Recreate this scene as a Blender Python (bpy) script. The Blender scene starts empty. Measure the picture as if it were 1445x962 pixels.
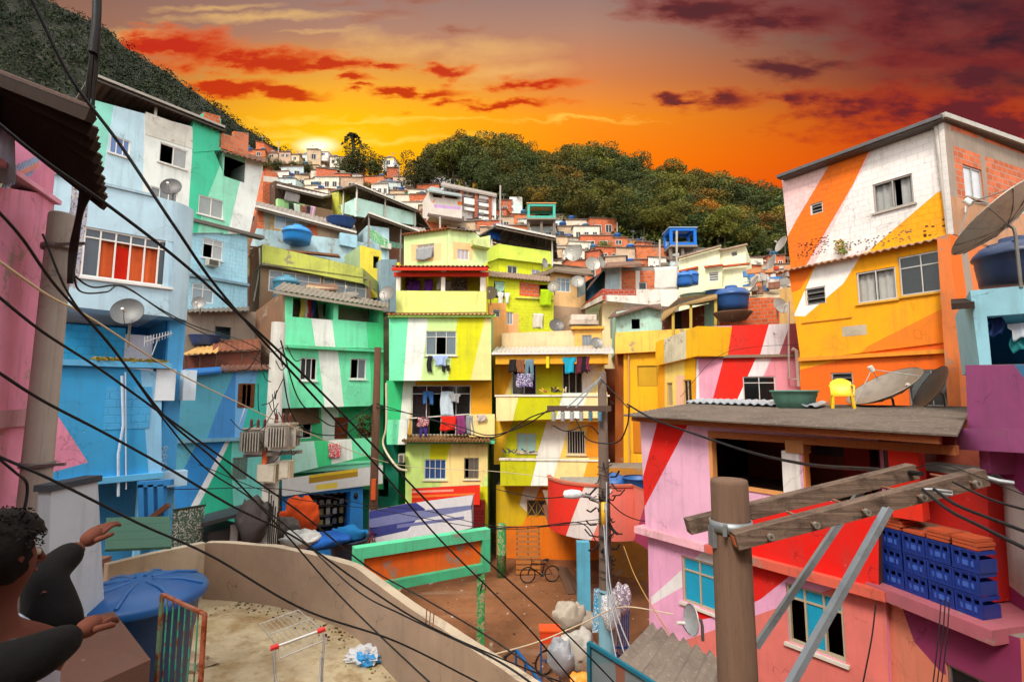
import bpy, bmesh, math, random
from mathutils import Vector as V, Matrix, noise
R = math.radians; PI = math.pi
rnd = random.Random(7)
SC = bpy.context.scene; COL = SC.collection
# ---------------------------------------------------------------- camera maths
W0, H0, F, CZ = 1445.0, 962.0, 720.0, 7.7
PITCH = math.atan(77 / F); cp, sp = math.cos(PITCH), math.sin(PITCH)
def ray(px, py):
    x = px - W0 / 2; y = H0 / 2 - py
    return V((x, F * cp - y * sp, F * sp + y * cp))
def P(px, py, Y):
    d = ray(px, py); t = Y / d.y
    return V((d.x * t, Y, CZ + d.z * t))
def PZ(px, py, z):
    d = ray(px, py); t = (z - CZ) / d.z
    return V((d.x * t, d.y * t, z))
cam = bpy.data.cameras.new('camera'); co = bpy.data.objects.new('camera', cam); COL.objects.link(co)
cam.sensor_width = 36; cam.lens = F / W0 * 36; cam.clip_start = .05; cam.clip_end = 3000
co.location = (0, 0, CZ); co.rotation_euler = (PI / 2 + PITCH, 0, 0); SC.camera = co
# ---------------------------------------------------------------- materials
def lin(c):
    if isinstance(c, str):
        c = c.lstrip('#'); c = [int(c[i:i + 2], 16) / 255 for i in (0, 2, 4)]
    return tuple((x / 12.92 if x <= .04045 else ((x + .055) / 1.055) ** 2.4) for x in c)
_M = {}
class NT:
    def __init__(s, tree): s.t = tree; s.n = tree.nodes; s.l = tree.links
    def new(s, ty, **k):
        n = s.n.new(ty)
        for a, b in k.items():
            if a.startswith('_'): setattr(n, a[1:], b)
        return n
    def put(s, sock, v):
        if hasattr(v, 'is_output'): s.l.new(v, sock)
        elif v is not None: sock.default_value = v
    def math(s, op, a, b=None, c=None, clamp=False):
        n = s.n.new('ShaderNodeMath'); n.operation = op; n.use_clamp = clamp
        for i, v in enumerate((a, b, c)):
            if v is not None: s.put(n.inputs[i], v)
        return n.outputs[0]
    def vmath(s, op, a, b=None):
        n = s.n.new('ShaderNodeVectorMath'); n.operation = op
        s.put(n.inputs[0], a)
        if b is not None: s.put(n.inputs[1], b)
        return n.outputs['Value'] if op in ('LENGTH', 'DOT_PRODUCT') else n.outputs[0]
    def mix(s, f, a, b, mode='MIX'):
        n = s.n.new('ShaderNodeMix'); n.data_type = 'RGBA'; n.blend_type = mode
        s.put(n.inputs[0], f)
        for i, v in ((6, a), (7, b)):
            if isinstance(v, tuple) and len(v) == 3: v = (*v, 1)
            s.put(n.inputs[i], v)
        return n.outputs[2]
    def noise(s, vec, scale, detail=4, rough=.55, dist=0):
        n = s.n.new('ShaderNodeTexNoise'); n.inputs['Scale'].default_value = scale
        n.inputs['Detail'].default_value = detail; n.inputs['Roughness'].default_value = rough
        n.inputs['Distortion'].default_value = dist
        if vec is not None: s.l.new(vec, n.inputs['Vector'])
        return n.outputs[0]
    def ramp(s, f, stops, interp='LINEAR'):
        n = s.n.new('ShaderNodeValToRGB'); s.put(n.inputs[0], f); e = n.color_ramp.elements
        n.color_ramp.interpolation = interp
        while len(e) < len(stops): e.new(.5)
        for x, (p, c) in zip(e, stops):
            x.position = p
            x.color = (*c, 1) if len(c) == 3 else c
        return n.outputs[0]
    def scale(s, vec, sc, loc=(0, 0, 0)):
        n = s.n.new('ShaderNodeMapping'); n.inputs['Scale'].default_value = sc; n.inputs['Location'].default_value = loc
        s.l.new(vec, n.inputs['Vector']); return n.outputs[0]
G = lambda v: (v, v, v)
def mat(col, kind='plaster', rough=None):
    key = (str(col), kind, rough)
    if key in _M: return _M[key]
    c = lin(col); m = bpy.data.materials.new(kind + '_' + str(col).strip('#')); m.use_nodes = True
    t = NT(m.node_tree); b = m.node_tree.nodes['Principled BSDF']; out = m.node_tree.nodes['Material Output']
    tc = t.new('ShaderNodeTexCoord'); uv = tc.outputs['UV']; ob = tc.outputs['Object']
    rg = .85; bump = None; bs = .3; bd = .02
    dark = tuple(x * .55 for x in c); dirt = tuple(x * .5 + y * .12 for x, y in zip(c, (.35, .3, .24)))
    if kind in ('plaster', 'old', 'brickpaint', 'concrete', 'ceil'):
        n1 = t.noise(ob, .9, 5, .6); n2 = t.noise(ob, 7, 5, .7)
        st = t.noise(t.scale(uv, (3.2, .22, 1)), 1.6, 5, .7)
        a = {'plaster': .5, 'brickpaint': .5, 'old': .75, 'concrete': .6, 'ceil': .3}[kind]
        f1 = t.math('MULTIPLY', t.math('SMOOTH_MIN', t.math('MULTIPLY', t.math('SUBTRACT', n1, .42, clamp=True), 3.2), 1., .1), a)
        f2 = t.math('MULTIPLY', t.math('MULTIPLY', t.math('SUBTRACT', st, .52, clamp=True), 5, clamp=True), a * 1.1)
        cc = t.mix(f1, c, dirt); cc = t.mix(f2, cc, dirt)
        f3 = t.math('MULTIPLY', t.math('SUBTRACT', n2, .5), .25 if kind != 'concrete' else .6)
        cc = t.mix(t.math('ADD', f3, .1, clamp=True), cc, dark)
        vo = t.new('ShaderNodeTexVoronoi'); vo.feature = 'DISTANCE_TO_EDGE'; vo.inputs['Scale'].default_value = .55
        dn = t.new('ShaderNodeTexNoise'); t.l.new(ob, dn.inputs['Vector']); dn.inputs['Scale'].default_value = 1.8; dn.inputs['Detail'].default_value = 5
        t.l.new(t.vmath('ADD', ob, t.vmath('MULTIPLY', dn.outputs['Color'], (1.3, 1.3, 1.3))), vo.inputs['Vector'])
        crk = t.math('MULTIPLY', t.math('SUBTRACT', 1, t.math('MULTIPLY', vo.outputs['Distance'], 130), clamp=True), t.math('MULTIPLY', t.math('SUBTRACT', n1, .47, clamp=True), 9, clamp=True))
        cc = t.mix(t.math('MULTIPLY', crk, .65), cc, tuple(x * .3 for x in c))
        h = t.math('SUBTRACT', t.math('MULTIPLY', n2, .35), t.math('MULTIPLY', crk, .3))
        if kind == 'old':   # paint flaked off down to render
            fl = t.math('MULTIPLY', t.math('SUBTRACT', t.noise(ob, 1.7, 8, .68), .585, clamp=True), 22, clamp=True)
            cc = t.mix(t.math('MULTIPLY', fl, .8), cc, lin('#8f8272')); h = t.math('SUBTRACT', h, t.math('MULTIPLY', fl, .15))
        else:
            chip = t.math('MULTIPLY', t.math('SUBTRACT', t.noise(ob, 4.2, 9, .72), .655, clamp=True), 30, clamp=True)
            cc = t.mix(t.math('MULTIPLY', chip, .55), cc, lin('#b5a896')); h = t.math('SUBTRACT', h, t.math('MULTIPLY', chip, .12))
        if kind == 'brickpaint':
            br = t.new('ShaderNodeTexBrick'); t.l.new(uv, br.inputs['Vector'])
            br.inputs['Scale'].default_value = 1; br.inputs['Brick Width'].default_value = .3; br.inputs['Row Height'].default_value = .19
            br.inputs['Mortar Size'].default_value = .012; br.inputs['Mortar Smooth'].default_value = .6
            h = t.math('SUBTRACT', h, t.math('MULTIPLY', br.outputs['Fac'], .5)); bs = .55
            cc = t.mix(t.math('MULTIPLY', br.outputs['Fac'], .35), cc, dark)
            pit = t.math('MULTIPLY', t.math('SUBTRACT', t.noise(uv, 9, 3, .6), .66, clamp=True), 30, clamp=True)
            cc = t.mix(t.math('MULTIPLY', pit, .6), cc, dark)
        t.put(b.inputs['Base Color'], cc); bump = h; bd = .03
    elif kind == 'brick':
        br = t.new('ShaderNodeTexBrick'); t.l.new(uv, br.inputs['Vector'])
        br.inputs['Scale'].default_value = 1; br.inputs['Brick Width'].default_value = .3; br.inputs['Row Height'].default_value = .19
        br.inputs['Mortar Size'].default_value = .016; br.inputs['Mortar Smooth'].default_value = .2; br.inputs['Bias'].default_value = -.1
        br.inputs['Color1'].default_value = (*c, 1); br.inputs['Color2'].default_value = (*[x * .62 for x in c], 1)
        br.inputs['Mortar'].default_value = (*lin('#9c8b7c'), 1)
        n1 = t.noise(ob, 1.3, 6, .65)
        cc = t.mix(t.math('MULTIPLY', t.math('SUBTRACT', n1, .5, clamp=True), 2.6, clamp=True), br.outputs[0], tuple(x * .45 + .03 for x in c))
        gr = t.math('MULTIPLY', t.math('SUBTRACT', t.noise(ob, 2.4, 7, .7), .6, clamp=True), 12, clamp=True)
        cc = t.mix(t.math('MULTIPLY', gr, .6), cc, lin('#97897b'))
        t.put(b.inputs['Base Color'], cc)
        bump = t.math('SUBTRACT', t.math('MULTIPLY', t.noise(uv, 14, 3), .2), br.outputs['Fac']); bs = .6; bd = .02
    elif kind == 'wood':
        w = t.noise(t.scale(ob, (30, 30, 1.1)), 1.4, 7, .78, .8); n1 = t.noise(ob, 2.2, 5, .65)
        cc = t.mix(t.math('MULTIPLY', t.math('SUBTRACT', w, .35, clamp=True), 2.2, clamp=True), dark, c)
        cc = t.mix(t.math('MULTIPLY', t.math('SUBTRACT', w, .56, clamp=True), 9, clamp=True), cc, tuple(x * .22 for x in c)); cc = t.mix(t.math('MULTIPLY', n1, .6), cc, tuple(x * .5 + .02 for x in c))
        t.put(b.inputs['Base Color'], cc); bump = w; bs = .7
    elif kind == 'beam':   # weathered square timber with lichen
        w = t.noise(t.scale(uv, (1.2, 26, 1)), 1.4, 7, .75, .5); n1 = t.noise(ob, 7, 6, .7); n3 = t.noise(ob, 17, 5, .7)
        cc = t.mix(t.math('MULTIPLY', t.math('SUBTRACT', w, .35, clamp=True), 3, clamp=True), tuple(x * .3 for x in c), c)
        cc = t.mix(t.math('MULTIPLY', t.math('SUBTRACT', n1, .48, clamp=True), 5, clamp=True), cc, tuple(x * .25 for x in c))
        cc = t.mix(t.math('MULTIPLY', t.math('SUBTRACT', n3, .63, clamp=True), 9, clamp=True), cc, lin('#93906f'))
        t.put(b.inputs['Base Color'], cc); bump = t.math('ADD', w, t.math('MULTIPLY', n3, .4)); bs = .9; bd = .012
    elif kind == 'roof':
        n1 = t.noise(ob, 1.6, 7, .7); n2 = t.noise(ob, 14, 5, .7)
        cc = t.mix(t.math('MULTIPLY', t.math('SUBTRACT', n1, .4, clamp=True), 3, clamp=True), c, dark)
        cc = t.mix(t.math('MULTIPLY', t.math('SUBTRACT', n2, .55, clamp=True), 5, clamp=True), cc, tuple(min(1, x * 1.5 + .05) for x in c))
        t.put(b.inputs['Base Color'], cc); bump = n2; bs = .4
    elif kind == 'metal':
        n1 = t.noise(ob, 6, 6, .7)
        cc = t.mix(t.math('MULTIPLY', t.math('SUBTRACT', n1, .5, clamp=True), 3, clamp=True), c, dark)
        t.put(b.inputs['Base Color'], cc); b.inputs['Metallic'].default_value = .55; rg = .5; bump = n1; bs = .15
    elif kind == 'rust':
        n1 = t.noise(ob, 9, 7, .7)
        cc = t.mix(t.math('MULTIPLY', t.math('SUBTRACT', n1, .47, clamp=True), 9, clamp=True), c, lin('#7a3514'))
        t.put(b.inputs['Base Color'], cc); rg = .8; bump = n1; bs = .5
    elif kind == 'peel':   # post with many layers of paint and posters
        n1 = t.noise(ob, 3.3, 6, .7); cc = t.ramp(t.noise(ob, 9, 7, .75), [(0, lin('#2a5a38')), (.38, lin('#3c8f4c')), (.53, lin('#b9b3a4')), (.56, lin('#b8682a')), (.59, lin('#4a7a44')), (.68, lin('#5d4534'))], 'CONSTANT')
        t.put(b.inputs['Base Color'], cc); bump = n1
    elif kind == 'glass':
        b.inputs['Base Color'].default_value = (*c, 1); b.inputs['Specular IOR Level'].default_value = .8; rg = .08
        tr = t.new('ShaderNodeBsdfTransparent'); tr.inputs[0].default_value = (.75, .8, .8, 1)
        mx = t.new('ShaderNodeMixShader'); mx.inputs[0].default_value = .55
        t.l.new(tr.outputs[0], mx.inputs[1]); t.l.new(b.outputs[0], mx.inputs[2]); t.l.new(mx.outputs[0], out.inputs['Surface'])
    elif kind == 'frost':
        n1 = t.noise(ob, 3, 3); t.put(b.inputs['Base Color'], t.mix(n1, c, tuple(x * .7 for x in c))); rg = .22
    elif kind == 'plastic':
        n1 = t.noise(ob, 4, 6, .7); cc = t.mix(t.math('MULTIPLY', t.math('SUBTRACT', n1, .5, clamp=True), 2.2, clamp=True), c, dirt)
        t.put(b.inputs['Base Color'], cc); rg = .42; bump = n1; bs = .08
    elif kind == 'cloth':
        n1 = t.noise(ob, 6, 3); t.put(b.inputs['Base Color'], t.mix(n1, c, tuple(x * .72 for x in c))); rg = .95; bump = t.noise(ob, 25, 3); bs = .3
    elif kind == 'print':  # patterned fabric
        n1 = t.noise(ob, 16, 2, .4); cc = t.ramp(n1, [(0, c), (.48, tuple(x * .4 for x in c)), (.53, lin('#e8e4dc')), (.6, c)], 'CONSTANT')
        t.put(b.inputs['Base Color'], cc); rg = .9
    elif kind == 'rubber':
        b.inputs['Base Color'].default_value = (*c, 1); rg = .5; bump = t.noise(ob, 60, 3); bs = .2
    elif kind == 'dirt':
        n1 = t.noise(ob, .35, 7, .65); n2 = t.noise(ob, 3, 8, .75); n3 = t.noise(t.scale(ob, (.5, 3, 1)), .5, 6, .7)
        cc = t.ramp(n1, [(.3, tuple(x * .6 for x in c)), (.5, c), (.68, tuple(min(1, x * 1.35) for x in c))])
        cc = t.mix(t.math('MULTIPLY', t.math('SUBTRACT', n2, .52, clamp=True), 3.5, clamp=True), cc, tuple(x * .45 for x in c))
        cc = t.mix(t.math('MULTIPLY', t.math('SUBTRACT', n3, .56, clamp=True), 3, clamp=True), cc, lin('#a08c78'))
        t.put(b.inputs['Base Color'], cc); bump = n2; bs = .5; bd = .05
    elif kind == 'slab':   # mossy stained concrete floor
        n1 = t.noise(ob, .55, 7, .65); n2 = t.noise(ob, 2.3, 8, .72); n3 = t.noise(ob, 12, 6, .7)
        cc = t.ramp(n1, [(.3, lin('#9a7c50')), (.45, lin('#bfae8c')), (.58, lin('#a8977a')), (.72, lin('#7c6238'))])
        cc = t.mix(t.math('MULTIPLY', t.math('SUBTRACT', n2, .5, clamp=True), 4.5, clamp=True), cc, lin('#836437'))
        cc = t.mix(t.math('MULTIPLY', t.math('SUBTRACT', n3, .55, clamp=True), 3, clamp=True), cc, lin('#6b5a3c'))
        t.put(b.inputs['Base Color'], cc); bump = t.math('ADD', n2, t.math('MULTIPLY', n3, .4)); bs = .5
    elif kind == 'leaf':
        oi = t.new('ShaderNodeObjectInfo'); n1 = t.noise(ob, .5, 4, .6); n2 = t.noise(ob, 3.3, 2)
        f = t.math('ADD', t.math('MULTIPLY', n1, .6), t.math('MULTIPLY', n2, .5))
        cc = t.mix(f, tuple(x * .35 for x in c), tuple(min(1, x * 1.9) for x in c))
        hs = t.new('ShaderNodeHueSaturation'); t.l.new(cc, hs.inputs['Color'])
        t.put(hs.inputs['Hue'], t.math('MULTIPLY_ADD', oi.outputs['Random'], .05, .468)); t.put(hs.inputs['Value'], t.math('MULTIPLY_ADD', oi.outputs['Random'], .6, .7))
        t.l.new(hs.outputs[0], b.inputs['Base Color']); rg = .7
    else:
        n1 = t.noise(ob, 5, 4); t.put(b.inputs['Base Color'], t.mix(n1, c, tuple(x * .8 for x in c)))
    if kind not in ('metal',): b.inputs['Specular IOR Level'].default_value = b.inputs['Specular IOR Level'].default_value if kind in ('glass', 'frost', 'plastic') else .25
    b.inputs['Roughness'].default_value = rough if rough is not None else rg
    if bump is not None:
        bn = t.new('ShaderNodeBump'); bn.inputs['Strength'].default_value = bs; bn.inputs['Distance'].default_value = bd
        t.put(bn.inputs['Height'], bump); t.l.new(bn.outputs[0], b.inputs['Normal'])
    _M[key] = m; return m
def S(x, kind='plaster'):   # shorthand: '#hex', '#hex:kind' or material
    if isinstance(x, str):
        if ':' in x: x, kind = x.split(':')
        return mat(x, kind)
    return x
# ---------------------------------------------------------------- mesh builder
class MB:
    def __init__(s): s.v = []; s.f = []; s.m = []; s.mi = []; s.sm = []
    def _mi(s, m):
        m = S(m)
        if m not in s.m: s.m.append(m)
        return s.m.index(m)
    def face(s, pts, m, smooth=False):
        i = len(s.v); s.v += [V(p) for p in pts]; s.f.append(list(range(i, i + len(pts)))); s.mi.append(s._mi(m)); s.sm.append(smooth)
    def mesh(s, vs, fs, m, smooth=False):
        i = len(s.v); s.v += [V(p) for p in vs]; k = s._mi(m)
        for f in fs: s.f.append([i + j for j in f]); s.mi.append(k); s.sm.append(smooth)
    def hexa(s, p, m):      # 8 corner points: bottom 4 then top 4
        s.mesh(p, [(0, 3, 2, 1), (4, 5, 6, 7), (0, 1, 5, 4), (1, 2, 6, 5), (2, 3, 7, 6), (3, 0, 4, 7)], m)
    def box(s, c, d, m, rz=0, M=None):
        q = [V((x * d[0] / 2, y * d[1] / 2, z * d[2] / 2)) for z in (-1, 1) for x, y in ((-1, -1), (1, -1), (1, 1), (-1, 1))]
        Rm = M if M is not None else Matrix.Rotation(rz, 3, 'Z'); s.hexa([V(c) + Rm @ a for a in q], m)
    def pbox(s, pl, u0, u1, z0, z1, o0, o1, m):   # box in plane coordinates; o = distance in front of the plane
        s.hexa([pl.w(u, z, o) for z in (z0, z1) for u, o in ((u0, o1), (u1, o1), (u1, o0), (u0, o0))], m)
    def bar(s, a, b, w, h, m, up=V((0, 0, 1))):
        a, b = V(a), V(b); d = (b - a).normalized(); x = d.cross(up)
        if x.length < 1e-3: x = V((1, 0, 0))
        x.normalize(); y = x.cross(d).normalized(); x = x * w / 2; y = y * h / 2
        s.hexa([a - x - y, a + x - y, b + x - y, b - x - y, a - x + y, a + x + y, b + x + y, b - x + y], m)
    def tube(s, pts, r, m, n=8, cap=True):
        pts = [V(p) for p in pts]; rs = r if isinstance(r, (list, tuple)) else [r] * len(pts); vs = []; fs = []
        px = None
        for i, p in enumerate(pts):
            d = (pts[min(i + 1, len(pts) - 1)] - pts[max(i - 1, 0)]).normalized()
            x = (px - d * px.dot(d)) if px is not None else d.cross(V((.31, .11, .94)))
            x.normalize(); px = x; y = d.cross(x)
            for k in range(n):
                a = 2 * PI * k / n; vs.append(p + (x * math.cos(a) + y * math.sin(a)) * rs[i])
        for i in range(len(pts) - 1):
            for k in range(n): fs.append((i * n + k, i * n + (k + 1) % n, (i + 1) * n + (k + 1) % n, (i + 1) * n + k))
        s.mesh(vs, fs, m, True)
        if cap: s.face(vs[:n][::-1], m); s.face(vs[-n:], m)
    def lathe(s, c, prof, m, n=28, M=None, a0=0, a1=2 * PI):
        full = abs(a1 - a0 - 2 * PI) < 1e-4; k = n if full else n + 1; vs = []; fs = []
        for r, z in prof:
            for i in range(k):
                a = a0 + (a1 - a0) * i / n; q = V((r * math.cos(a), r * math.sin(a), z)); vs.append(V(c) + (M @ q if M is not None else q))
        for j in range(len(prof) - 1):
            for i in range(n):
                i2 = (i + 1) % k; fs.append((j * k + i, j * k + i2, (j + 1) * k + i2, (j + 1) * k + i))
        s.mesh(vs, fs, m, True)
    def corr(s, a, b, c, d, m, pitch=.16, amp=.025, under=None, th=.03):   # wavy sheet: eave a-b, ridge d-c
        a, b, c, d = V(a), V(b), V(c), V(d); L = (b - a).length; n = max(4, int(L / pitch) * 4); nn = (b - a).cross(d - a).normalized()
        if nn.z < 0: nn = -nn
        top = []; bot = []
        for i in range(n + 1):
            f = i / n; o = nn * amp * math.sin(f * L / pitch * 2 * PI)
            top += [a.lerp(b, f) + o, d.lerp(c, f) + o]; bot += [a.lerp(b, f) + o - nn * th, d.lerp(c, f) + o - nn * th]
        fs = [(2 * i, 2 * i + 2, 2 * i + 3, 2 * i + 1) for i in range(n)]
        s.mesh(top, fs, m, True); s.mesh(bot, fs, under or m, True)
        for i in range(n): s.face([top[2 * i], top[2 * i + 2], bot[2 * i + 2], bot[2 * i]], m); s.face([top[2 * i + 1], top[2 * i + 3], bot[2 * i + 3], bot[2 * i + 1]], m)
        s.face([top[0], top[1], bot[1], bot[0]], m); s.face([top[-2], top[-1], bot[-1], bot[-2]], m)
    def slab(s, pts, th, m, under=None):   # polygon with thickness straight down
        lo = [V(p) - V((0, 0, th)) for p in pts]; s.face(pts, m); s.face(lo[::-1], under or m)
        for i in range(len(pts)): j = (i + 1) % len(pts); s.face([pts[i], pts[j], lo[j], lo[i]], m)
    def build(s, name, parent=None, label=None, cat=None, group=None, kind=None, loc=None):
        if loc is None:
            if parent is None:
                if kind: loc = V((0, 0, 0))
                else:
                    lo = [min(v[i] for v in s.v) for i in range(3)]; hi = [max(v[i] for v in s.v) for i in range(3)]
                    loc = V(((lo[0] + hi[0]) / 2, (lo[1] + hi[1]) / 2, lo[2]))
            else: loc = wloc(parent)
        me = bpy.data.meshes.new(name); me.from_pydata([tuple(v - loc) for v in s.v], [], s.f)
        for m in s.m: me.materials.append(m)
        me.polygons.foreach_set('material_index', s.mi); me.polygons.foreach_set('use_smooth', s.sm)
        uvl = me.uv_layers.new(name='UVMap').data
        for p in me.polygons:
            n = p.normal
            if abs(n.z) > .75: T, B = V((1, 0, 0)), V((0, 1, 0))
            else:
                T = V((-n.y, n.x, 0)).normalized(); B = V((0, 0, 1))
            for li in p.loop_indices:
                q = me.vertices[me.loops[li].vertex_index].co + loc; uvl[li].uv = (q.dot(T), q.dot(B))
        o = bpy.data.objects.new(name, me); COL.objects.link(o)
        if parent is not None: o.parent = parent; o['_w'] = tuple(loc); o.location = loc - wloc(parent)
        else: o.location = loc
        if label: o['label'] = label
        if cat: o['category'] = cat
        if group: o['group'] = group
        if kind: o['kind'] = kind
        return o
def wloc(o):
    l = V(o.location)
    while o.parent: o = o.parent; l += V(o.location)
    return l
def thing(name, label, cat, loc=(0, 0, 0), group=None, rz=0):
    o = bpy.data.objects.new(name, None); COL.objects.link(o); o.location = loc; o.empty_display_size = .2
    o.rotation_euler = (0, 0, rz); o['label'] = label; o['category'] = cat
    if group: o['group'] = group
    return o
def dup(root, loc, label, group=None, rz=None):
    def cp_(o, par):
        c = o.copy(); COL.objects.link(c)
        if par: c.parent = par
        for ch in o.children: cp_(ch, c)
        return c
    r = cp_(root, None); r.location = loc; r['label'] = label
    if rz is not None: r.rotation_euler = (0, 0, rz)
    if group: r['group'] = group
    return r
# ---------------------------------------------------------------- vertical planes given by two photo columns and their distances
class PL:
    def __init__(s, x0, d0, x1, d1):
        a = P(x0, 558, d0); b = P(x1, 558, d1); s.a = V((a.x, a.y, 0)); t = V((b.x - a.x, b.y - a.y, 0)); s.L = t.length; s.t = t.normalized()
        s.n = V((s.t.y, -s.t.x, 0))
        if s.n.dot(V((0, 0, 0)) - s.a) < 0: s.n = -s.n
    def uz(s, px, py, o=0):
        d = ray(px, py); C = V((0, 0, CZ)); k = ((s.a + s.n * o - V((0, 0, 0))).dot(s.n)) / d.dot(s.n); q = C + d * k
        return ((q - s.a).dot(s.t), q.z)
    def w(s, u, z, o=0): q = s.a + s.t * u + s.n * o; return V((q.x, q.y, z))
    def p(s, px, py, o=0): u, z = s.uz(px, py, o); return s.w(u, z, o)
    def rect(s, x0, y0, x1, y1, o=0):    # y0 and y1 read at the left edge
        u0, z1 = s.uz(x0, y0, o); _, z0 = s.uz(x0, y1, o); u1 = s.uz(x1, (y0 + y1) / 2, o)[0]
        return (u0, u1, z0, z1)
def back(pl, D):   # parallel plane D metres behind
    q = PL.__new__(PL); q.a = pl.a - pl.n * D; q.t = pl.t; q.n = pl.n; q.L = pl.L; return q
def area(p): return sum(p[i][0] * p[(i + 1) % len(p)][1] - p[(i + 1) % len(p)][0] * p[i][1] for i in range(len(p))) / 2
def ccw(p): return p if area(p) > 0 else p[::-1]
def cut(poly, a, b):
    L, Rr = [], []; n = len(poly); ex, ey = b[0] - a[0], b[1] - a[1]
    sd = [ex * (q[1] - a[1]) - ey * (q[0] - a[0]) for q in poly]
    for i in range(n):
        j = (i + 1) % n; p, q = poly[i], poly[j]
        if sd[i] >= 0: L.append(p)
        if sd[i] <= 0: Rr.append(p)
        if sd[i] * sd[j] < 0:
            t = sd[i] / (sd[i] - sd[j]); x = (p[0] + (q[0] - p[0]) * t, p[1] + (q[1] - p[1]) * t); L.append(x); Rr.append(x)
    ok = lambda z: z if len(z) > 2 and abs(area(z)) > 1e-5 else None
    return ok(L), ok(Rr)
def carve(pieces, cutter, m):    # m None removes what lies inside
    cutter = ccw(cutter); out = []
    for poly, pm in pieces:
        rest = poly
        for i in range(len(cutter)):
            if rest is None: break
            rest, outp = cut(rest, cutter[i], cutter[(i + 1) % len(cutter)])
            if outp: out.append((outp, pm))
        if rest is not None and m is not None: out.append((rest, m))
    return out
def quad(r): return [(r[0], r[2]), (r[1], r[2]), (r[1], r[3]), (r[0], r[3])]
def facade(mb, pl, outline, base, holes=(), paints=(), D=4, side=None, rev=.14, o=0, uz=False, top=None, backm=True, dv=None):
    """wall skin cut and painted in the wall's own plane, openings with reveals, closed body D metres deep"""
    pts = ccw([tuple(q) for q in (outline if uz else [pl.uz(x, y, o) for x, y in outline])])
    pcs = [(pts, base)]
    for m, q in paints: pcs = carve(pcs, [pl.uz(x, y, o) for x, y in q], m)
    for h in holes:
        r, dp, bm, rm = (tuple(h) + (None,) * 4)[:4] if not isinstance(h[0], (int, float)) else (h, None, None, None)
        hq = ccw(quad(r)); pcs = carve(pcs, hq, None); dp = dp or rev
        for i in range(4):
            a, b = hq[i], hq[(i + 1) % 4]
            mb.face([pl.w(*a, o), pl.w(*b, o), pl.w(*b, o - dp), pl.w(*a, o - dp)], rm or base)
        if bm: mb.face([pl.w(*q, o - dp) for q in hq], bm)
    for q, m in pcs: mb.face([pl.w(*x, o) for x in q], m)
    sd = side or base; n = len(pts); dv = V(dv) * D if dv is not None else -pl.n * D
    if D:
        for i in range(n):
            a, b = pts[i], pts[(i + 1) % n]; up = abs(a[0] - b[0]) > abs(a[1] - b[1]) and a[0] > b[0]
            mb.face([pl.w(*a, o), pl.w(*b, o), pl.w(*b, o) + dv, pl.w(*a, o) + dv], (top or '#8a8178:concrete') if up else sd)
        if backm: mb.face([pl.w(*q, o) + dv for q in pts], sd)
    return pts
WHITE = '#e9e7e2:paint'; ALU = '#c3c2bf:metal'; DARKF = '#5a5650:metal'
def window(par, pl, r, kind='s2', fm=WHITE, gl='#2a3034:glass', o=0, open_=(), curtain=None, rec=.07, sill=None, ft=.045, lab=None, trans=.28, cr=None):
    """window part with its frame, pane sub-part and curtain sub-part"""
    u0, u1, z0, z1 = r; w = u1 - u0; h = z1 - z0; f = MB(); g = MB(); a, b = o - rec - .03, o - rec + .035
    if kind == 'hole': return None
    fr = lambda x0, x1, y0, y1, e=0: f.pbox(pl, x0, x1, y0, y1, a - e, b + e, fm)
    fr(u0 - .01, u0 + ft, z0, z1); fr(u1 - ft, u1 + .01, z0, z1); fr(u0 + ft, u1 - ft, z0 - .01, z0 + ft); fr(u0 + ft, u1 - ft, z1 - ft, z1 + .01)
    top = z1; t = min(ft * .7, .05)
    if kind[0] == 't': top = z1 - h * trans; fr(u0 + ft, u1 - ft, top - t / 2, top + t / 2)
    nn = int(kind[1:]) if kind[1:].isdigit() else 1
    if kind[0] in 'st':
        for i in range(1, nn): x = u0 + w * i / nn; fr(x - t / 2, x + t / 2, z0 + ft, z1 - ft, .004)
        for i in range(nn):
            x0, x1 = u0 + w * i / nn, u0 + w * (i + 1) / nn
            if i not in open_: g.pbox(pl, x0, x1, z0 + .02, top, o - rec - .006, o - rec + .006, gl)
            if kind[0] == 't': g.pbox(pl, x0, x1, top, z1 - .02, o - rec - .006, o - rec + .006, gl)
    elif kind == 'bars':
        n = max(3, int(w / .12))
        for i in range(1, n): x = u0 + w * i / n; fr(x - .012, x + .012, z0, z1, .002)
        g.pbox(pl, u0, u1, z0, z1, o - rec - .1, o - rec - .09, gl)
    elif kind == 'louver':
        n = max(3, int(h / .16))
        for i in range(n):
            z = z0 + h * (i + .5) / n; c = pl.w((u0 + u1) / 2, z, o - rec); hh = h / n * .42
            A = [pl.w(u0 + ft, z - hh, o - rec + .05), pl.w(u1 - ft, z - hh, o - rec + .05), pl.w(u1 - ft, z + hh * .7, o - rec - .05), pl.w(u0 + ft, z + hh * .7, o - rec - .05)]
            g.face(A, gl); fr(u0 + ft, u1 - ft, z - hh - .012, z - hh + .012)
    if sill: f.pbox(pl, u0 - .06, u1 + .06, z0 - .07, z0 - .012, o - .02, o + .07, sill)
    wo = f.build('window', par, label=lab)
    if g.v: g.build('pane', wo)
    if curtain:
        c = MB(); segs = cr or [(0, 1)]
        for s0, s1 in segs:
            n = max(8, int((s1 - s0) * w / .05)); vs = []
            for i in range(n + 1):
                x = u0 + w * (s0 + (s1 - s0) * i / n); oo = o - rec - .12 + .03 * math.sin(i * 1.7) + .01 * math.sin(i * 4.1)
                vs += [pl.w(x, z0 + .02, oo), pl.w(x, z1 - .02, oo)]
            c.mesh(vs, [(2 * i, 2 * i + 2, 2 * i + 3, 2 * i + 1) for i in range(n)], curtain, True)
        c.build('curtain', wo)
    return wo
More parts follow.
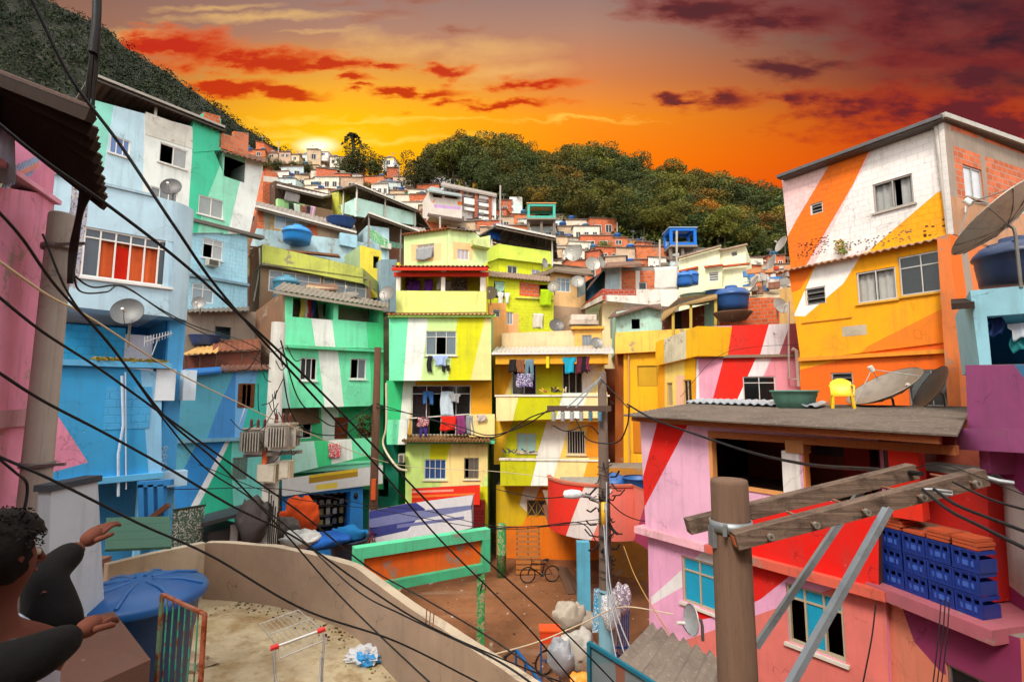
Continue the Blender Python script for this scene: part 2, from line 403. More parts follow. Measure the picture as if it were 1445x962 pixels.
def crsp(pts, k=10):
    p = [V(q) for q in pts]; p = [2 * p[0] - p[1]] + p + [2 * p[-1] - p[-2]]; out = []
    for i in range(1, len(p) - 2):
        for j in range(k):
            t = j / k; a, b, c, d = p[i - 1:i + 3]
            out.append(.5 * ((2 * b) + (c - a) * t + (2 * a - 5 * b + 4 * c - d) * t * t + (3 * b - a - 3 * c + d) * t ** 3))
    return out + [p[-2]]
# ---------------------------------------------------------------- small reusable things
def cable(pp, r, label, col='#17171a:rubber', name='power_cable', cat='cable', group=None, k=10, n=6):
    mb = MB(); mb.tube(crsp([P(*q) for q in pp], k), r, col, n); return mb.build(name, label=label, cat=cat, group=group)
def tank(px, py, Y, r, h, label, col='#2f6fb5:plastic', lid=True, name='water_tank', squash=1, lidcol=None, z=None):
    c = P(px, py, Y); T = thing(name, label, 'water tank', c)   # px,py = centre of the base
    b = MB(); q = (.9, .92, .93, .95, .96, .97) if lid else (.76, .82, .84, .9, .92, .96); b.lathe(c, [(0, .0), (r * q[0], 0), (r * q[1], h * .3), (r * q[2], h * .32), (r * q[3], h * .62), (r * q[4], h * .64), (r * q[5], h * .93), (r * 1.03, h * .95), (r * 1.03, h), (r * .95, h)], col); b.build('body', T)
    if lid:
        l = MB(); l.lathe(c, [(r * 1.04, h * .97), (r * 1.05, h), (r * .98, h + .14 * r), (r * .8, h + .32 * r), (r * .45, h + .42 * r), (r * .36, h + .44 * r), (r * .34, h + .58 * r), (0, h + .6 * r)], lidcol or col)
        for i in range(8):
            a = i * PI / 4; e = V((math.cos(a), math.sin(a), 0)); l.bar(c + e * r * .42 + V((0, 0, h + .43 * r)), c + e * r * .82 + V((0, 0, h + .32 * r)), .04, .03, lidcol or col)
        l.build('lid', T)
    return T
def dish(px, py, Y, r, label, face=(-.2, -1, .5), col='#6e6c68:metal', mast=.6, mesh=False, depth=.22, side=0, group=None):
    c = P(px, py, Y); n = V(face).normalized(); M = n.to_track_quat('Z', 'Y').to_matrix(); T = thing('satellite_dish', label, 'satellite dish', c - V((0, 0, mast)), group)
    d = MB(); k = 8
    prof = [(r * i / k, depth * r * (i / k) ** 2) for i in range(k + 1)]
    d.lathe(c, prof, col, 28, M); d.lathe(c, [(a, b - .012) for a, b in prof], col, 28, M)
    d.lathe(c, [(r, depth * r - .014), (r * 1.02, depth * r), (r, depth * r + .008)], col, 28, M)
    if mesh:
        for i in range(12):
            a = i * PI / 6; e = lambda q: c + M @ V((q * math.cos(a), q * math.sin(a), depth * q * q / r - .02)); d.tube([e(r * .05), e(r * .5), e(r)], r * .012, '#8f8b84:metal', 5)
    d.build('reflector', T)
    a = MB(); tip = c + M @ V((0, 0, r * .85))
    if mesh:
        for i in range(3):
            q = i * 2 * PI / 3 + .5; a.tube([c + M @ V((r * math.cos(q) * .98, r * math.sin(q) * .98, depth * r)), tip], r * .014, '#a9a6a0:metal', 5)
    else: a.tube([c + M @ V((0, -r * .98, depth * r)), c + M @ V((0, -r * .7, r * .55)), c + M @ V((0, -r * .25, r * .85))], .012, '#8a8782:metal', 6); tip = c + M @ V((0, -r * .25, r * .85))
    a.build('feed_arm', T); f = MB(); f.tube([tip - n * .05, tip + n * .09], max(.03, r * .07), '#d8d4cc:plastic', 10); f.build('receiver', T)
    m = MB(); m.tube([c - n * .03, c - n * .14, c - n * .16 - V((0, 0, .1)), c - n * .16 - V((side * .2, 0, mast))], .028, '#77736c:metal', 8); m.build('mast', T)
    return T
def garment(pl, px, py, w, h, col, label, kind='shirt', o=.12, cat='laundry', group='laundry hung out on the facades'):
    """cloth hanging from (px,py)=top left in plane pl, w x h metres, with folds and a cut"""
    u, z = pl.uz(px, py, o); mb = MB(); nx, nz = 12, 8; seed = rnd.random() * 9; vs = {}; fs = []
    for i in range(nx + 1):
        for j in range(nz + 1):
            s, t = i / nx, j / nz; uu = u + w * s; zz = z - h * t
            if kind == 'shirt' and t > .35: uu = u + w * (.5 + (s - .5) * .68)
            zz -= .03 * math.sin(s * 6 + seed) * (t + .2)
            if kind == 'sheet': uu += .03 * math.sin(t * 5 + seed)
            vs[i, j] = pl.w(uu, zz, o + .028 * math.sin(s * 9 + seed + t * 1.2) * (.3 + t) + .012 * math.sin(s * 17 + seed * 2))
    for i in range(nx):
        for j in range(nz):
            s, t = (i + .5) / nx, (j + .5) / nz
            if kind == 'pants' and t > .32 and abs(s - .5) < .06 + .1 * t: continue
            fs.append((i * 9 + j, (i + 1) * 9 + j, (i + 1) * 9 + j + 1, i * 9 + j + 1))
    mb.mesh([vs[i, j] for i in range(nx + 1) for j in range(nz + 1)], fs, col, True)
    o_ = mb.build(kind if kind != 'sheet' else 'hanging_cloth', label=label, cat=cat, group=group); md = o_.modifiers.new('s', 'SOLIDIFY'); md.thickness = .012; return o_
def acunit(par_pl, r, label, o=.0):
    u0, u1, z0, z1 = r; T = thing('air_conditioner', label, 'air conditioner', par_pl.w((u0 + u1) / 2, z0, o + .2))
    b = MB(); b.pbox(par_pl, u0, u1, z0, z1, o, o + .35, '#c9c2b4:metal'); b.build('casing', T)
    g = MB(); n = 6
    for i in range(n): z = z0 + (z1 - z0) * (i + .8) / (n + 1); g.pbox(par_pl, u0 + .05, u1 - .05, z - .015, z + .015, o + .352, o + .37, '#4c4945:metal')
    g.build('grille', T); return T
# ================================================================ SKY, SUN
def uvd(px, py): d = ray(px, py); return d.x / d.y, d.z / d.y
world = bpy.data.worlds.new('World'); SC.world = world; world.use_nodes = True
t = NT(world.node_tree); bg = world.node_tree.nodes['Background']
tc = t.new('ShaderNodeTexCoord'); sx = t.new('ShaderNodeSeparateXYZ'); t.l.new(tc.outputs['Generated'], sx.inputs[0])
X, Y, Z = sx.outputs; Ys = t.math('MAXIMUM', Y, .02)
U = t.math('DIVIDE', X, Ys); Vv = t.math('DIVIDE', Z, Ys)
cb = t.new('ShaderNodeCombineXYZ'); t.l.new(U, cb.inputs[0]); t.l.new(Vv, cb.inputs[1]); uvv = cb.outputs[0]
def vv(py): return uvd(722, py)[1]
def vr(py): return vv(py) / 1.2
base = t.ramp(t.math('DIVIDE', Vv, 1.2), [(0, lin('#c04a08')), (vr(300), lin('#e8560a')), (vr(225), lin('#f57c08')), (vr(165), lin('#ee8a1c')), (vr(110), lin('#cc7c48')), (vr(40), lin('#a87c68')), (vr(-40), lin('#7d6c6e')), (1, lin('#6a6470'))])
# yellow glow on the left, burnt red on the right
g1 = t.math('SUBTRACT', 1, t.vmath('LENGTH', t.scale(uvv, (1.75, 4.0, 1), (-uvd(447, 203)[0] * 1.75, -uvd(447, 203)[1] * 4.0, 0))), clamp=True)
base = t.mix(t.math('POWER', g1, 1.1), base, lin('#ffc40a'))
rt = t.math('MULTIPLY', t.math('SUBTRACT', U, .16, clamp=True), 1.6, clamp=True)
base = t.mix(t.math('MULTIPLY', rt, .9), base, t.ramp(t.math('DIVIDE', Vv, 1.2), [(vr(330), lin('#d8400c')), (vr(200), lin('#b8340f')), (vr(130), lin('#7c2a20')), (vr(60), lin('#4a2a30')), (vr(0), lin('#35262e'))]))
lf = t.math('MULTIPLY', t.math('SUBTRACT', t.math('MULTIPLY', U, -1), .35, clamp=True), .9, clamp=True)
base = t.mix(lf, base, lin('#7a4a30'))
CN = {}
def clouds(base, ell, colr, scl, amp, gain, edge=None, off=(0, 0, 0), soft=1.):
    key = 0 if scl < 5.5 else 1
    if key not in CN:
        n1 = t.new('ShaderNodeTexNoise'); t.l.new(t.scale(uvv, (1.0, 2.4, 1), (key * 3.1, key * 5.2, 0)), n1.inputs['Vector']); n1.inputs['Scale'].default_value = (4.5, 7.5)[key]; n1.inputs['Detail'].default_value = 8; n1.inputs['Roughness'].default_value = .6; CN[key] = n1
    n1 = CN[key]
    wv = t.vmath('SUBTRACT', n1.outputs['Color'], (.5, .5, .5)); cs = n1.outputs[0]
    wv2 = t.new('ShaderNodeVectorMath'); wv2.operation = 'MULTIPLY'; t.l.new(wv, wv2.inputs[0]); wv2.inputs[1].default_value = (.26, .09, 0)
    q = t.vmath('ADD', uvv, wv2.outputs[0]); f = None; gain *= .62; amp *= 1.75; ell = [(a, b, c * 1.3, d * 1.45) for a, b, c, d in ell]
    for cx, cy, rx, ry in ell:
        u, v = uvd(cx, cy); rx /= F; ry /= F
        d = t.math('SUBTRACT', 1, t.vmath('LENGTH', t.scale(q, (1 / rx, 1 / ry, 1), (-u / rx, -v / ry, 0))))
        f = d if f is None else t.math('MAXIMUM', f, d)
    f = t.math('ADD', f, t.math('MULTIPLY', t.math('SUBTRACT', cs, .5), amp)); a = t.math('MULTIPLY', f, gain, clamp=True)
    ins = t.math('MULTIPLY', f, gain * .85, clamp=True)
    c = t.mix(ins, edge or colr, colr); return t.mix(t.math('MULTIPLY', a, soft), base, c)
# thin pale streaks
base = clouds(base, [(640, 70, 130, 22), (720, 100, 90, 16), (380, 28, 160, 6), (430, 48, 90, 4), (190, 45, 60, 8), (300, 12, 90, 5)], lin('#f0c070'), 5, 1.5, 1.1, off=(3, 1, 0), soft=.75)
base = clouds(base, [(440, 188, 90, 7), (560, 195, 150, 5), (480, 170, 160, 5), (390, 205, 60, 4), (620, 165, 110, 4), (800, 168, 120, 3)], lin('#ffe060'), 6, 1.3, 1.2, off=(9, 2, 0), soft=.5)
# red clouds, upper left to centre
base = clouds(base, [(255, 70, 105, 27), (370, 84, 110, 18), (470, 90, 80, 10), (540, 92, 40, 6), (330, 125, 70, 10), (410, 130, 55, 7), (495, 113, 35, 8), (630, 98, 42, 9), (755, 118, 75, 9), (600, 133, 60, 7), (700, 148, 110, 6), (500, 128, 30, 4)], lin('#b8200c'), 6.5, 1.4, 2.6, lin('#f4700e'), off=(.3, 4, 0), soft=.92)
base = clouds(base, [(545, 22, 55, 10), (660, 38, 30, 6), (600, 4, 60, 8), (480, 5, 40, 5)], lin('#8a5244'), 6, 1.3, 1.4, lin('#b06848'), off=(5, 5, 0), soft=.7)
# purple-red masses on the right
base = clouds(base, [(960, 138, 42, 8), (1025, 138, 50, 15), (1110, 138, 55, 13), (1200, 150, 130, 20), (1330, 160, 190, 34), (1440, 170, 160, 50)], lin('#5a2028'), 6.5, 1.35, 2.2, lin('#c0300f'), off=(2, 8, 0), soft=.93)
base = clouds(base, [(1150, 95, 75, 13), (1260, 85, 130, 18), (1400, 95, 150, 34)], lin('#4c2028'), 6, 1.4, 2., lin('#7c2f28'), off=(1, 6, 0), soft=.9)
base = clouds(base, [(1000, 12, 120, 22), (1120, 25, 150, 34), (1290, 25, 200, 45), (1440, 40, 190, 70), (1330, -60, 300, 60)], lin('#4d1f26'), 5, 1.4, 2.0, lin('#9c2c20'), off=(7, 3, 0), soft=.93)
base = clouds(base, [(1360, 10, 110, 24), (1430, 120, 90, 20), (1420, 60, 120, 16)], lin('#241c26'), 5, 1.3, 1.5, lin('#3a2028'), off=(2, 2, 0), soft=.85)
# sun disc glare low behind the hill
g2 = t.math('SUBTRACT', 1, t.vmath('LENGTH', t.scale(uvv, (17, 42, 1), (-uvd(447, 206)[0] * 17, -uvd(447, 206)[1] * 42, 0))), clamp=True)
base = t.mix(t.math('MULTIPLY', t.math('POWER', g2, 1.5), 1.6, clamp=True), base, (1.3, 1.15, .75))
# behind the viewer and overhead the sky is a bright pale overcast
sky = t.new('ShaderNodeTexSky'); sky.sky_type = 'NISHITA'; sky.sun_disc = False; sky.sun_elevation = R(42); sky.sun_rotation = R(200)
skv = t.vmath('MULTIPLY', sky.outputs[0], (.05, .05, .05))
cn = t.noise(tc.outputs['Generated'], 2.2, 6, .6)
ov = t.mix(cn, (1.15, 1.1, 1.02), (1.8, 1.72, 1.6)); rear = t.vmath('ADD', skv, ov)
frontness = t.math('MULTIPLY', t.math('SUBTRACT', t.math('SUBTRACT', Y, .33), t.math('MULTIPLY', t.math('SUBTRACT', Z, .66, clamp=True), 2.6)), 5, clamp=True)
low = t.math('MULTIPLY', t.math('ADD', Z, .02), 30, clamp=True)
final = t.mix(frontness, rear, base); final = t.mix(low, (.25, .2, .16), final)
t.l.new(final, bg.inputs[0]); bg.inputs[1].default_value = 1.0
sl = bpy.data.lights.new('sun', 'SUN'); sl.energy = 2.7; sl.angle = R(14); sl.color = (1, .92, .8); so = bpy.data.objects.new('sun', sl); COL.objects.link(so)
so.rotation_euler = V((-.42, -.95, 1.05)).to_track_quat('Z', 'Y').to_euler()
SC.view_settings.view_transform = 'Standard'; SC.view_settings.look = 'None'; SC.view_settings.exposure = .24; SC.view_settings.gamma = 1
SC.render.engine = 'CYCLES'; SC.cycles.use_denoising = True; SC.cycles.use_adaptive_sampling = True; SC.cycles.adaptive_threshold = .03; SC.cycles.adaptive_min_samples = 24; SC.cycles.max_bounces = 5; SC.cycles.diffuse_bounces = 3; SC.cycles.glossy_bounces = 2; SC.cycles.transparent_max_bounces = 8
SC.cycles.caustics_reflective = False; SC.cycles.caustics_refractive = False; world.cycles.sampling_method = 'MANUAL'; world.cycles.sample_map_resolution = 512
SC.view_layers[0].cycles.use_denoising = True
# ================================================================ TERRAIN
CR = [(-900, 215), (340, 218), (450, 226), (520, 240), (560, 262), (605, 248), (640, 232), (700, 226), (800, 225), (900, 240), (1000, 272), (1060, 292), (1120, 300), (2400, 300)]
def crest_t(a):
    px = a * F + W0 / 2
    for (x0, y0), (x1, y1) in zip(CR, CR[1:]):
        if px <= x1: k = max(0, (px - x0) / (x1 - x0)); return (558 - (y0 + (y1 - y0) * k)) / F
    return (558 - 300) / F
def hgt(x, y):
    if y <= 26: return 0.
    a = x / y; yc = (7.7 + 19.5) / (.75 - crest_t(a)); s = .75 * (min(y, yc) - 26)
    if y > yc: s += (y - yc) * .06
    return s + .35 * noise.noise(V((x * .15, y * .15, 0))) * min(1, (y - 26) / 8)
def hit(px, py, y0=27., y1=125.):
    y = y0
    while y < y1:
        q = P(px, py, y)
        if q.z <= hgt(q.x, q.y): return y
        y += .5
    return None
mb = MB(); xs = [-400, -250] + [-180 + 5 * i for i in range(73)] + [250, 400]; ys = [-150, -40, 0, 12, 24] + [26 + 3 * i for i in range(45)] + [180, 230]
vs = [(x, y, hgt(x, y)) for y in ys for x in xs]; nx = len(xs)
mb.mesh(vs, [(j * nx + i, j * nx + i + 1, (j + 1) * nx + i + 1, (j + 1) * nx + i) for j in range(5, len(ys) - 1) for i in range(nx - 1)], '#4a4a2c:dirt', True)
mb.build('hillside', kind='structure')
mb = MB(); mb.face([(-400, -150, 0), (400, -150, 0), (400, 26.05, 0), (-400, 26.05, 0)], '#85583a:dirt'); mb.build('ground', kind='structure')
# far mountain on the left
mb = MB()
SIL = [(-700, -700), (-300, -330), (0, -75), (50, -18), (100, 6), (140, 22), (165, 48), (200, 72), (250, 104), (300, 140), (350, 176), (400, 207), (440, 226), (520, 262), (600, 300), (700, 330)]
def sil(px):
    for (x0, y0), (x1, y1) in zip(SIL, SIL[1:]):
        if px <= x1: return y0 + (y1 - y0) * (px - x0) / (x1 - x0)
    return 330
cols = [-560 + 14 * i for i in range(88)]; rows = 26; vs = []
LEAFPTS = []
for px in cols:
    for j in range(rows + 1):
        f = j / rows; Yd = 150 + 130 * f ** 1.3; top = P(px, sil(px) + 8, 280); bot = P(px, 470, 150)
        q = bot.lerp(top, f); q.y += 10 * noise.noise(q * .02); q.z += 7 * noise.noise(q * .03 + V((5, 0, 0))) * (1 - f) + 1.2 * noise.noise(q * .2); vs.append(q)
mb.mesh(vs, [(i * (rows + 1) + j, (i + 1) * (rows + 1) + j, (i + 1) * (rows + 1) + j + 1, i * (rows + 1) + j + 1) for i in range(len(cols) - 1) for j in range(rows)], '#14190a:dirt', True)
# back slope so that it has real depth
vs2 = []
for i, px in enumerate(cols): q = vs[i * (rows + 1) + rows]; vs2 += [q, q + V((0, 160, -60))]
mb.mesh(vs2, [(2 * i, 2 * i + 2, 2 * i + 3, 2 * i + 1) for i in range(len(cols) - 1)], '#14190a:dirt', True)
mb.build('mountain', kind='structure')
def clump(mb, c, r, n, m, size):
    vs = []; fs = []
    for _ in range(n):
        a, z = rnd.random() * 2 * PI, rnd.uniform(-.55, 1); s = math.sqrt(max(0, 1 - z * z)); rr = r * rnd.uniform(.72, 1.08)
        p = V(c) + V((s * math.cos(a), s * math.sin(a), z * .8)) * rr; u = V((rnd.gauss(0, 1), rnd.gauss(0, 1), rnd.gauss(0, .6))).normalized(); w = u.cross(V((rnd.gauss(0, 1), rnd.gauss(0, 1), rnd.gauss(0, 1)))).normalized(); k = size * rnd.uniform(.6, 1.3)
        i = len(vs); vs += [p - u * k, p + w * k * .6, p + u * k, p - w * k * .6]; fs.append((i, i + 1, i + 2, i + 3))
    mb.mesh(vs, fs, m)
mb = MB()
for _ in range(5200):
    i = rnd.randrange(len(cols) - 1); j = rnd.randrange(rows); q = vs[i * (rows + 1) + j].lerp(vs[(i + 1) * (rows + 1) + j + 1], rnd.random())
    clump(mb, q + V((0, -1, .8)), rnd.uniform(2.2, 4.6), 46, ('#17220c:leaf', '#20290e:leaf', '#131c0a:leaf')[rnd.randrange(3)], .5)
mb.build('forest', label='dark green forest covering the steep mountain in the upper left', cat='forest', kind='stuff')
# ================================================================ TREES ON THE RIDGE
def make_tree(seed, kind):
    rr = random.Random(seed); tr = MB(); cr = MB(); h = rr.uniform(6.5, 8.5); lean = V((rr.uniform(-.5, .5), rr.uniform(-.5, .5), 0))
    leaf = {'g': '#5a5a20:leaf', 'd': '#3d4722:leaf', 'y': '#7d6a26:leaf', 'o': '#a8801e:leaf'}[kind]
    tr.tube(crsp([(0, 0, -1), lean * .4 + V((0, 0, h * .3)), lean + V((0, 0, h * .62))], 4), [.24 - .012 * i for i in range(9)], '#5a4a38:wood', 7)
    for k in range(7):
        a = k * 2.4 + rr.random(); e = V((math.cos(a), math.sin(a), 0)); tip = lean + e * rr.uniform(1.4, 2.6) + V((0, 0, h * rr.uniform(.62, .9)))
        tr.tube([lean * .7 + V((0, 0, h * .45)), lean + e * .8 + V((0, 0, h * .6)), tip], [.12, .08, .03], '#5a4a38:wood', 5)
        clump(cr, tip, rr.uniform(1.3, 1.9), 230, leaf, .155)
    for k in range(15):
        a = rr.random() * 2 * PI; e = V((math.cos(a), math.sin(a), 0)); clump(cr, lean + e * rr.uniform(0, 2.6) + V((0, 0, h * rr.uniform(.42, 1.0))), rr.uniform(.9, 1.6), 170, leaf, .155)
    return tr, cr
PROTO = {}
for kd, sd in (('g', 1), ('g2', 2), ('d', 3), ('d2', 4), ('y', 5), ('o', 6), ('g3', 8), ('d3', 9)):
    a, b = make_tree(sd, kd[0]); T = thing('forest_tree', 'x', 'tree', (0, 0, 0), 'trees on the wooded ridge behind the houses'); a.build('trunk', T); b.build('crown', T); PROTO[kd] = T; T['_n'] = 0
DESC = {'g': 'mid green tree', 'd': 'dark green dense tree', 'y': 'yellow green tree', 'o': 'rust orange tree'}
def place_tree(kd, px, py, hpx, label, Y=None, grp=True):   # foot at px,py; hpx crown top height in photo pixels
    Y = Y or hit(px, py) or 88; q = P(px, py, Y); q.z = hgt(q.x, q.y); s = hpx * Y / F / 8.0; T = PROTO[kd]
    if T['_n'] == 0: o = T; o.location = q; T['_n'] = 1; o['label'] = label; o.rotation_euler = (0, 0, rnd.random() * 6)
    else: o = dup(T, q, label, rz=rnd.random() * 6)
    o.scale = (s * rnd.uniform(.95, 1.25), s * rnd.uniform(.95, 1.25), s); return o
import bisect
def treetop(px):
    pts = [(440, 999), (605, 195), (640, 190), (700, 190), (735, 200), (775, 222), (830, 205), (870, 208), (920, 228), (960, 235), (1000, 250), (1030, 260), (1060, 255), (1110, 258), (1200, 262)]
    for (x0, y0), (x1, y1) in zip(pts, pts[1:]):
        if px <= x1: return y0 + (y1 - y0) * (px - x0) / (x1 - x0)
    return 262
def favtop(px):
    pts = [(600, 255), (660, 262), (730, 300), (790, 318), (900, 338), (1000, 352), (1110, 378), (1250, 385)]
    for (x0, y0), (x1, y1) in zip(pts, pts[1:]):
        if px <= x1: return y0 + (y1 - y0) * (px - x0) / (x1 - x0)
    return 385
NM = ['beyond the {}', 'above the {}']
ANCH = [(640, 'lookout tower'), (700, 'striped apartment block'), (740, 'white slab wall'), (790, 'teal framed pavilion'), (850, 'stairway rail'), (910, 'orange brick houses'), (960, 'blue framed pavilion'), (1030, 'cream stepped house'), (1120, 'orange white house')]
row = 0
used_lab = {}
for px in range(612, 1190, 14):
    ft, tt = favtop(px), treetop(px); nrow = 6
    for j in range(nrow):
        if j == 5 or rnd.random() < .8:
            x = px + rnd.uniform(-7, 7); base_y = ft + 4 - (ft - (tt + 45)) * j / (nrow - 1)
            kd = rnd.choice(['g', 'g2', 'g3', 'd', 'd2', 'd3', 'd', 'y', 'g', 'g'])
            if (j, px // 14) in ((2, 58), (1, 71)): kd = 'o'
            an = min(ANCH, key=lambda a: abs(a[0] - x))[1]; rank = ['at the foot', 'low', 'lower middle', 'upper middle', 'high', 'skyline'][j]
            lab = f'{DESC[kd[0]]}, {rank} of wood, above {an}'
            place_tree(kd, x, base_y, rnd.uniform(46, 64) if j < 5 else 50 + rnd.uniform(-9, 8), lab)
for x, y, hp, kd, lab in [(508, 262, 55, 'd', 'dark rounded tree on the left hilltop below the palm-like tree'), (488, 258, 40, 'd2', 'low dark tree left of the hilltop palm-like tree'), (530, 264, 44, 'd3', 'dark tree on the right shoulder of the left hilltop'),
        (586, 284, 66, 'd', 'large dark conifer-like tree among the far houses'), (568, 262, 42, 'd2', 'small dark tree behind the hilltop white hut'), (603, 282, 50, 'd3', 'dark tree leaning over the red roofed far houses'),
        (524, 282, 26, 'g', 'small bright green tree beside the yellow far wall'), (856, 368, 26, 'g2', 'small yellow green tree between the orange brick houses'), (372, 214, 34, 'g3', 'green tree at the left end of the far favela'), (392, 216, 28, 'd', 'dark tree behind the leftmost far brick houses'), (420, 220, 26, 'g', 'green tree under the sunset glow behind far houses'), (436, 216, 22, 'd2', 'small dark tree right beside the sun glare'), (1185, 362, 0, 'g', '')]:
    if hp: place_tree(kd, x, y, hp, lab)
for k, T in PROTO.items():
    if T['_n'] == 0:
        place_tree(k, 900, 300, 50, 'green tree half hidden in the middle of the wood')
mb = MB()
for _ in range(1500):
    x = rnd.uniform(600, 1250); a, b = treetop(x) + 42, favtop(x) + 6; yy = rnd.uniform(a, b); Yd = hit(x, yy)
    if Yd: clump(mb, P(x, yy, Yd) + V((0, 0, .5)), rnd.uniform(.9, 1.9), 34, ('#2b3a12:leaf', '#3a4416:leaf', '#232f12:leaf', '#4f5218:leaf')[rnd.randrange(4)], .26)
mb.build('undergrowth', label='dark undergrowth filling the gaps between the trunks of the wood', cat='undergrowth', kind='stuff')
# groups where the same description repeats
seen = {}
for o in list(COL.objects):
    if o.name.startswith('forest_tree') and o.parent is None: seen.setdefault(o['label'], []).append(o)
for l, os_ in seen.items():
    if len(os_) > 1:
        os_.sort(key=lambda o: o.location.x / o.location.y)
        nm = {2: ['left', 'right'], 3: ['left', 'middle', 'right']}.get(len(os_)) or ['leftmost', 'second', 'third', 'fourth', 'fifth', 'sixth', 'seventh', 'eighth'][:len(os_)]
        for o, w in zip(os_, nm): o['label'] = l + ', ' + w
# palm-like tree on the hilltop
q = P(497, 222, 96); T = thing('palm_tree', 'tall dark bent palm silhouetted alone on the left hilltop', 'palm tree', q)
m1 = MB(); m1.tube([q + V((0, 0, -3)), q + V((.2, 0, 2)), q + V((-.1, 0, 4.2))], [.4, .35, .3], '#3c3020:wood', 7); m1.build('trunk', T); m2 = MB()
for k in range(9):
    a = k * .72; e = V((math.cos(a), math.sin(a), 0))
    for s_ in range(7):
        p0 = q + V((0, 0, 4.3)) + e * (.3 * s_) + V((0, 0, .5 * math.sin(s_ * .55) - .05 * s_ * s_)); clump(m2, p0, .3, 8, '#26331a:leaf', .28)
m2.build('fronds', T)
q = P(803, 275, 84); T = thing('palm_tree', 'pale feathery palm rising out of the wood above the pavilion', 'palm tree', q)
m1 = MB(); m1.tube([q + V((0, 0, -3)), q + V((.1, 0, 4))], [.25, .2], '#8a7458:wood', 7); m1.build('trunk', T); m2 = MB()
for k in range(10):
    a = k * .63; e = V((math.cos(a), math.sin(a), 0))
    for s_ in range(8):
        p0 = q + V((0, 0, 4.1)) + e * (.38 * s_) + V((0, 0, .8 * math.sin(s_ * .45) - .06 * s_ * s_)); clump(m2, p0, .22, 8, '#6d7a40:leaf', .24)
m2.build('fronds', T)

for nm_, x0, x1, y0, y1, z1 in (('tall unseen house added on the left to shade the near things', -15, -7.4, -9, 1.6, 15.5), ('tall unseen house added on the right to shade the near things', 6.2, 14, -9, 2.4, 13.5), ('unseen house added behind the terrace to shade the near things', -6, 5, -12, -7, 12.5)):  # unseen houses added to block skylight and darken the near corners
    T = thing('house', nm_, 'house', ((x0 + x1) / 2, (y0 + y1) / 2, 0)); mb = MB(); mb.box(((x0 + x1) / 2, (y0 + y1) / 2, z1 / 2), (x1 - x0, y1 - y0, z1), '#a5876c:old'); mb.build('wall', T)
    mb = MB(); mb.box(((x0 + x1) / 2, (y0 + y1) / 2, z1 + .1), (x1 - x0 + .6, y1 - y0 + .6, .18), '#6e625a:roof'); mb.build('roof', T)
# ================================================================ LEFT SIDE HOUSES
PINK, LBLUE, BLUE, TEAL = '#e08fae', '#bcdcec', '#3aa2da', '#22b3a0'
def part(mb, name, par, lab=None): return mb.build(name, par, label=lab)
def house(name, label, pl, u=0., cat='house', z=0., group=None): return thing(name, label, cat, pl.w(u, z, 0), group)
def simple(label, pl, outline, base, wins=(), paints=(), D=4, side=None, holes=(), kw=None, group=None, name='house', wk=None, cat='house', top=None):
    """house made of one body: wins = (x0,y0,x1,y1,kind,options)"""
    u, z = pl.uz(*outline[0]); T = house(name, label, pl, u, cat, max(0, min(pl.uz(*q)[1] for q in outline)), group)
    mb = MB(); hs = [(pl.rect(*w[:4]),) for w in wins] + list(holes); facade(mb, pl, outline, base, hs, paints, D, side, top=top); mb.build('wall', T)
    for w in wins: window(T, pl, pl.rect(*w[:4]), w[4], **(w[5] if len(w) > 5 else {}))
    return T
# ---- A. pink house at the far left edge
pa = PL(-60, 5.2, 84, 7.1)
T = house('pink_house', 'pink house at the left edge with an open verandah under a dark tiled roof', pa, 1)
mb = MB(); facade(mb, pa, [(-200, 960), (-200, 233), (78, 276), (32, 745)], PINK + ':old', D=3)
u1 = pa.uz(80, 280)[0]; zt = pa.uz(40, 262)[1]
mb.pbox(pa, u1 - .42, u1 - .1, zt - .02, 11.15, -.3, 0, PINK + ':plaster'); mb.pbox(pa, u1 - .34, u1 - .16, 11.1, 11.4, -.3, 0, '#5a4030:wood')
mb.pbox(pa, -3, u1 + .02, zt, zt + .06, -.25, .05, '#e4a2ba'); mb.pbox(pa, -3, u1 - .05, zt - 2.9, zt - 2.7, -.02, .06, '#b98a94:old')
mb.build('wall', T)
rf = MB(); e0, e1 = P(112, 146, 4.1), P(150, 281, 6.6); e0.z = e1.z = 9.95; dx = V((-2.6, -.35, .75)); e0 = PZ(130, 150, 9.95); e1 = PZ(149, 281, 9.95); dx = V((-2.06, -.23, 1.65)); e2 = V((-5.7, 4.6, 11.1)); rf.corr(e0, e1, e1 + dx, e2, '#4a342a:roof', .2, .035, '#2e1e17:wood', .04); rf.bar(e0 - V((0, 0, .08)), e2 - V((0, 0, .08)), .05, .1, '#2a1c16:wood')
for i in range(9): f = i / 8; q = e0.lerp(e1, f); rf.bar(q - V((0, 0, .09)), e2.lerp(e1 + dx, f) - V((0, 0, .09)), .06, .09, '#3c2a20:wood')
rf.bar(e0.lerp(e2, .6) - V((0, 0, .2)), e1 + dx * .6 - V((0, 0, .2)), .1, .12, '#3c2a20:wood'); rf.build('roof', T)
dd = MB(); dd.pbox(pa, u1 + .0, u1 + .16, zt - .25, 10.9, -.28, -.2, '#1f7fb0:paint'); dd.pbox(pa, u1 + .16, u1 + .22, zt - .25, 10.9, -.3, -.2, '#c9dbe8:paint'); dd.build('door', T)
bk = MB(); bk.pbox(pa, -3, u1 + .3, zt - 1, 12, -2.6, -2.5, '#3a2a28:plaster'); bk.build('back_wall', T)
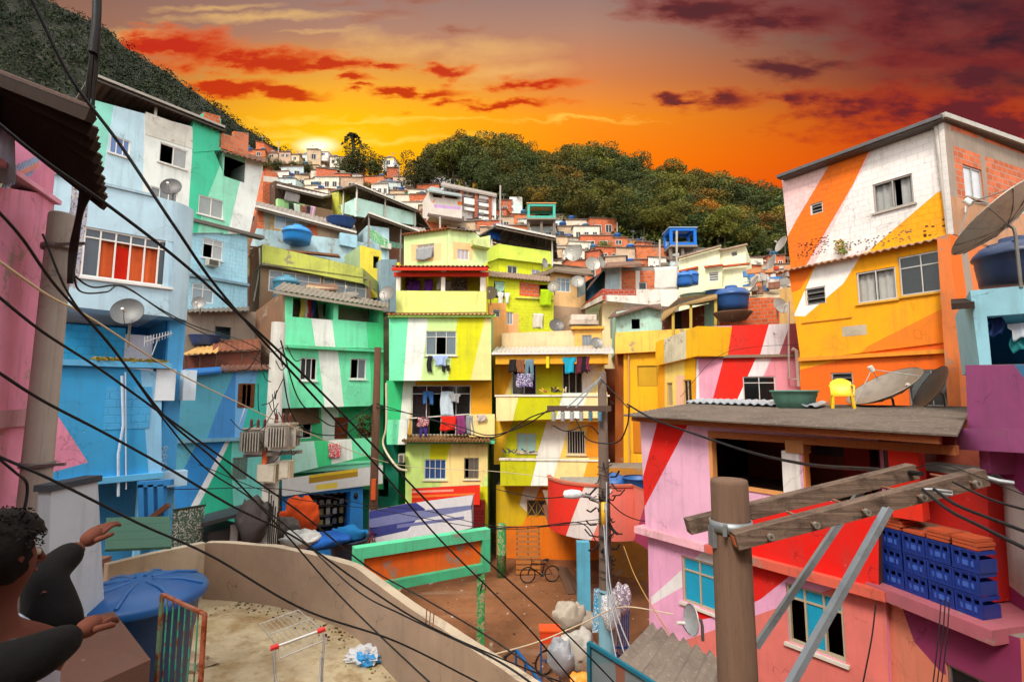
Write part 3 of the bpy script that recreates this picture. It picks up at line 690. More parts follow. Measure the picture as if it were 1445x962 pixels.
# floral cloth below the eave
cl = MB(); vs = []; fs = []
for i in range(11):
    for j in range(9): q = pa.w(u1 + .22 + .045 * i, zt + .35 - .17 * j + .02 * math.sin(i), .05 + .05 * math.sin(i * 1.5 + j * .4)); vs.append(q)
cl.mesh(vs, [(i * 9 + j, (i + 1) * 9 + j, (i + 1) * 9 + j + 1, i * 9 + j + 1) for i in range(10) for j in range(8)], '#c9cfe4:print', True); cl.build('floral_cloth', label='pale floral cloth hanging from the eave beside the concrete pole', cat='cloth')
# toys / antenna on the verandah
an = thing('antenna', 'pink comb antenna lying on the rail of the pink verandah', 'antenna', P(35, 262, 6)); mb = MB(); a, b = P(2, 256, 5.6), P(52, 232, 6.1); mb.bar(a, b, .05, .05, '#d08a80:plastic')
for i in range(9): q = a.lerp(b, .15 + i * .1); mb.bar(q + V((-.05, 0, -.14)), q + V((.05, 0, .14)), .018, .018, '#9fb6d8:plastic')
mb.build('boom', an)
mb = MB(); q0 = P(0, 165, 5.5); vs = []
for i in range(8):
    for j in range(7): vs.append(q0 + V((.02 * i * (1 + .12 * j), .02 * math.sin(i * 2), -.13 * j + .04 * math.sin(i))))
mb.mesh(vs, [(i * 7 + j, (i + 1) * 7 + j, (i + 1) * 7 + j + 1, i * 7 + j + 1) for i in range(7) for j in range(6)], '#b9bccb:cloth', True); mb.build('hanging_sheet', label='pale grey sheet hanging in the pink verandah', cat='laundry')
# ---- B. concrete pole and black cable bundle
q = P(66, 520, 6); q.z = 0; T = thing('concrete_pole', 'thick round concrete utility pole in front of the pink house', 'utility pole', q)
mb = MB(); ztop = P(92, 304, 6).z; mb.lathe(q, [(.185, 0), (.125, ztop), (.115, ztop + .02), (0, ztop + .02)], '#9a8e84:concrete', 24); mb.build('shaft', T)
for yy in (350, 655): cc = MB(); zz = P(66, yy, 6).z; cc.lathe(V((q.x, q.y, zz)), [(.148, -.03), (.165, -.03), (.165, .03), (.148, .03)], '#6f6a64:metal', 24); cc.bar(V((q.x + .1, q.y - .15, zz)), V((q.x + .42, q.y - .12, zz + .02)), .03, .03, '#6f6a64:metal'); cc.build('clamp', T)
mb = MB()
for i in range(7):
    o = (i - 3) * 2.2; ph = i * 1.3
    mb.tube(crsp([P(137 + o * .3, -30, 5.2), P(134 + o * .6 + 2 * math.sin(ph), 60, 5.2), P(124 + o + 3 * math.sin(ph + 1), 140, 5.3), P(118 + o * 1.4, 210, 5.4), P(122 + o * 1.2 + 6 * math.sin(ph), 255, 5.5), P(113 + o * .5, 300, 5.6), P(104 + o * .7, 350, 5.8), P(99 + o * .4, 400, 5.8)], 6), .014, '#1d1715:rubber', 6)
mb.tube(crsp([P(137, -30, 5.15), P(136, 30, 5.15), P(131, 75, 5.15)], 6), .045, '#141214:rubber', 8)
mb.build('cable_bundle', label='vertical bundle of twisted black cables dropping past the dark roof corner', cat='cable')
# ---- C. light blue house with the rounded balcony
pc = PL(95, 11.9, 272, 13.7)
T = house('rounded_blue_house', 'pale blue house with a rounded corner, orange curtains and brick recess below', pc, 1)
mb = MB(); wr = pc.rect(98, 315, 244, 387)
facade(mb, pc, [(60, 428), (60, 240), (140, 255), (238, 282), (238, 447)], LBLUE + ':plaster', [(wr,)], D=5)
uR, zT = pc.uz(238, 282); zB = pc.uz(238, 447)[1]
# rounded corner
rad = .75; seg = 10; prev = None
for i in range(seg + 1):
    a = PI / 2 * i / seg; q = (uR + rad * math.sin(a), -rad + rad * math.cos(a))
    if prev: mb.mesh([pc.w(prev[0], zB, prev[1]), pc.w(q[0], zB, q[1]), pc.w(q[0], zT, q[1]), pc.w(prev[0], zT, prev[1])], [(0, 1, 2, 3)], LBLUE + ':plaster', True)
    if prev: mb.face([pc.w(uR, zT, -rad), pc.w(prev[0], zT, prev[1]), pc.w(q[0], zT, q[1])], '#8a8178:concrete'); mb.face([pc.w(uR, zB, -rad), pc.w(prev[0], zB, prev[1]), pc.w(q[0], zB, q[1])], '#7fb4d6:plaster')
    prev = q
mb.mesh([pc.w(uR + rad, zB, -rad), pc.w(uR + rad, zB, -5), pc.w(uR + rad, zT, -5), pc.w(uR + rad, zT, -rad)], [(0, 1, 2, 3)], LBLUE + ':plaster')
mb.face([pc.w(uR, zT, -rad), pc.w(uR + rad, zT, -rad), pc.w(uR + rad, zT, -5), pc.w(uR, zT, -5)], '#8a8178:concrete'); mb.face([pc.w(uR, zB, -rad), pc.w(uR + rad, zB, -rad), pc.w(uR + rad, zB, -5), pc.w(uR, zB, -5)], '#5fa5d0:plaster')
u0 = pc.uz(98, 300)[0]
mb.pbox(pc, -1, uR - .3, zT - .02, zT + .05, -.3, .05, '#a8c4d2:old')
mb.build('wall', T)
window(T, pc, wr, 't7', open_=(0, 2, 3, 4, 5), curtain='#f0703c:cloth', cr=[(.0, .17), (.3, .88)], trans=.2, gl='#4a5560:frost', sill='#e9e7e2:paint')
rd = MB(); rd.pbox(pc, wr[0] * .57 + wr[1] * .43, wr[0] * .43 + wr[1] * .57, wr[2] + .05, wr[3] - .35, -.13, -.12, '#d8240c:cloth'); rd.build('curtain', T, 'bright red orange curtain')
# recess below
pr = back(pc, 1.3); rec = MB(); uL = pc.uz(95, 500)[0]; uE = pc.uz(246, 500)[0]; zq = pc.uz(180, 520)[1]
zc = pc.uz(100, 512)[1]
rec.pbox(pc, uL - 1, uR + .75, zc - .1, zB, -3.2, -3.1, '#1c78b4:plaster'); rec.pbox(pc, uR + .3, uR + .4, zc - .1, zB, -3.1, -.9, '#1c78b4:plaster'); rec.build('recess', T)
bw = MB(); z1 = pc.uz(150, 452)[1]; uk = pc.uz(186, 480)[0]; bw.pbox(pc, uL - 1, uk, zc - .1, z1 - .05, -1.2, -1.0, '#2f9ed2:brickpaint'); bw.pbox(pc, uk, uk + .62, zc - .1, z1 - .2, -1.2, -1.05, '#cfd2e0:plaster'); bw.build('brick_partition', T)
lw = MB(); zb0 = pc.uz(230, 672)[1]; uF = pc.uz(228, 600)[0]
facade(lw, pc, [(60, 690), (60, 505), (228, 525), (228, 672)], '#3aa2dc:plaster', [], [('#8cc6ea:plaster', [(197, 500), (240, 500), (240, 700), (212, 700)]), ('#e38fae:plaster', [(60, 560), (84, 590), (124, 652), (60, 670)])], D=3.4)
blk = pc.rect(150, 545, 212, 606); lw.pbox(pc, blk[0], blk[1], blk[2], blk[3], 0, .012, '#4aa8e0:brickpaint')
lw.pbox(pc, uL - 1, uF + .12, zc - .06, zc + .08, -.4, .12, '#5fb0e0:plaster'); lw.pbox(pc, uL - 1, uF + .1, zb0 - .02, zb0 + .12, -.4, .14, '#5fb4e4:plaster')
lw.build('lower_wall', T)
ml = MB()
for i in range(120): f = i / 120; q = pc.w(pc.uz(120, 505)[0] + (uF - pc.uz(120, 505)[0]) * rnd.uniform(.1, 1), zc + .1, rnd.uniform(-.3, .1)); clump(ml, q, .09, 9, ('#6a6a20:leaf', '#8a6a20:leaf')[i % 2], .035)
ml.build('moss', label='moss and weeds growing on the ledge under the blue brick recess', cat='moss', kind='stuff')
col_ = MB(); ux = pc.uz(240, 560)[0]; zf = 0; col_.pbox(pc, ux, ux + .38, 0, zB, -1.0, -.65, '#55aee6:plaster'); uy = pc.uz(198, 700)[0]; col_.pbox(pc, uy, uy + .12, 0, zb0, -.5, -.2, '#7fc4ea:plaster'); col_.build('column', T)
bx = MB(); r_ = pc.rect(221, 520, 246, 565); bx.pbox(pc, r_[0], r_[1] + .02, r_[2], r_[3], -.7, .02, '#dbe6ee:plaster'); bx.pbox(pc, r_[1] + .25, r_[1] + .55, r_[2], r_[3], -.9, -.2, '#cfe2ee:plaster'); bx.build('balcony_box', T)
lo = MB(); lo.pbox(pc, uL - 1.5, ux + .4, 0, zb0, -2.6, -1.6, '#3a96cc:plaster'); lo.build('ground_floor_wall', T)
g = MB(); gr = pc.rect(210, 632, 236, 668)   # pierced screen block
n = 6
for i in range(n):
    for j in range(n):
        c = pc.w(gr[0] + (gr[1] - gr[0]) * (i + .5 + .5 * (j % 2)) / n, gr[2] + (gr[3] - gr[2]) * (j + .5) / n, -.3); ra = (gr[3] - gr[2]) / n * .52
        g.lathe(c, [(ra * .72, -.04), (ra, -.04), (ra, .04), (ra * .72, .04), (ra * .72, -.04)], '#b8d4ea:plaster', 6, pc.n.to_track_quat('Z', 'Y').to_matrix())
g.pbox(pc, gr[0] - .08, gr[1] + .5, gr[2] - .4, gr[2] - .02, -.5, -.1, '#a9cfe8:plaster'); g.build('screen_block', T)
# conduits
pp = MB(); pp.tube([pc.p(172, 530, .08), pc.p(174, 600, .08), pc.p(167, 640, .08), pc.p(167, 700, .08)], .03, '#b9d0e2:plastic'); pp.tube([pc.p(177, 525, .08), pc.p(178, 690, .08)], .015, '#c9d0d8:plastic'); pp.build('conduit', T)
dish(181, 441, 11.8, .33, 'dark grey satellite dish in front of the blue brick recess', (.35, -1, .35), '#5d5f60:metal', .75)
dish(242, 265, 14.2, .27, 'dark grey satellite dish on the rounded pale blue parapet', (.3, -1, .3), '#504f50:metal', .5)
# antenna on pole and bicycle hung on screen
T = thing('antenna', 'white yagi antenna pointing out beside the blue house column', 'antenna', pc.p(225, 480, .3)); mb = MB(); a, b = pc.p(204, 482, .5), pc.p(243, 470, .2); mb.bar(a, b, .02, .02, '#cfd4d8:metal')
for i in range(10): q = a.lerp(b, i / 9.5); mb.bar(q - V((0, 0, .13 - .006 * i)), q + V((0, 0, .13 - .006 * i)), .01, .01, '#cfd4d8:metal')
mb.tube([a.lerp(b, .5), a.lerp(b, .3) - V((0, 0, .4))], .012, '#b9bcc0:metal', 6); mb.build('boom', T)
# ---- D. tall turquoise and white house
pd = PL(130, 19.6, 352, 24.4)
M_, Wt, Gr = '#a7e6d6', '#e6ece8', '#47c9a0'
T = house('tall_mint_house', 'tall mint, white and green striped house with a metal canopy on its roof', pd, 1)
mb = MB(); w1 = pd.rect(156, 190, 184, 215); w2 = pd.rect(226, 200, 265, 228); w3 = pd.rect(281, 274, 316, 301); w4 = pd.rect(213, 262, 251, 291); op = pd.rect(317, 220, 346, 249)
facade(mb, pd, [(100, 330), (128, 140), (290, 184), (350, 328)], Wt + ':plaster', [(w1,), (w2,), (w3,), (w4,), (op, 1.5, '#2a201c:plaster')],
       [('#8fdccb:plaster', [(80, 100), (168, 100), (130, 340), (80, 340)]), ('#bfe0ee:plaster', [(168, 100), (206, 100), (199, 340), (130, 340)]), (Gr + ':plaster', [(279, 100), (330, 100), (322, 212), (276, 340), (250, 340), (252, 262), (272, 205)]),
        ('#93e0c2:plaster', [(318, 214), (346, 214), (320, 340), (276, 340), (286, 296)])], D=6)
# right upper part
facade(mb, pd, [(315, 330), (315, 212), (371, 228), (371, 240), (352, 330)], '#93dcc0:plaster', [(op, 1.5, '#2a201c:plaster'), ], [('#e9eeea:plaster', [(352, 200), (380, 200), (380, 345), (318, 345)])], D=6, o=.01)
mb.build('wall', T)
pb_ = MB()
facade(pb_, pd, [(206, 190), (206, 158), (272, 182), (272, 210)], '#dcdad0:old', D=.3, o=.02); facade(pb_, pd, [(272, 215), (272, 170), (286, 160), (312, 168), (312, 212)], Gr + ':plaster', D=3, o=.03)
facade(pb_, pd, [(288, 172), (288, 158), (311, 164), (311, 178)], '#cf6c3c:brick', D=1, o=.05); facade(pb_, pd, [(309, 208), (310, 187), (330, 193), (330, 185), (351, 188), (350, 222)], '#d2744a:brick', D=.2, o=.03); pb_.build('parapet', T)
for r_, k, kw in ((w1, 's3', dict(gl='#5c7fb8:frost')), (w2, 's2', dict(open_=(0,), gl='#9fa3a3:frost')), (w3, 's2', dict(gl='#98a09e:frost')), (w4, 's3', dict(gl='#7d8688:frost'))): window(T, pd, r_, k, sill='#d9d9d4:paint', **kw)
rf = MB(); a, b, c_, d_ = pd.p(128, 106, .6), pd.p(322, 186, .6), pd.p(306, 195, -3), pd.p(128, 150, -3)
a2, b2 = pd.p(130, 103, .5), pd.p(318, 158, .5); zz = a2.z; b2.z = zz
kk = pd.uz(130, 103, .5)[0]; k2 = pd.uz(320, 160, .5)[0]
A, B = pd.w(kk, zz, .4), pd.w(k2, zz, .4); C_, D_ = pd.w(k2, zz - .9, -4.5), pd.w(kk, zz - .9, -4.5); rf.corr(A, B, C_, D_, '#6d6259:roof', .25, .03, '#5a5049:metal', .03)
for i in range(7): u = kk + (k2 - kk) * i / 6; rf.bar(pd.w(u, zz - .08, .35), pd.w(u, zz - .95, -4.4), .07, .07, '#4b423c:metal')
for o_ in (.3, -2, -4.3): rf.bar(pd.w(kk, zz - .12 + .19 * (o_ - .3), o_), pd.w(k2, zz - .12 + .19 * (o_ - .3), o_), .08, .08, '#4b423c:metal')
rf.bar(A + V((0, 0, .02)), B + V((0, 0, .02)), .07, .1, '#9a938a:metal')
for x in (218, 285): u, z = pd.uz(x, 175, -.1); rf.pbox(pd, u - .05, u + .05, z - .3, zz - .1, -.15, -.05, '#b9b4ab:metal')
rf.face([pd.w(kk, zz - .95, -4.5), pd.w(k2, zz - .95, -4.5), pd.w(k2, zz - 3.4, -4.5), pd.w(kk, zz - 3.4, -4.5)], '#5b4f48:roof'); rf.build('canopy', T)
r2 = MB(); r2.corr(pd.p(312, 213, .5), pd.p(378, 230, .5), pd.p(378, 224, -1.2), pd.p(312, 206, -1.2), '#6b4a38:roof', .25, .04); r2.build('awning', T)
# lower light blue body
mb = MB(); w5 = pd.rect(289, 334, 317, 362); w6 = pd.rect(274, 398, 304, 424)
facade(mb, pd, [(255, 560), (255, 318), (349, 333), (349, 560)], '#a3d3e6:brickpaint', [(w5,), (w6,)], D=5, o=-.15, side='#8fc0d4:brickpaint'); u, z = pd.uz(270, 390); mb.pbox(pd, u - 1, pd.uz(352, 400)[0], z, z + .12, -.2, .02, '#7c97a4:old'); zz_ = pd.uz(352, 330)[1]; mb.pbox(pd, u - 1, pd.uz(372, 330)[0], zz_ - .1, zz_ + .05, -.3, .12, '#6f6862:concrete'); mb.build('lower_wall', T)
window(T, pd, w5, 't2', o=-.15, open_=(0,), gl='#a9aeb0:frost', sill='#cfd6d8:paint'); window(T, pd, w6, 't2', o=-.15, gl='#8fa0a8:frost')
acunit(pd, pd.rect(292, 365, 308, 374, .1), 'small air conditioner under the half open window of the pale blue wall', o=-.1)
acunit(pd, pd.rect(292, 374, 300, 382, .3), 'window air conditioner low on the pale blue brick wall', o=-.1) if False else None
dish(281, 428, 21.0, .27, 'grey satellite dish on the lower pale blue wall', (.2, -1, .2), '#7d7c7a:metal', .4)
# ---- brown plastered houses between D and E
pe0 = PL(258, 21.6, 372, 24)
T = simple('old unpainted plaster house squeezed below the pale blue wall', pe0, [(255, 560), (255, 440), (372, 440), (372, 560)], '#9c8d7e:old', [(304, 460, 326, 478, 'hole')], D=4); mb = MB(); mb.corr(pe0.p(262, 440, .5), pe0.p(352, 438, .5), pe0.p(352, 430, -2), pe0.p(262, 432, -2), '#6e675e:roof', .2, .03); mb.build('roof', T)
pe1 = PL(255, 20.3, 372, 22)
T = thing('lean_to', 'tin and wood lean-to sagging above the teal house', 'shed', pe1.p(258, 518)); mb = MB(); mb.corr(pe1.p(256, 500, .5), pe1.p(306, 497, .5), pe1.p(322, 482, -1.4), pe1.p(282, 488, -1.4), '#c69a5c:roof', .2, .03); mb.corr(pe1.p(300, 496, .2), pe1.p(368, 492, .2), pe1.p(366, 478, -1.5), pe1.p(300, 480, -1.5), '#7c4a36:roof', .2, .03); mb.build('roof', T)
mb = MB(); facade(mb, pe1, [(258, 525), (258, 502), (368, 494), (368, 525)], '#7a4434:old', D=2)
for x in (262, 282, 305, 342): mb.tube([pe1.p(x, 524, .3), pe1.p(x, 500, .3)], .035, '#6a4c38:wood', 6)
mb.build('wall', T)
tank(289, 487, 21.9, .62, .42, 'shallow dark blue tub behind the tin lean-to roof', '#274a86:plastic', False, 'water_tub')
# ---- E. teal and blue triangle house
pe = PL(250, 19.0, 388, 20.8)
T = house('teal_blue_house', 'teal and blue house painted with diagonal triangles behind the transformer pole', pe, 1)
mb = MB(); we = pe.rect(337, 541, 359, 575); 
facade(mb, pe, [(249, 622), (249, 530), (388, 520), (388, 614)], '#62b7cf:plaster', [(we,)], [('#4a96d8:plaster', [(333, 520), (342, 512), (333, 625), (290, 625), (308, 575)]), ('#7cbdf0:plaster', [(333, 515), (364, 515), (346, 625), (331, 625)]), ('#e8ebee:plaster', [(362, 515), (370, 515), (348, 572), (339, 620), (331, 620)]), ('#3fcbb6:plaster', [(369, 515), (392, 510), (392, 625), (337, 625), (349, 580)])], D=5, top='#3c6ea8:plaster')
facade(mb, pe, [(246, 745), (246, 622), (388, 615), (388, 745)], '#5db0c4:plaster', [(pe.rect(329, 646, 349, 678),)], [('#2a86cc:plaster', [(283, 615), (325, 615), (262, 725), (246, 725), (246, 688)]), ('#dfe4e6:plaster', [(322, 615), (330, 615), (264, 745), (253, 745)]), ('#28b592:plaster', [(328, 615), (395, 605), (395, 750), (264, 750)]), ('#79d8cc:plaster', [(328, 618), (392, 612), (392, 700), (330, 720), (326, 650)])], D=5, o=-.1)
u0_, z_ = pe.uz(250, 622); mb.pbox(pe, u0_ - .1, pe.uz(386, 616)[0], z_ - .08, z_ + .05, -.3, .1, '#7fb6cc:old'); mb.build('wall', T)
wo = window(T, pe, we, 's2', fm='#8a5a34:wood', gl='#1c1c20:glass', open_=(0, 1), rec=.02)
sh = MB()
for s_ in (0, 1):
    u = we[0] if s_ == 0 else we[1] - .14
    for i in range(14): z = we[2] + (we[3] - we[2]) * (i + .5) / 14; sh.pbox(pe, u, u + .14, z - .02, z + .025, .0, .03, '#9a5e30:wood')
sh.build('shutter', wo); window(T, pe, pe.rect(329, 646, 349, 678), 's2', fm='#8b8f88:metal', gl='#6a8c80:frost', o=-.1)
tr = MB(); tr.slab([pe.p(247, 530, .4), pe.p(312, 523, .4), pe.p(330, 516, -1.2), pe.p(262, 520, -1.2)], .08, '#2b6db0:cloth', '#2b6db0:cloth'); tr.build('tarpaulin', label='blue tarpaulin laid over the teal house roof edge', cat='tarpaulin')
mb = MB(); mb.corr(pe.p(312, 523, .3), pe.p(388, 520, .3), pe.p(388, 514, -1.2), pe.p(312, 515, -1.2), '#6e4a3c:roof', .18, .03); mb.build('roof', T)
# blue roofed low shelter and clutter near the transformer pole
ps = PL(250, 14.5, 395, 17)
T = thing('scrap_panel', 'green patterned scrap panel standing above the terrace wall', 'panel', ps.p(262, 770)); mb = MB(); r_ = ps.rect(245, 721, 287, 768); mb.pbox(ps, r_[0], r_[1], r_[2] - .3, r_[3], -.04, 0, '#5d7a62:print'); mb.pbox(ps, r_[0] - .03, r_[1] + .03, r_[3], r_[3] + .05, -.05, .02, '#4e5c4c:wood'); mb.build('board', T)
T = thing('market_stall', 'dark grey roofed stall with cluttered counter behind the terrace wall', 'stall', ps.p(330, 780)); mb = MB(); mb.slab([ps.p(284, 738, .6), ps.p(372, 715, .6), ps.p(384, 700, -1.2), ps.p(290, 725, -1.2)], .1, '#4f5054:metal'); mb.build('roof', T); mb = MB(); mb.pbox(ps, ps.uz(288, 740)[0], ps.uz(340, 740)[0], 3, ps.uz(310, 745)[1], -1.2, .3, '#4b4a4c:metal'); mb.pbox(ps, ps.uz(318, 740)[0], ps.uz(328, 740)[0], ps.uz(320, 763)[1], ps.uz(320, 738)[1], .3, .34, '#d8d9dc:paint'); mb.build('counter', T)
mb = MB()
for x in (342, 352, 372, 392): mb.bar(ps.p(x, 790, -.8), ps.p(x, 716, -.8), .06, .06, '#3b3230:wood')
mb.bar(ps.p(335, 770, .5), ps.p(395, 715, .5), .07, .07, '#6b3a26:wood'); mb.build('posts', T)
T = thing('blue_beam_shelter', 'blue timber posts of a shelter under the blue house', 'shelter', P(212, 790, 11)); mb = MB()
for x in (203, 217, 231): mb.bar(P(x, 770, 11), P(x - 2, 683, 11), .12, .12, '#2f7fc0:paint')
mb.bar(P(198, 742, 10.9), P(238, 712, 10.9), .08, .1, '#7a4a34:wood'); mb.bar(P(196, 683, 11), P(243, 680, 11), .12, .12, '#2f7fc0:paint'); mb.build('posts', T)
# green slatted corrugated roof at the left end of the terrace
T = thing('green_roof', 'faded green plank roof reaching out beyond the terrace tank', 'roof', P(195, 775, 8.6)); mb = MB()
a, b = P(148, 775, 7.6), P(242, 771, 7.9); c_, d_ = P(240, 728, 9.2), P(150, 730, 9)
for i in range(4): f0, f1 = i / 4 + .006, (i + 1) / 4; L = lambda f, s_: (a.lerp(d_, f) if s_ == 0 else b.lerp(c_, f)); mb.slab([L(f0, 0), L(f0, 1), L(f1, 1), L(f1, 0)], .035 + .01 * (i % 2), '#52806a:wood')
mb.build('planks', T)
# ================================================================ CENTRE ROW
# ---- G. green striped house
pg = PL(395, 22, 542, 24.6)
T = house('green_house', 'green house with white diagonal stripe and open loggia on its top floor', pg, 1)
Gm, Gd, Wh, Mn = '#76e8b2', '#46d488', '#e9efe6', '#b9ecd8'
mb = MB(); l1 = pg.rect(414, 416, 471, 447); l2 = pg.rect(478, 425, 535, 451)
facade(mb, pg, [(402, 487), (402, 409), (541, 432), (541, 492)], Gm + ':plaster', [(l1, 1.6, '#b8aa98:plaster'), (l2, 1.6, '#b29f8c:plaster')], [(Wh + ':plaster', [(438, 440), (467, 440), (474, 495), (446, 495)]), (Gd + ':plaster', [(513, 400), (545, 400), (545, 500), (520, 500)])], D=6, side='#8a6c54:old')
w1, w2 = pg.rect(426, 504, 449, 536), pg.rect(497, 505, 519, 534)
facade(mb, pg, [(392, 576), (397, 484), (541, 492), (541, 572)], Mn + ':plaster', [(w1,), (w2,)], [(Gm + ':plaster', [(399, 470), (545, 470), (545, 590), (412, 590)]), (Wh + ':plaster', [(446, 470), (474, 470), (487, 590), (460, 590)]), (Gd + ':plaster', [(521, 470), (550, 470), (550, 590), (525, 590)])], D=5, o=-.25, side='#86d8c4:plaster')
u0, z0 = pg.uz(402, 487); u1 = pg.uz(541, 490)[0]; mb.pbox(pg, u0, u1, z0 - .1, z0 + .03, -.3, .05, '#59d098:old')
w3, w4 = pg.rect(424, 592, 450, 622), pg.rect(484, 590, 503, 622)
facade(mb, pg, [(392, 690), (392, 576), (541, 570), (541, 690)], '#44c884:plaster', [(w3,), (w4,)], [(Wh + ':plaster', [(452, 560), (476, 560), (486, 700), (460, 700)]), ('#54c8b8:plaster', [(380, 560), (418, 560), (418, 700), (380, 700)])], D=4, o=-1.3)
facade(mb, pg, [(412, 668), (412, 624), (530, 617), (530, 640)], Mn + ':plaster', [], [(Gd + ':plaster', [(440, 600), (460, 600), (473, 690), (453, 690)]), (Wh + ':plaster', [(462, 600), (494, 600), (502, 690), (474, 690)]), (Gm + ':plaster', [(494, 600), (545, 600), (545, 690), (502, 690)])], D=.15, o=.35)
u2 = pg.uz(412, 650)[0]; z2 = pg.uz(412, 664)[1]; mb.pbox(pg, u2 + .02, u1, z2 - .1, z2 + .05, -1.3, .18, '#7fd6b4:plaster'); mb.build('wall', T)
window(T, pg, w1, 's3', o=-.25, gl='#3a4044:glass', open_=(2,), sill='#dfe3df:paint', fm='#d8d4ce:paint'); window(T, pg, w2, 's2', o=-.25, open_=(0,), sill='#dfe3df:paint', gl='#5d686c:frost', fm='#d8d4ce:paint'); window(T, pg, w3, 's2', o=-1.3, gl='#c9cac0:frost', open_=(1,))
dr = MB(); dr.pbox(pg, w4[0], w4[1], w4[2], w4[3], -1.4, -1.34, '#a8431c:wood')
for x in (0.08, .55):
    for y in (.08, .55): a = w4[0] + (w4[1] - w4[0]) * x; b = w4[2] + (w4[3] - w4[2]) * y; dr.pbox(pg, a, a + (w4[1] - w4[0]) * .37, b, b + (w4[3] - w4[2]) * .36, -1.34, -1.32, '#923a18:wood')
dr.build('shutter_door', T)
rf = MB(); rf.corr(pg.p(386, 408, .45), pg.p(548, 434, .45), pg.p(548, 427, -2.5), pg.p(400, 398, -2.5), '#857c70:roof', .22, .035, '#6b4c34:wood', .03); rf.bar(pg.p(386, 412, .42), pg.p(548, 438, .42), .1, .12, '#b5ab98:wood'); rf.build('roof', T)
wb = MB()
for x in (414, 468, 473, 478, 532): pass
pgi = back(pg, 1.55); r_ = pgi.rect(457, 420, 470, 446); wb.pbox(pgi, r_[0], r_[1], r_[2], r_[3], .02, .06, '#3a2c26:wood'); wb.pbox(pgi, r_[0] + .15, r_[1] - .1, r_[2], r_[3] - .2, .06, .1, '#b9c4cc:glass'); r_ = pgi.rect(520, 425, 533, 450); wb.pbox(pgi, r_[0], r_[1], r_[2], r_[3], .02, .06, '#5c2f22:wood'); wb.build('inner_door', T)
for x, c, l in ((424, '#d9c060', 'mustard'), (430, '#d8d4cc', 'white'), (434, '#c02a22', 'red'), (439, '#2a3a70', 'dark blue')): garment(pg, x, 420, .2, .95, c + ':cloth', f'{l} garment hanging in the green loggia', 'sheet', -.6)
garment(pg, 464, 626, .5, .62, '#d8545c:print', 'red and white towel hung over the mint balcony', 'sheet', .42)
# old brown side wall, tall conduit pipe
T = simple('narrow brown weathered house behind the left side of the green house', PL(360, 23.5, 400, 22.6), [(360, 600), (360, 440), (402, 408), (402, 600)], '#80604a:old', D=4, side='#70543f:old')
mb = MB(); mb.tube([pg.p(384, 620, .5), pg.p(384, 470, .5)], .0, '#c9c0b0:plastic'); 
# blue shop under green house
pgs = PL(398, 21.3, 545, 23.2)
T = house('blue_shop', 'blue ground floor shop with yellow sign board and dark open front', pgs, 1, 'shop')
mb = MB(); so_ = pgs.rect(435, 698, 494, 770)
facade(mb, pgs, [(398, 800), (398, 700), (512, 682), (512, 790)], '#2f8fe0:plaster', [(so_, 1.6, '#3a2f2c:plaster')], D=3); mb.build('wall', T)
sg = MB(); facade(sg, pgs, [(398, 700), (398, 676), (540, 656), (540, 682)], '#d5d8d6:paint', D=.15, o=.25, paints=[('#d9bc2a:paint', [(436, 660), (505, 655), (505, 672), (436, 682)]), ('#a8862a:paint', [(436, 674), (505, 665), (505, 672), (436, 682)]), ('#e4cf50:paint', [(446, 684), (476, 680), (476, 688), (446, 691)])]); sg.build('sign_board', T)
sh = MB()
for i in range(5):
    z = so_[2] + .5 + i * .42; sh.pbox(pgs, so_[0] + .2, so_[1] - .6, z, z + .04, -1.4, -.9, '#6f6a66:wood')
    for j in range(7): u = so_[0] + .3 + j * .28; sh.pbox(pgs, u, u + .17, z + .04, z + .04 + rnd.uniform(.15, .3), -1.3, -1.1, rnd.choice(['#8f8a78:plastic', '#b8b2a0:plastic', '#6a6f72:plastic', '#9a8a5a:plastic', '#c9c4b8:plastic']))
sh.build('shelf', T)
lp = thing('wall_lamp', 'small black lantern on the blue shop pillar', 'lamp', pgs.p(502, 700, .1)); mb = MB(); mb.lathe(pgs.p(502, 700, .15), [(0, -.12), (.07, -.1), (.1, .08), (.05, .14), (0, .18)], '#22252c:metal', 10); mb.build('lantern', lp)
# dark alley with teal back, between green and lime houses
T = simple('teal painted back house in the dark alley behind the wooden pole', PL(500, 26.5, 560, 26), [(500, 790), (500, 560), (562, 560), (562, 790)], '#1d8f72:plaster', [(534, 674, 548, 700, 'hole')], D=2)
# ---- H. central lime house
ph = PL(545, 24, 696, 24)
LIME, YEL, CRM, AMB = '#c9e878', '#d9d816', '#f6dd92', '#f2a81c'
T = house('central_lime_house', 'three storey house striped green, white, lime and yellow with red tiled loggia', ph, 1)
mb = MB(); w1 = ph.rect(601, 467, 644, 501)
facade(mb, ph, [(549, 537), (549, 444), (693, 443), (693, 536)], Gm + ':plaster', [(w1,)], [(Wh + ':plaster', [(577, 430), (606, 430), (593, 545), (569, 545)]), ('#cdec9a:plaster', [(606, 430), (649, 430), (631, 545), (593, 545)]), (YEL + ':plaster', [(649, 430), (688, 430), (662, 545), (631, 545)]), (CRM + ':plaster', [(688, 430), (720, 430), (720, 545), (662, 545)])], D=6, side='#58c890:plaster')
w2 = ph.rect(576, 543, 662, 616)
facade(mb, ph, [(545, 625), (545, 537), (694, 536), (694, 615)], '#37c47c:plaster', [(w2,)], [('#e6e8da:plaster', [(570, 530), (590, 530), (574, 630), (562, 630)]), (AMB + ':plaster', [(588, 530), (700, 530), (700, 630), (572, 630)])], D=5, o=-.9, side='#2b9a62:plaster')
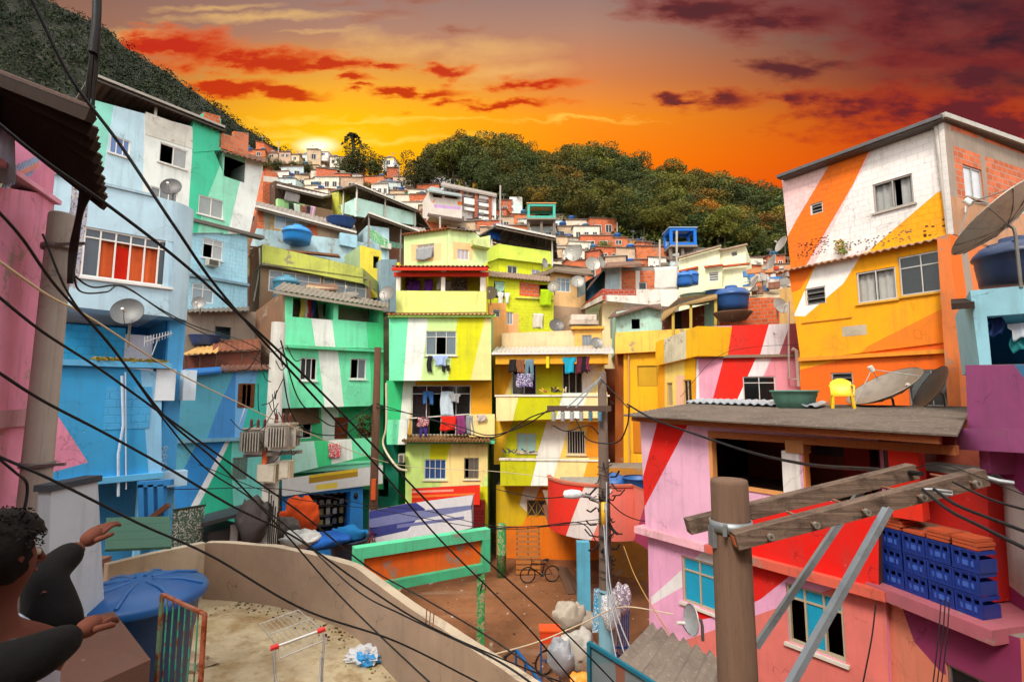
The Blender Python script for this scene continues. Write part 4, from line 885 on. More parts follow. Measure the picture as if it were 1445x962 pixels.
for rr_, q in (((546, 592, 574, 627), [(Gm + ':plaster', [(540, 580), (565, 580), (560, 640), (540, 640)]), (Wh + ':plaster', [(565, 580), (580, 580), (580, 640), (560, 640)])]), ((662, 584, 698, 616), [(CRM + ':plaster', [(655, 570), (705, 570), (705, 630), (655, 630)])])):
    x0, y0, x1, y1 = rr_; facade(mb, ph, [(x0, y1), (x0, y0), (x1, y0), (x1, y1)], '#e8e6dc:plaster', [], q, D=.15)
za = ph.uz(546, 626)[1]; ua, ub = ph.uz(546, 626)[0], ph.uz(698, 616)[0]; mb.pbox(ph, ua, ub, za, za + .14, -1, -.02, '#5fc89a:plaster')
w3, w4 = ph.rect(597, 649, 628, 678), ph.rect(654, 647, 675, 677)
facade(mb, ph, [(572, 780), (572, 626), (688, 624), (688, 780)], '#cfee86:plaster', [(w3,), (w4,)], [(YEL + ':plaster', [(608, 620), (640, 620), (628, 690), (606, 650)]), (CRM + ':plaster', [(639, 615), (695, 615), (695, 650), (676, 690), (620, 690)]), (YEL + ':plaster', [(695, 635), (695, 790), (572, 790), (572, 692), (620, 688), (676, 686)])], D=5, o=-.35, side='#9fc860:plaster'); mb.build('wall', T)
window(T, ph, w1, 't3', fm='#d5d2c8:paint', gl='#6d7c84:frost', open_=(1,), sill='#d9d6ca:paint', trans=.24)
window(T, ph, w2, 't4', fm='#d8d4cc:paint', gl='#2c2a2a:glass', o=-.9, trans=.17, open_=(1, 2), curtain='#4a3630:cloth', cr=[(.0, .3), (.55, .6)])
window(T, ph, w3, 's4', fm='#cfd4d4:paint', gl='#3d5f9c:glass', o=-.35, curtain='#2448a8:cloth', cr=[(0, 1)], sill='#e2dcc0:paint'); window(T, ph, w4, 's3', fm='#9c8c7c:metal', gl='#6a635c:frost', o=-.35, open_=(0,), sill='#e2dcc0:paint')
rl = MB(); rl.bar(ph.p(576, 590, -.85), ph.p(662, 584, -.85), .05, .05, '#e0dcd2:paint'); rl.build('rail', T)
# tiled awning
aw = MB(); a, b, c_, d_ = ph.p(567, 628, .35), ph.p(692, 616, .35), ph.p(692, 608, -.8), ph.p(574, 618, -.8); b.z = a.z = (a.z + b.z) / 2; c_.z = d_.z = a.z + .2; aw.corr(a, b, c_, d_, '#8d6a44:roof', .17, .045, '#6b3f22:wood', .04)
for i in range(28): q = a.lerp(b, (i + .5) / 28); aw.lathe(q + V((0, .02, .02)), [(.05, -.03), (.075, -.03), (.075, .06)], '#b08a5a:roof', 8, Matrix.Rotation(PI / 2, 3, 'X'))
aw.build('awning', T)
# top loggia
mb = MB()
facade(mb, ph, [(559, 441), (559, 410), (686, 411), (686, 440)], '#e2ea86:plaster', D=.2, o=.1)
uL, uR_ = ph.uz(559, 420)[0], ph.uz(686, 420)[0]; zb_ = ph.uz(559, 441)[1]; zt_ = ph.uz(559, 378)[1]; wp = ph.uz(559, 411)[1]
mb.pbox(ph, uL, uR_, zb_ - .1, zt_ + .5, -1.9, -1.75, '#e6d428:plaster'); mb.pbox(ph, uL, uR_, zb_ - .1, zb_ + .02, -1.9, .05, '#c9c080:plaster'); mb.pbox(ph, uL - .02, uL + .08, zb_, zt_ + .3, -1.75, -.1, '#e6d428:plaster'); mb.pbox(ph, uR_ - .08, uR_ + .02, zb_, zt_ + .3, -1.75, -.1, '#e6d428:plaster')
for x, w in ((561, .2), (624, .19), (680, .26)): u = ph.uz(x, 400)[0]; mb.pbox(ph, u - w / 2 + .05, u + w / 2 + .05, wp, zt_ + .06, -.12, .06, '#efe6d2:plaster')
mb.build('loggia', T)
plg = back(ph, 1.75); r1, r2 = plg.rect(572, 392, 590, 412), plg.rect(638, 392, 660, 412); window(T, plg, r1, 's2', fm='#d98a50:paint', gl='#5a5a52:print', o=.12, rec=.0); window(T, plg, r2, 's2', fm='#d98a50:paint', gl='#5a5a52:print', o=.12, rec=.0)
rf = MB(); A, B = ph.p(553, 375, .6), ph.p(689, 376, .6); B.z = A.z; C_, D_ = B + V((0, 2.6, .55)), A + V((0, 2.6, .55)); rf.corr(A, B, C_, D_, '#8a3a22:roof', .2, .04, '#7a2014:wood', .035); rf.bar(A - V((0, 0, .16)), B - V((0, 0, .16)), .1, .14, '#c8301c:paint'); rf.bar(A + V((0, .5, -.3)), B + V((0, .5, -.3)), .12, .2, '#d83a20:paint'); rf.build('roof', T)
ev = MB(); A, B = ph.p(545, 443, .3), ph.p(698, 443, .3); ev.corr(A, B, B + V((0, .5, .1)), A + V((0, .5, .1)), '#b8643c:roof', .2, .035); ev.pbox(ph, ph.uz(549, 443)[0], ph.uz(700, 443)[0], ph.uz(549, 448)[1], ph.uz(549, 444)[1], 0, .22, '#a8dc70:plaster'); ev.build('eave', T)
# laundry on H
garment(ph, 575, 392 + 4, .62, .62, '#6b2f8a:cloth', 'purple cloth hanging in the yellow loggia', 'sheet', -.9); garment(ph, 599, 394, .4, .7, '#6b2f8a:cloth', 'second purple cloth next to the middle loggia post', 'sheet', -.7); garment(ph, 617, 392, .25, .6, '#cfc9bd:cloth', 'cream cloth left of the middle loggia post', 'sheet', -.7); garment(ph, 628, 396, .3, .62, '#7a6f6c:cloth', 'grey shirt right of the middle loggia post', 'shirt', -.6)
garment(ph, 603, 502, .22, .75, '#2c2a30:cloth', 'black trousers leg hanging left under the central window', 'sheet', .12); garment(ph, 611, 501, .72, .5, '#a9bfe8:cloth', 'pale blue shirt hanging under the central window', 'shirt', .16); garment(ph, 624, 515, .35, .3, '#25262c:cloth', 'black shorts under the pale blue shirt', 'pants', .1)
garment(ph, 597, 552, .5, .62, '#3a6aa8:cloth', 'blue denim shorts hanging before the big glazed window', 'pants', -.7); garment(ph, 622, 552, .62, 1.2, '#c9d8e4:cloth', 'long pale blue towel hanging at the big window', 'sheet', -.65); garment(ph, 634, 555, .55, .42, '#a7a6a8:cloth', 'grey tee shirt hanging over the pale towel', 'shirt', -.55)
garment(ph, 589, 588, .52, .45, '#a0304a:print', 'dark red patterned cloth over the window rail', 'sheet', .02); garment(ph, 592, 600, .36, .52, '#4a3a88:cloth', 'violet trousers over the window rail', 'pants', -.04); garment(ph, 622, 587, .7, .66, '#e02c1c:cloth', 'bright red towel over the window rail', 'sheet', .04); garment(ph, 644, 586, .42, .85, '#8a3a70:cloth', 'plum towel over the window rail', 'sheet', .0); garment(ph, 658, 586, .35, .9, '#8f9296:cloth', 'grey cloth over the right end of the window rail', 'sheet', .0); garment(ph, 673, 585, .42, .3, '#c9b8b0:cloth', 'small pinkish grey cloth on the cream balcony', 'sheet', .12)
# orange/red kiosk panel and white-blue hoarding
T = thing('red_hoarding', 'red advertising board with a pale stripe under the lime house windows', 'billboard', ph.p(640, 730, .1)); mb = MB(); facade(mb, ph, [(581, 712), (581, 689), (677, 684), (677, 712)], '#e8321c:paint', D=.12, o=.12, paints=[('#f0a08c:paint', [(560, 693), (640, 690), (640, 693), (560, 696)]), ('#f07a30:paint', [(560, 700), (670, 695), (670, 698), (560, 703)])]); mb.build('board', T)
T = thing('dark_red_gate', 'dark red metal shutter at the foot of the lime house', 'gate', ph.p(668, 770, .1)); mb = MB(); r_ = ph.rect(655, 706, 684, 790); mb.pbox(ph, r_[0] - 2, r_[1], 0, r_[3], -.25, .02, '#7c1a18:metal')
for i in range(18): mb.pbox(ph, r_[0] - 2, r_[1], .1 + i * .14, .14 + i * .14, .02, .04, '#661412:metal')
mb.build('shutter', T)
T = thing('banner', 'large white and blue cloth banner slanting in front of the lime house', 'banner', P(600, 775, 19.5)); pbn = PL(524, 19, 668, 20.5); mb = MB()
facade(mb, pbn, [(522, 781), (521, 721), (570, 711), (668, 698), (665, 713), (666, 744), (620, 757)], '#e6e9ee:cloth', D=.04, paints=[('#41488f:cloth', [(500, 760), (500, 700), (575, 700), (600, 718), (575, 748), (530, 758)]), ('#8088b8:cloth', [(500, 736), (575, 722), (668, 712), (668, 718), (580, 735), (500, 748)]), ('#7a80b4:cloth', [(560, 745), (560, 740), (655, 728), (655, 732)])]); mb.build('cloth', T)
mb = MB(); mb.bar(pbn.p(522, 790, -.05), pbn.p(522, 718, -.05), .06, .06, '#8a8d92:metal'); mb.build('post', T); mb = MB(); mb.bar(pbn.p(666, 790, -.05), pbn.p(667, 697, -.05), .06, .06, '#8a8d92:metal'); mb.build('post', T)
# ---- I. yellow house
pi_ = PL(695, 24.4, 862, 23.8)
T = house('yellow_house', 'yellow, white and olive striped house hung with laundry behind the wooden pole', pi_, 1)
OL = '#c4c40c'; mb = MB(); wa, wb2 = pi_.rect(719, 507, 755, 557), pi_.rect(793, 507, 823, 555)
facade(mb, pi_, [(697, 560), (697, 497), (853, 497), (853, 560)], CRM + ':plaster', [(wa,), (wb2,)], [(AMB + ':plaster', [(690, 480), (742, 480), (700, 590), (690, 590)]), (YEL + ':plaster', [(742, 480), (818, 480), (785, 580), (712, 580)]), ('#f0e8dc:plaster', [(818, 480), (858, 480), (820, 580), (785, 580)])], D=6, o=-1.0, side='#e8a830:plaster')
facade(mb, pi_, [(700, 594), (700, 559), (857, 553), (857, 589)], '#f8e0a0:plaster', [], [(OL + ':plaster', [(735, 545), (797, 545), (785, 600), (722, 600)]), (Wh + ':plaster', [(797, 545), (832, 545), (815, 600), (782, 600)])], D=.18, o=.15)
wc, wd = pi_.rect(726, 613, 755, 641), pi_.rect(800, 609, 827, 644)
facade(mb, pi_, [(697, 655), (697, 590), (853, 588), (853, 650)], '#f6c32c:plaster', [(wc,), (wd,)], [(OL + ':plaster', [(728, 580), (776, 580), (753, 660), (702, 660)]), ('#eee9e0:plaster', [(776, 580), (808, 580), (788, 660), (752, 660)]), ('#f6cf60:plaster', [(808, 580), (835, 580), (814, 660), (786, 660)]), ('#f0981c:plaster', [(835, 580), (860, 580), (860, 660), (814, 660)])], D=5, o=-1.0)
facade(mb, pi_, [(706, 685), (706, 648), (858, 645), (852, 662), (845, 685)], '#f8dc94:plaster', [], [(OL + ':plaster', [(700, 640), (760, 640), (747, 700), (700, 700)]), (Wh + ':plaster', [(760, 640), (790, 640), (774, 700), (745, 700)]), ('#f6a92c:plaster', [(833, 640), (865, 640), (865, 700), (815, 700)])], D=.18, o=.15)
facade(mb, pi_, [(700, 790), (700, 684), (800, 684), (850, 684), (850, 790)], '#d9b418:plaster', [(pi_.rect(741, 711, 770, 735),)], [('#e8e0d0:plaster', [(742, 680), (766, 680), (752, 730), (733, 712)]), ('#f08a18:plaster', [(766, 680), (860, 680), (860, 745), (735, 745)]), ('#e87814:plaster', [(700, 742), (860, 738), (860, 800), (700, 800)])], D=4, o=-1.0, side='#d9a018:plaster')
for (x, y) in ((700, 594), (706, 686)): u, z = pi_.uz(x, y); mb.pbox(pi_, u, pi_.uz(857, y)[0], z, z + .12, -1, -.03, '#e8b040:plaster')
for (x, y) in ((700, 559), (706, 648)): u, z = pi_.uz(x, y); mb.pbox(pi_, u - .03, pi_.uz(860, y)[0], z - .01, z + .07, -.08, .2, '#e8dfcf:old')
mb.build('wall', T)
window(T, pi_, wa, 's2', fm='#dcd8d0:paint', gl='#3c3438:glass', o=-1.0, curtain='#7a5a9a:print', cr=[(.25, 1)]); window(T, pi_, wb2, 's3', fm='#d8d4cc:paint', gl='#3a3430:glass', o=-1.0, curtain='#9a9420:cloth', cr=[(0, .35), (.65, 1)]); window(T, pi_, wc, 's2', fm='#c9a890:paint', gl='#9fc4bc:frost', o=-1.0, sill='#e6d8b0:paint'); wg = window(T, pi_, wd, 'bars', fm='#d8d0c4:metal', gl='#241c18:glass', o=-1.0, sill='#e6d8b0:paint')
r_ = pi_.rect(741, 711, 770, 735); wg = window(T, pi_, r_, 's2', fm='#a87c20:paint', gl='#4a4a50:glass', o=-1.0); gg = MB()
for k in range(2):
    a0 = r_[0] + (r_[1] - r_[0]) * k / 2; a1 = a0 + (r_[1] - r_[0]) / 2
    gg.bar(pi_.w(a0, r_[2], -.98), pi_.w(a1, r_[3], -.98), .03, .03, '#b88820:paint'); gg.bar(pi_.w(a1, r_[2], -.97), pi_.w(a0, r_[3], -.97), .03, .03, '#b88820:paint')
gg.build('grille', wg)
rf = MB(); A, B = pi_.p(694, 497, .35), pi_.p(866, 491, .35); B.z = A.z; nb = -pi_.n; rf.corr(A, B, B + nb * 1.6 + V((0, 0, .4)), A + nb * 1.6 + V((0, 0, .4)), '#cfc9c0:metal', .2, .035, '#c48a2c:paint'); rf.bar(A - V((0, 0, .06)), B - V((0, 0, .06)), .1, .1, '#dcd8d2:paint'); rf.pbox(pi_, pi_.uz(700, 505)[0], pi_.uz(858, 505)[0], A.z - .55, A.z - .12, -.95, .2, '#e8a828:plaster')
u = pi_.uz(773, 505)[0]; rf.pbox(pi_, u - .07, u + .07, A.z - .75, A.z - .2, .2, .3, '#d8d020:paint'); rf.build('eave', T)
for x, y, w, h, c, l, k in ((718, 507, .38, .6, '#2a2624', 'black cloth first on the left yellow balcony line', 'sheet'), (729, 507, .38, .65, '#8a5a3c', 'brown cloth on the left yellow balcony line', 'sheet'), (741, 507, .4, 1.0, '#6a8a9a', 'faded blue jeans on the left yellow balcony line', 'pants'), (729, 527, .78, .65, '#5a4488', 'violet blanket below the jeans on the yellow balcony', 'sheet'),
        (794, 504, .62, .75, '#22a8c8', 'turquoise shirt on the right yellow balcony line', 'shirt'), (813, 503, .28, .8, '#6a2a3a', 'maroon cloth on the right yellow balcony line', 'sheet'), (820, 503, .3, .75, '#221e20', 'black cloth on the right yellow balcony line', 'sheet'), (825, 503, .22, .68, '#7a2f50', 'last plum cloth on the right yellow balcony line', 'sheet')):
    garment(pi_, x, y, w, h, c + (':print' if 'blanket' in l else ':cloth'), l, k, .22)
# wooden pallets and bits at the base of the yellow house
T = thing('wooden_pallet', 'orange painted wooden pallet propped behind the black bicycle', 'pallet', P(745, 790, 23.2)); mb = MB()
for i in range(9): z = .12 + i * .21; mb.box((P(745, 700, 23).x, 22.95 + .02 * i, z), (1.05, .04, .13), '#d98a44:wood')
for s_ in (-.48, 0, .48): mb.bar((P(745, 700, 23).x + s_, 22.98, .02), (P(745, 700, 23).x + s_, 23.17, 1.95), .07, .06, '#a8642c:wood')
mb.build('slats', T)
T = thing('graffiti_cylinder', 'pale green round drum standing on end beside the yellow house', 'drum', V((P(708, 700, 22.8).x, 22.8, 0))); mb = MB(); mb.lathe(V((P(708, 700, 22.8).x, 22.8, 0)), [(.0, 0), (.2, 0), (.2, .9), (.22, .92), (.2, .95), (.2, 2.1), (.15, 2.2), (0, 2.22)], '#7fb8a0:peel'); mb.build('shell', T)
# bicycle builder
def bicycle(c, rz, label, col='#191b1e:metal', s=1.):
    T = thing('bicycle', label, 'bicycle', c, rz=0); Rz = Matrix.Rotation(rz, 3, 'Z'); L = lambda x, y, z: V(c) + Rz @ (V((x, y, z)) * s); r = .33
    for x in (-.52, .52):
        w = MB(); Mx = Rz @ Matrix.Rotation(PI / 2, 3, 'X'); ce = L(x, 0, r)
        w.lathe(ce, [((r - .02) * s, -.02), (r * s, -.012), (r * s, .012), ((r - .02) * s, .02), ((r - .045) * s, .012), ((r - .045) * s, -.012), ((r - .02) * s, -.02)], '#141414:rubber', 28, Mx)
        for k in range(12): a = k * PI / 6; w.tube([ce + Rz @ V((.02 * math.cos(a), 0, .02 * math.sin(a))) * s, ce + Rz @ V(((r - .04) * math.cos(a), 0, (r - .04) * math.sin(a))) * s], .003, '#7a7a78:metal', 4, False)
        w.build('wheel', T)
    f = MB(); bb = L(-.08, 0, .3); st = L(-.2, 0, .78); hd = L(.36, 0, .78); hd2 = L(.4, 0, .62); rw, fw = L(-.52, 0, r), L(.52, 0, r)
    for a, b, rr in ((bb, st, .02), (bb, hd2, .025), (L(-.19, 0, .72), hd, .022), (bb, rw, .014), (st, rw, .012), (hd, hd2, .026), (hd2, L(.44, .05, .55), .018), (L(.44, .05, .55), fw + Rz @ V((0, .05, 0)), .016), (L(.44, -.05, .55), fw + Rz @ V((0, -.05, 0)), .016)): f.tube([a, b], rr * s, col, 7)
    f.build('frame', T); sd = MB(); sd.tube([L(-.36, 0, .88), L(-.25, 0, .9), L(-.1, 0, .88)], [.07 * s, .05 * s, .02 * s], '#141414:rubber', 8); sd.tube([st, L(-.23, 0, .87)], .013 * s, '#8a8a88:metal', 6); sd.build('saddle', T)
    h = MB(); h.tube([L(.3, -.28, .93), L(.36, -.1, .92), L(.35, 0, .92), L(.36, .1, .92), L(.3, .28, .93)], .014 * s, '#1b1b1b:metal', 6); h.tube([hd, L(.35, 0, .92)], .016 * s, '#333:metal' if False else '#333333:metal', 6); h.build('handlebar', T)
    k = MB(); k.lathe(bb, [(.0, -.02), (.09 * s, -.01), (.09 * s, .01), (0, .02)], '#4a4a48:metal', 16, Rz @ Matrix.Rotation(PI / 2, 3, 'X')); k.tube([bb + Rz @ V((0, .05, 0)), L(.02, .08, .15), L(.02, .16, .15)], .01 * s, '#4a4a48:metal', 5); k.tube([bb - Rz @ V((0, .05, 0)), L(-.18, -.08, .45), L(-.18, -.16, .45)], .01 * s, '#4a4a48:metal', 5); k.build('crank', T); return T
bk = P(762, 797, 22.1); bk.z = 0; bicycle(bk, PI + .15, 'black mountain bicycle parked upright on the earth square', s=1.0)
# ramp plank
T = thing('plank_ramp', 'two wooden planks forming a ramp beside the black bicycle', 'ramp', P(800, 800, 21.5)); mb = MB(); mb.bar(V((P(789, 780, 22.5).x, 22.5, .5)), V((P(806, 800, 20.8).x, 20.8, .03)), .3, .04, '#7a5a44:wood'); mb.bar(V((P(796, 780, 22.5).x, 22.5, .46)), V((P(818, 800, 20.8).x, 20.8, .02)), .26, .04, '#6a4e3c:wood'); mb.build('planks', T)
# ---- J. narrow amber strip and yellow block
T = simple('narrow dark orange house wedged between the yellow houses', PL(850, 27, 890, 26.6), [(850, 800), (850, 520), (890, 520), (890, 800)], '#7a3a1c:old', D=3)
pj = PL(866, 25.2, 936, 24.4)
T = house('amber_block', 'plain amber house with a boarded window and tall thin pipe', pj, .5); mb = MB(); wj = pj.rect(899, 516, 928, 545)
facade(mb, pj, [(880, 660), (880, 496), (932, 496), (932, 660)], '#f5b41c:plaster', [(wj,)], D=4, side='#9a5a1c:old'); facade(mb, pj, [(868, 499), (868, 469), (976, 463), (976, 493)], '#f3c455:old', D=3, o=.3); facade(mb, pj, [(868, 800), (868, 498), (882, 498), (882, 800)], '#a85a20:old', D=4, o=-.3); mb.build('wall', T)
window(T, pj, wj, 's1', fm='#c49a28:wood', gl='#d8a828:frost'); pp = MB(); pp.tube([pj.p(888, 655, .1), pj.p(887, 500, .1)], .04, '#c9a060:plastic', 8); pp.build('pipe', T)
gt = MB(); r_ = pj.rect(893, 594, 906, 638); gt.pbox(pj, r_[0], r_[1], r_[2], r_[3], 0, .06, '#e88c14:wood'); gt.build('shutter', T)
# ---- K. pink and red striped house with yellow left face
pk1 = PL(925, 24.2, 983, 20.6); pk = PL(983, 20.6, 1130, 19.7)
T = house('red_stripe_house', 'pink house with a broad red and white diagonal stripe and yellow side', pk, 1); PK = '#e9a3bb'
mb = MB(); wk1, wk2 = pk1.rect(941, 540, 949, 572), pk1.rect(964, 536, 976, 577); wk3 = pk.rect(1048, 531, 1095, 569)
facade(mb, pk1, [(928, 640), (928, 512), (981, 501), (981, 640)], '#f2a71c:plaster', [(wk1,), (wk2,)], [('#f7d676:plaster', [(938, 490), (966, 490), (966, 650), (938, 650)]), ('#f3bfa0:plaster', [(954, 530), (966, 530), (966, 650), (954, 650)]), ('#f5b81a:plaster', [(966, 480), (990, 480), (990, 536), (966, 536)])], D=2)
facade(mb, pk1, [(925, 516), (925, 483), (984, 460), (984, 502)], '#f5b81a:plaster', [], [('#d8cdb0:old', [(937, 460), (968, 450), (968, 520), (937, 530)])], D=1.5, o=.25)
facade(mb, pk, [(981, 640), (983, 505), (1130, 500), (1130, 640)], PK + ':plaster', [(wk3,)], [('#e3e6ea:plaster', [(978, 490), (985, 490), (989, 640), (974, 640)]), ('#e3261a:plaster', [(1028, 480), (1078, 480), (1028, 600), (996, 600)]), ('#eae6e8:plaster', [(1078, 480), (1100, 480), (1036, 620), (1024, 600)]), ('#e596a4:plaster', [(1100, 480), (1150, 480), (1150, 640), (1034, 640)])], D=5)
facade(mb, pk, [(983, 505), (984, 461), (1130, 456), (1130, 498)], '#d99bb0:plaster', [], [('#e3261a:plaster', [(1036, 440), (1090, 440), (1070, 510), (1023, 510)]), ('#d8d2d6:old', [(1090, 440), (1121, 440), (1096, 510), (1070, 510)]), ('#a4505a:old', [(1121, 440), (1150, 440), (1150, 510), (1096, 510)])], D=1.2, o=.12)
u, z = pk.uz(983, 503); mb.pbox(pk, u - .1, pk.uz(1130, 500)[0], z - .08, z + .03, -.3, .16, '#8d7a6a:old'); mb.build('wall', T)
window(T, pk, wk3, 't2', fm='#cfccc6:paint', gl='#1f2224:glass', trans=.24, sill='#e6a0b4:paint'); window(T, pk1, wk1, 's1', fm='#c9b088:paint', gl='#b9a878:frost'); window(T, pk1, wk2, 's2', fm='#c9b088:paint', gl='#2a241c:glass', curtain='#d8c090:cloth', cr=[(0, .4)])
pp = MB(); pp.tube([pk.p(1113, 425, .3), pk.p(1113, 534, .3), pk.p(1124, 535, .3)], .035, '#cfc9bd:plastic', 8); pp.tube([pk.p(1118, 492, .35), pk.p(1124, 495, .35), pk.p(1128, 545, .35)], .075, '#d0c6b6:plastic', 8); pp.build('drain_pipe', T)
# ---- round balcony and ground floor
cx = P(852, 700, 20.2); cx.z = 0; rr_ = 2.15; zt_ = P(790, 690, 19.6).z; zb_ = P(800, 745, 19).z
T = thing('round_balcony', 'rounded red, white and salmon rooftop balcony on blue pillars', 'balcony', V((cx.x, cx.y, 0)))
mb = MB(); n = 44; L = 3.2; segs = []
for i in range(n + 1):
    a = PI * 1.02 - (PI * .62) * i / n; segs.append(V((cx.x + rr_ * math.cos(a), cx.y - rr_ * math.sin(a), 0)))
e = segs[-1]; tdir = (segs[-1] - segs[-2]).normalized()
tgt = P(915, 700, 17.0); tgt.z = 0
m_ = 8; segs += [e.lerp(tgt, (i + 1) / m_) for i in range(m_)]
z0_, z1_ = 2.75, 4.55
for i in range(len(segs) - 1):
    a, b = segs[i], segs[i + 1]; f = i / (len(segs) - 1)
    f1_ = (i + 1) / (len(segs) - 1); pcs = [([(f, z0_), (f1_, z0_), (f1_, z1_), (f, z1_)], '#b0406a')]
    for lim, cl_ in ((1.0, '#e57868'), (.70, '#dfd2cc'), (.50, '#e22a18')): pcs = carve(pcs, [(-1, z0_ - 1), (lim - .16 * 1.55, z0_ - 1), (lim + .16 * .55, z1_ + 1), (-1, z1_ + 1)], cl_)
    for q, cl_ in pcs: mb.face([V((*a.lerp(b, (x - f) / (f1_ - f)).xy, z)) for x, z in q], cl_ + ':plaster')
    c0 = V((cx.x, cx.y + 2, 0)); d = ((a + b) / 2 - c0).normalized() * .15; mb.mesh([a - d + V((0, 0, 3.4)), b - d + V((0, 0, 3.4)), b - d + V((0, 0, z1_)), a - d + V((0, 0, z1_))], [(0, 1, 2, 3)], '#c9bcae:old', True)
    mb.hexa([a + d * .3 + V((0, 0, z1_)), b + d * .3 + V((0, 0, z1_)), b - d * 1.2 + V((0, 0, z1_)), a - d * 1.2 + V((0, 0, z1_)), a + d * .3 + V((0, 0, z1_ + .08)), b + d * .3 + V((0, 0, z1_ + .08)), b - d * 1.2 + V((0, 0, z1_ + .08)), a - d * 1.2 + V((0, 0, z1_ + .08))], '#c4644a:old')
mb.face([s_ + V((0, 0, z0_)) for s_ in segs] + [V((tgt.x, 24, z0_)), V((segs[0].x, 24, z0_))], '#8a5a4a:plaster'); mb.face([s_ + V((0, 0, 3.4)) for s_ in segs] + [V((tgt.x, 24, 3.4)), V((segs[0].x, 24, 3.4))], '#7a6a5c:concrete'); mb.build('parapet', T)
pr_ = MB(); q = P(828, 900, 17.3); pr_.box((q.x, 17.9, 1.4), (.42, .3, 2.8), '#5fb4d4:old'); pr_.build('pillar', T)
for i, (x, y, Yd, h, l) in enumerate(((868, 692, 19.8, .75, 'blue tapered water tank on the round balcony behind the pole'), (901, 690, 19.2, .85, 'dark blue water tank at the right end of the round balcony'))): tank(x, y + 16, Yd, .55, h, l, '#2a5a98:plastic', i == 0, z=None)
mb = MB(); q = P(822, 690, 20.3); mb.box((q.x, q.y, 3.75), (1.5, 1.1, .7), '#8a8474:old'); mb.slab([V((q.x - .85, q.y - .7, 4.2)), V((q.x + .85, q.y - .7, 4.2)), V((q.x + .8, q.y + .7, 4.45)), V((q.x - .8, q.y + .7, 4.45))], .06, '#8f8a80:roof'); mb.build('roof_hatch', label='small grey roofed hatch on the round balcony floor', cat='hatch')
T = simple('dark ground floor behind the blue pillar under the round balcony', PL(790, 24, 930, 22), [(845, 830), (845, 660), (935, 660), (935, 830)], '#b0762c:old', D=2)
# ================================================================ RIGHT SIDE
# ---- L. big orange and white house
pl_ = PL(1103, 18.2, 1318, 14.5); DV = PL(1366, 13.88, 1496, 16).t
T = house('big_orange_house', 'tall house painted pink, orange, white and amber with bare brick right side', pl_, 2)
OR, AM, WB, PKB = '#ee721a', '#f5a512', '#ece4e0', '#efc6c4'
mb = MB(); v1, v2 = pl_.rect(1143, 287, 1160, 304), pl_.rect(1231, 262, 1288, 296)
v2 = (pl_.uz(1231, 260)[0], pl_.uz(1288, 260)[0], pl_.uz(1233, 301)[1], pl_.uz(1231, 261)[1])
v1 = (pl_.uz(1143, 290)[0], pl_.uz(1161, 290)[0], pl_.uz(1144, 304)[1], pl_.uz(1143, 289)[1])
facade(mb, pl_, [(1116, 382), (1103, 250), (1331, 166), (1345, 330)], PKB + ':brickpaint', [(v1,), (v2,)], [(OR + ':brickpaint', [(1183, 200), (1262, 160), (1204, 260), (1150, 372), (1100, 400), (1100, 350), (1124, 310)]), (WB + ':brickpaint', [(1264, 160), (1330, 150), (1340, 265), (1240, 345), (1156, 376), (1148, 376), (1204, 262)]), (AM + ':brickpaint', [(1322, 272), (1350, 262), (1350, 340), (1230, 360), (1228, 352)])], D=7, dv=DV, side='#d9d2cc:brickpaint')
x3 = [(pl_.uz(a, c)[0], pl_.uz(b, c)[0], pl_.uz(a, d)[1], pl_.uz(a, c)[1]) for a, b, c, d in ((1137, 1166, 408, 432), (1209, 1265, 386, 429), (1268, 1333, 364, 419))]
facade(mb, pl_, [(1130, 508), (1113, 383), (1341, 326), (1358, 480)], AM + ':plaster', [(x,) for x in x3], [(OR + ':plaster', [(1100, 370), (1152, 370), (1130, 408), (1100, 420)]), ('#f2ece6:plaster', [(1152, 372), (1222, 350), (1190, 400), (1136, 446), (1120, 446)]), ('#f0801c:plaster', [(1360, 420), (1380, 420), (1380, 530), (1180, 530), (1225, 488)])], D=7, dv=DV, o=.06)
x4 = [(pl_.uz(a, c)[0], pl_.uz(b, c)[0], pl_.uz(a, d)[1], pl_.uz(a, c)[1]) for a, b, c, d in ((1172, 1203, 526, 551), (1280, 1348, 522, 573))]
facade(mb, pl_, [(1139, 800), (1128, 500), (1360, 462), (1392, 800)], '#ee6a18:plaster', [(x,) for x in x4], [(AM + ':plaster', [(1110, 480), (1260, 480), (1236, 496), (1110, 526)])], D=7, dv=DV, o=.0)
for (x0, y0, x1, th, pr) in ((1129, 505, 1360, .12, .14), (1133, 455, 1205, .04, .1)): u, z = pl_.uz(x0, y0); mb.pbox(pl_, u, pl_.uz(x1, 470)[0], z - th, z, -.1, pr, '#e8932a:plaster')
u, z = pl_.uz(1190, 470); mb.pbox(pl_, u, u + .7, z - .12, z + .2, .05, .065, '#b8aa94:old')
mbH = mb; mbW = mb
window(T, pl_, v1, 'louver', fm='#cfcac4:paint', gl='#2a2c2e:glass'); window(T, pl_, v2, 's2', fm='#a39d94:metal', open_=(0, 1), curtain='#a5a5a2:cloth', sill='#b3a89e:plaster', cr=[(0, .5), (.66, 1)])
window(T, pl_, x3[0], 'louver', o=.06, fm='#d8d4ce:paint', gl='#45484a:glass'); window(T, pl_, x3[1], 's2', o=.06, fm='#c9c6c0:metal', open_=(0, 1), curtain='#b4b2ac:cloth', cr=[(0, .42), (.5, 1)], sill='#d9a030:plaster'); window(T, pl_, x3[2], 't2', o=.06, fm='#bcb8b2:metal', gl='#2f3436:glass', sill='#d9a030:plaster', trans=.3)
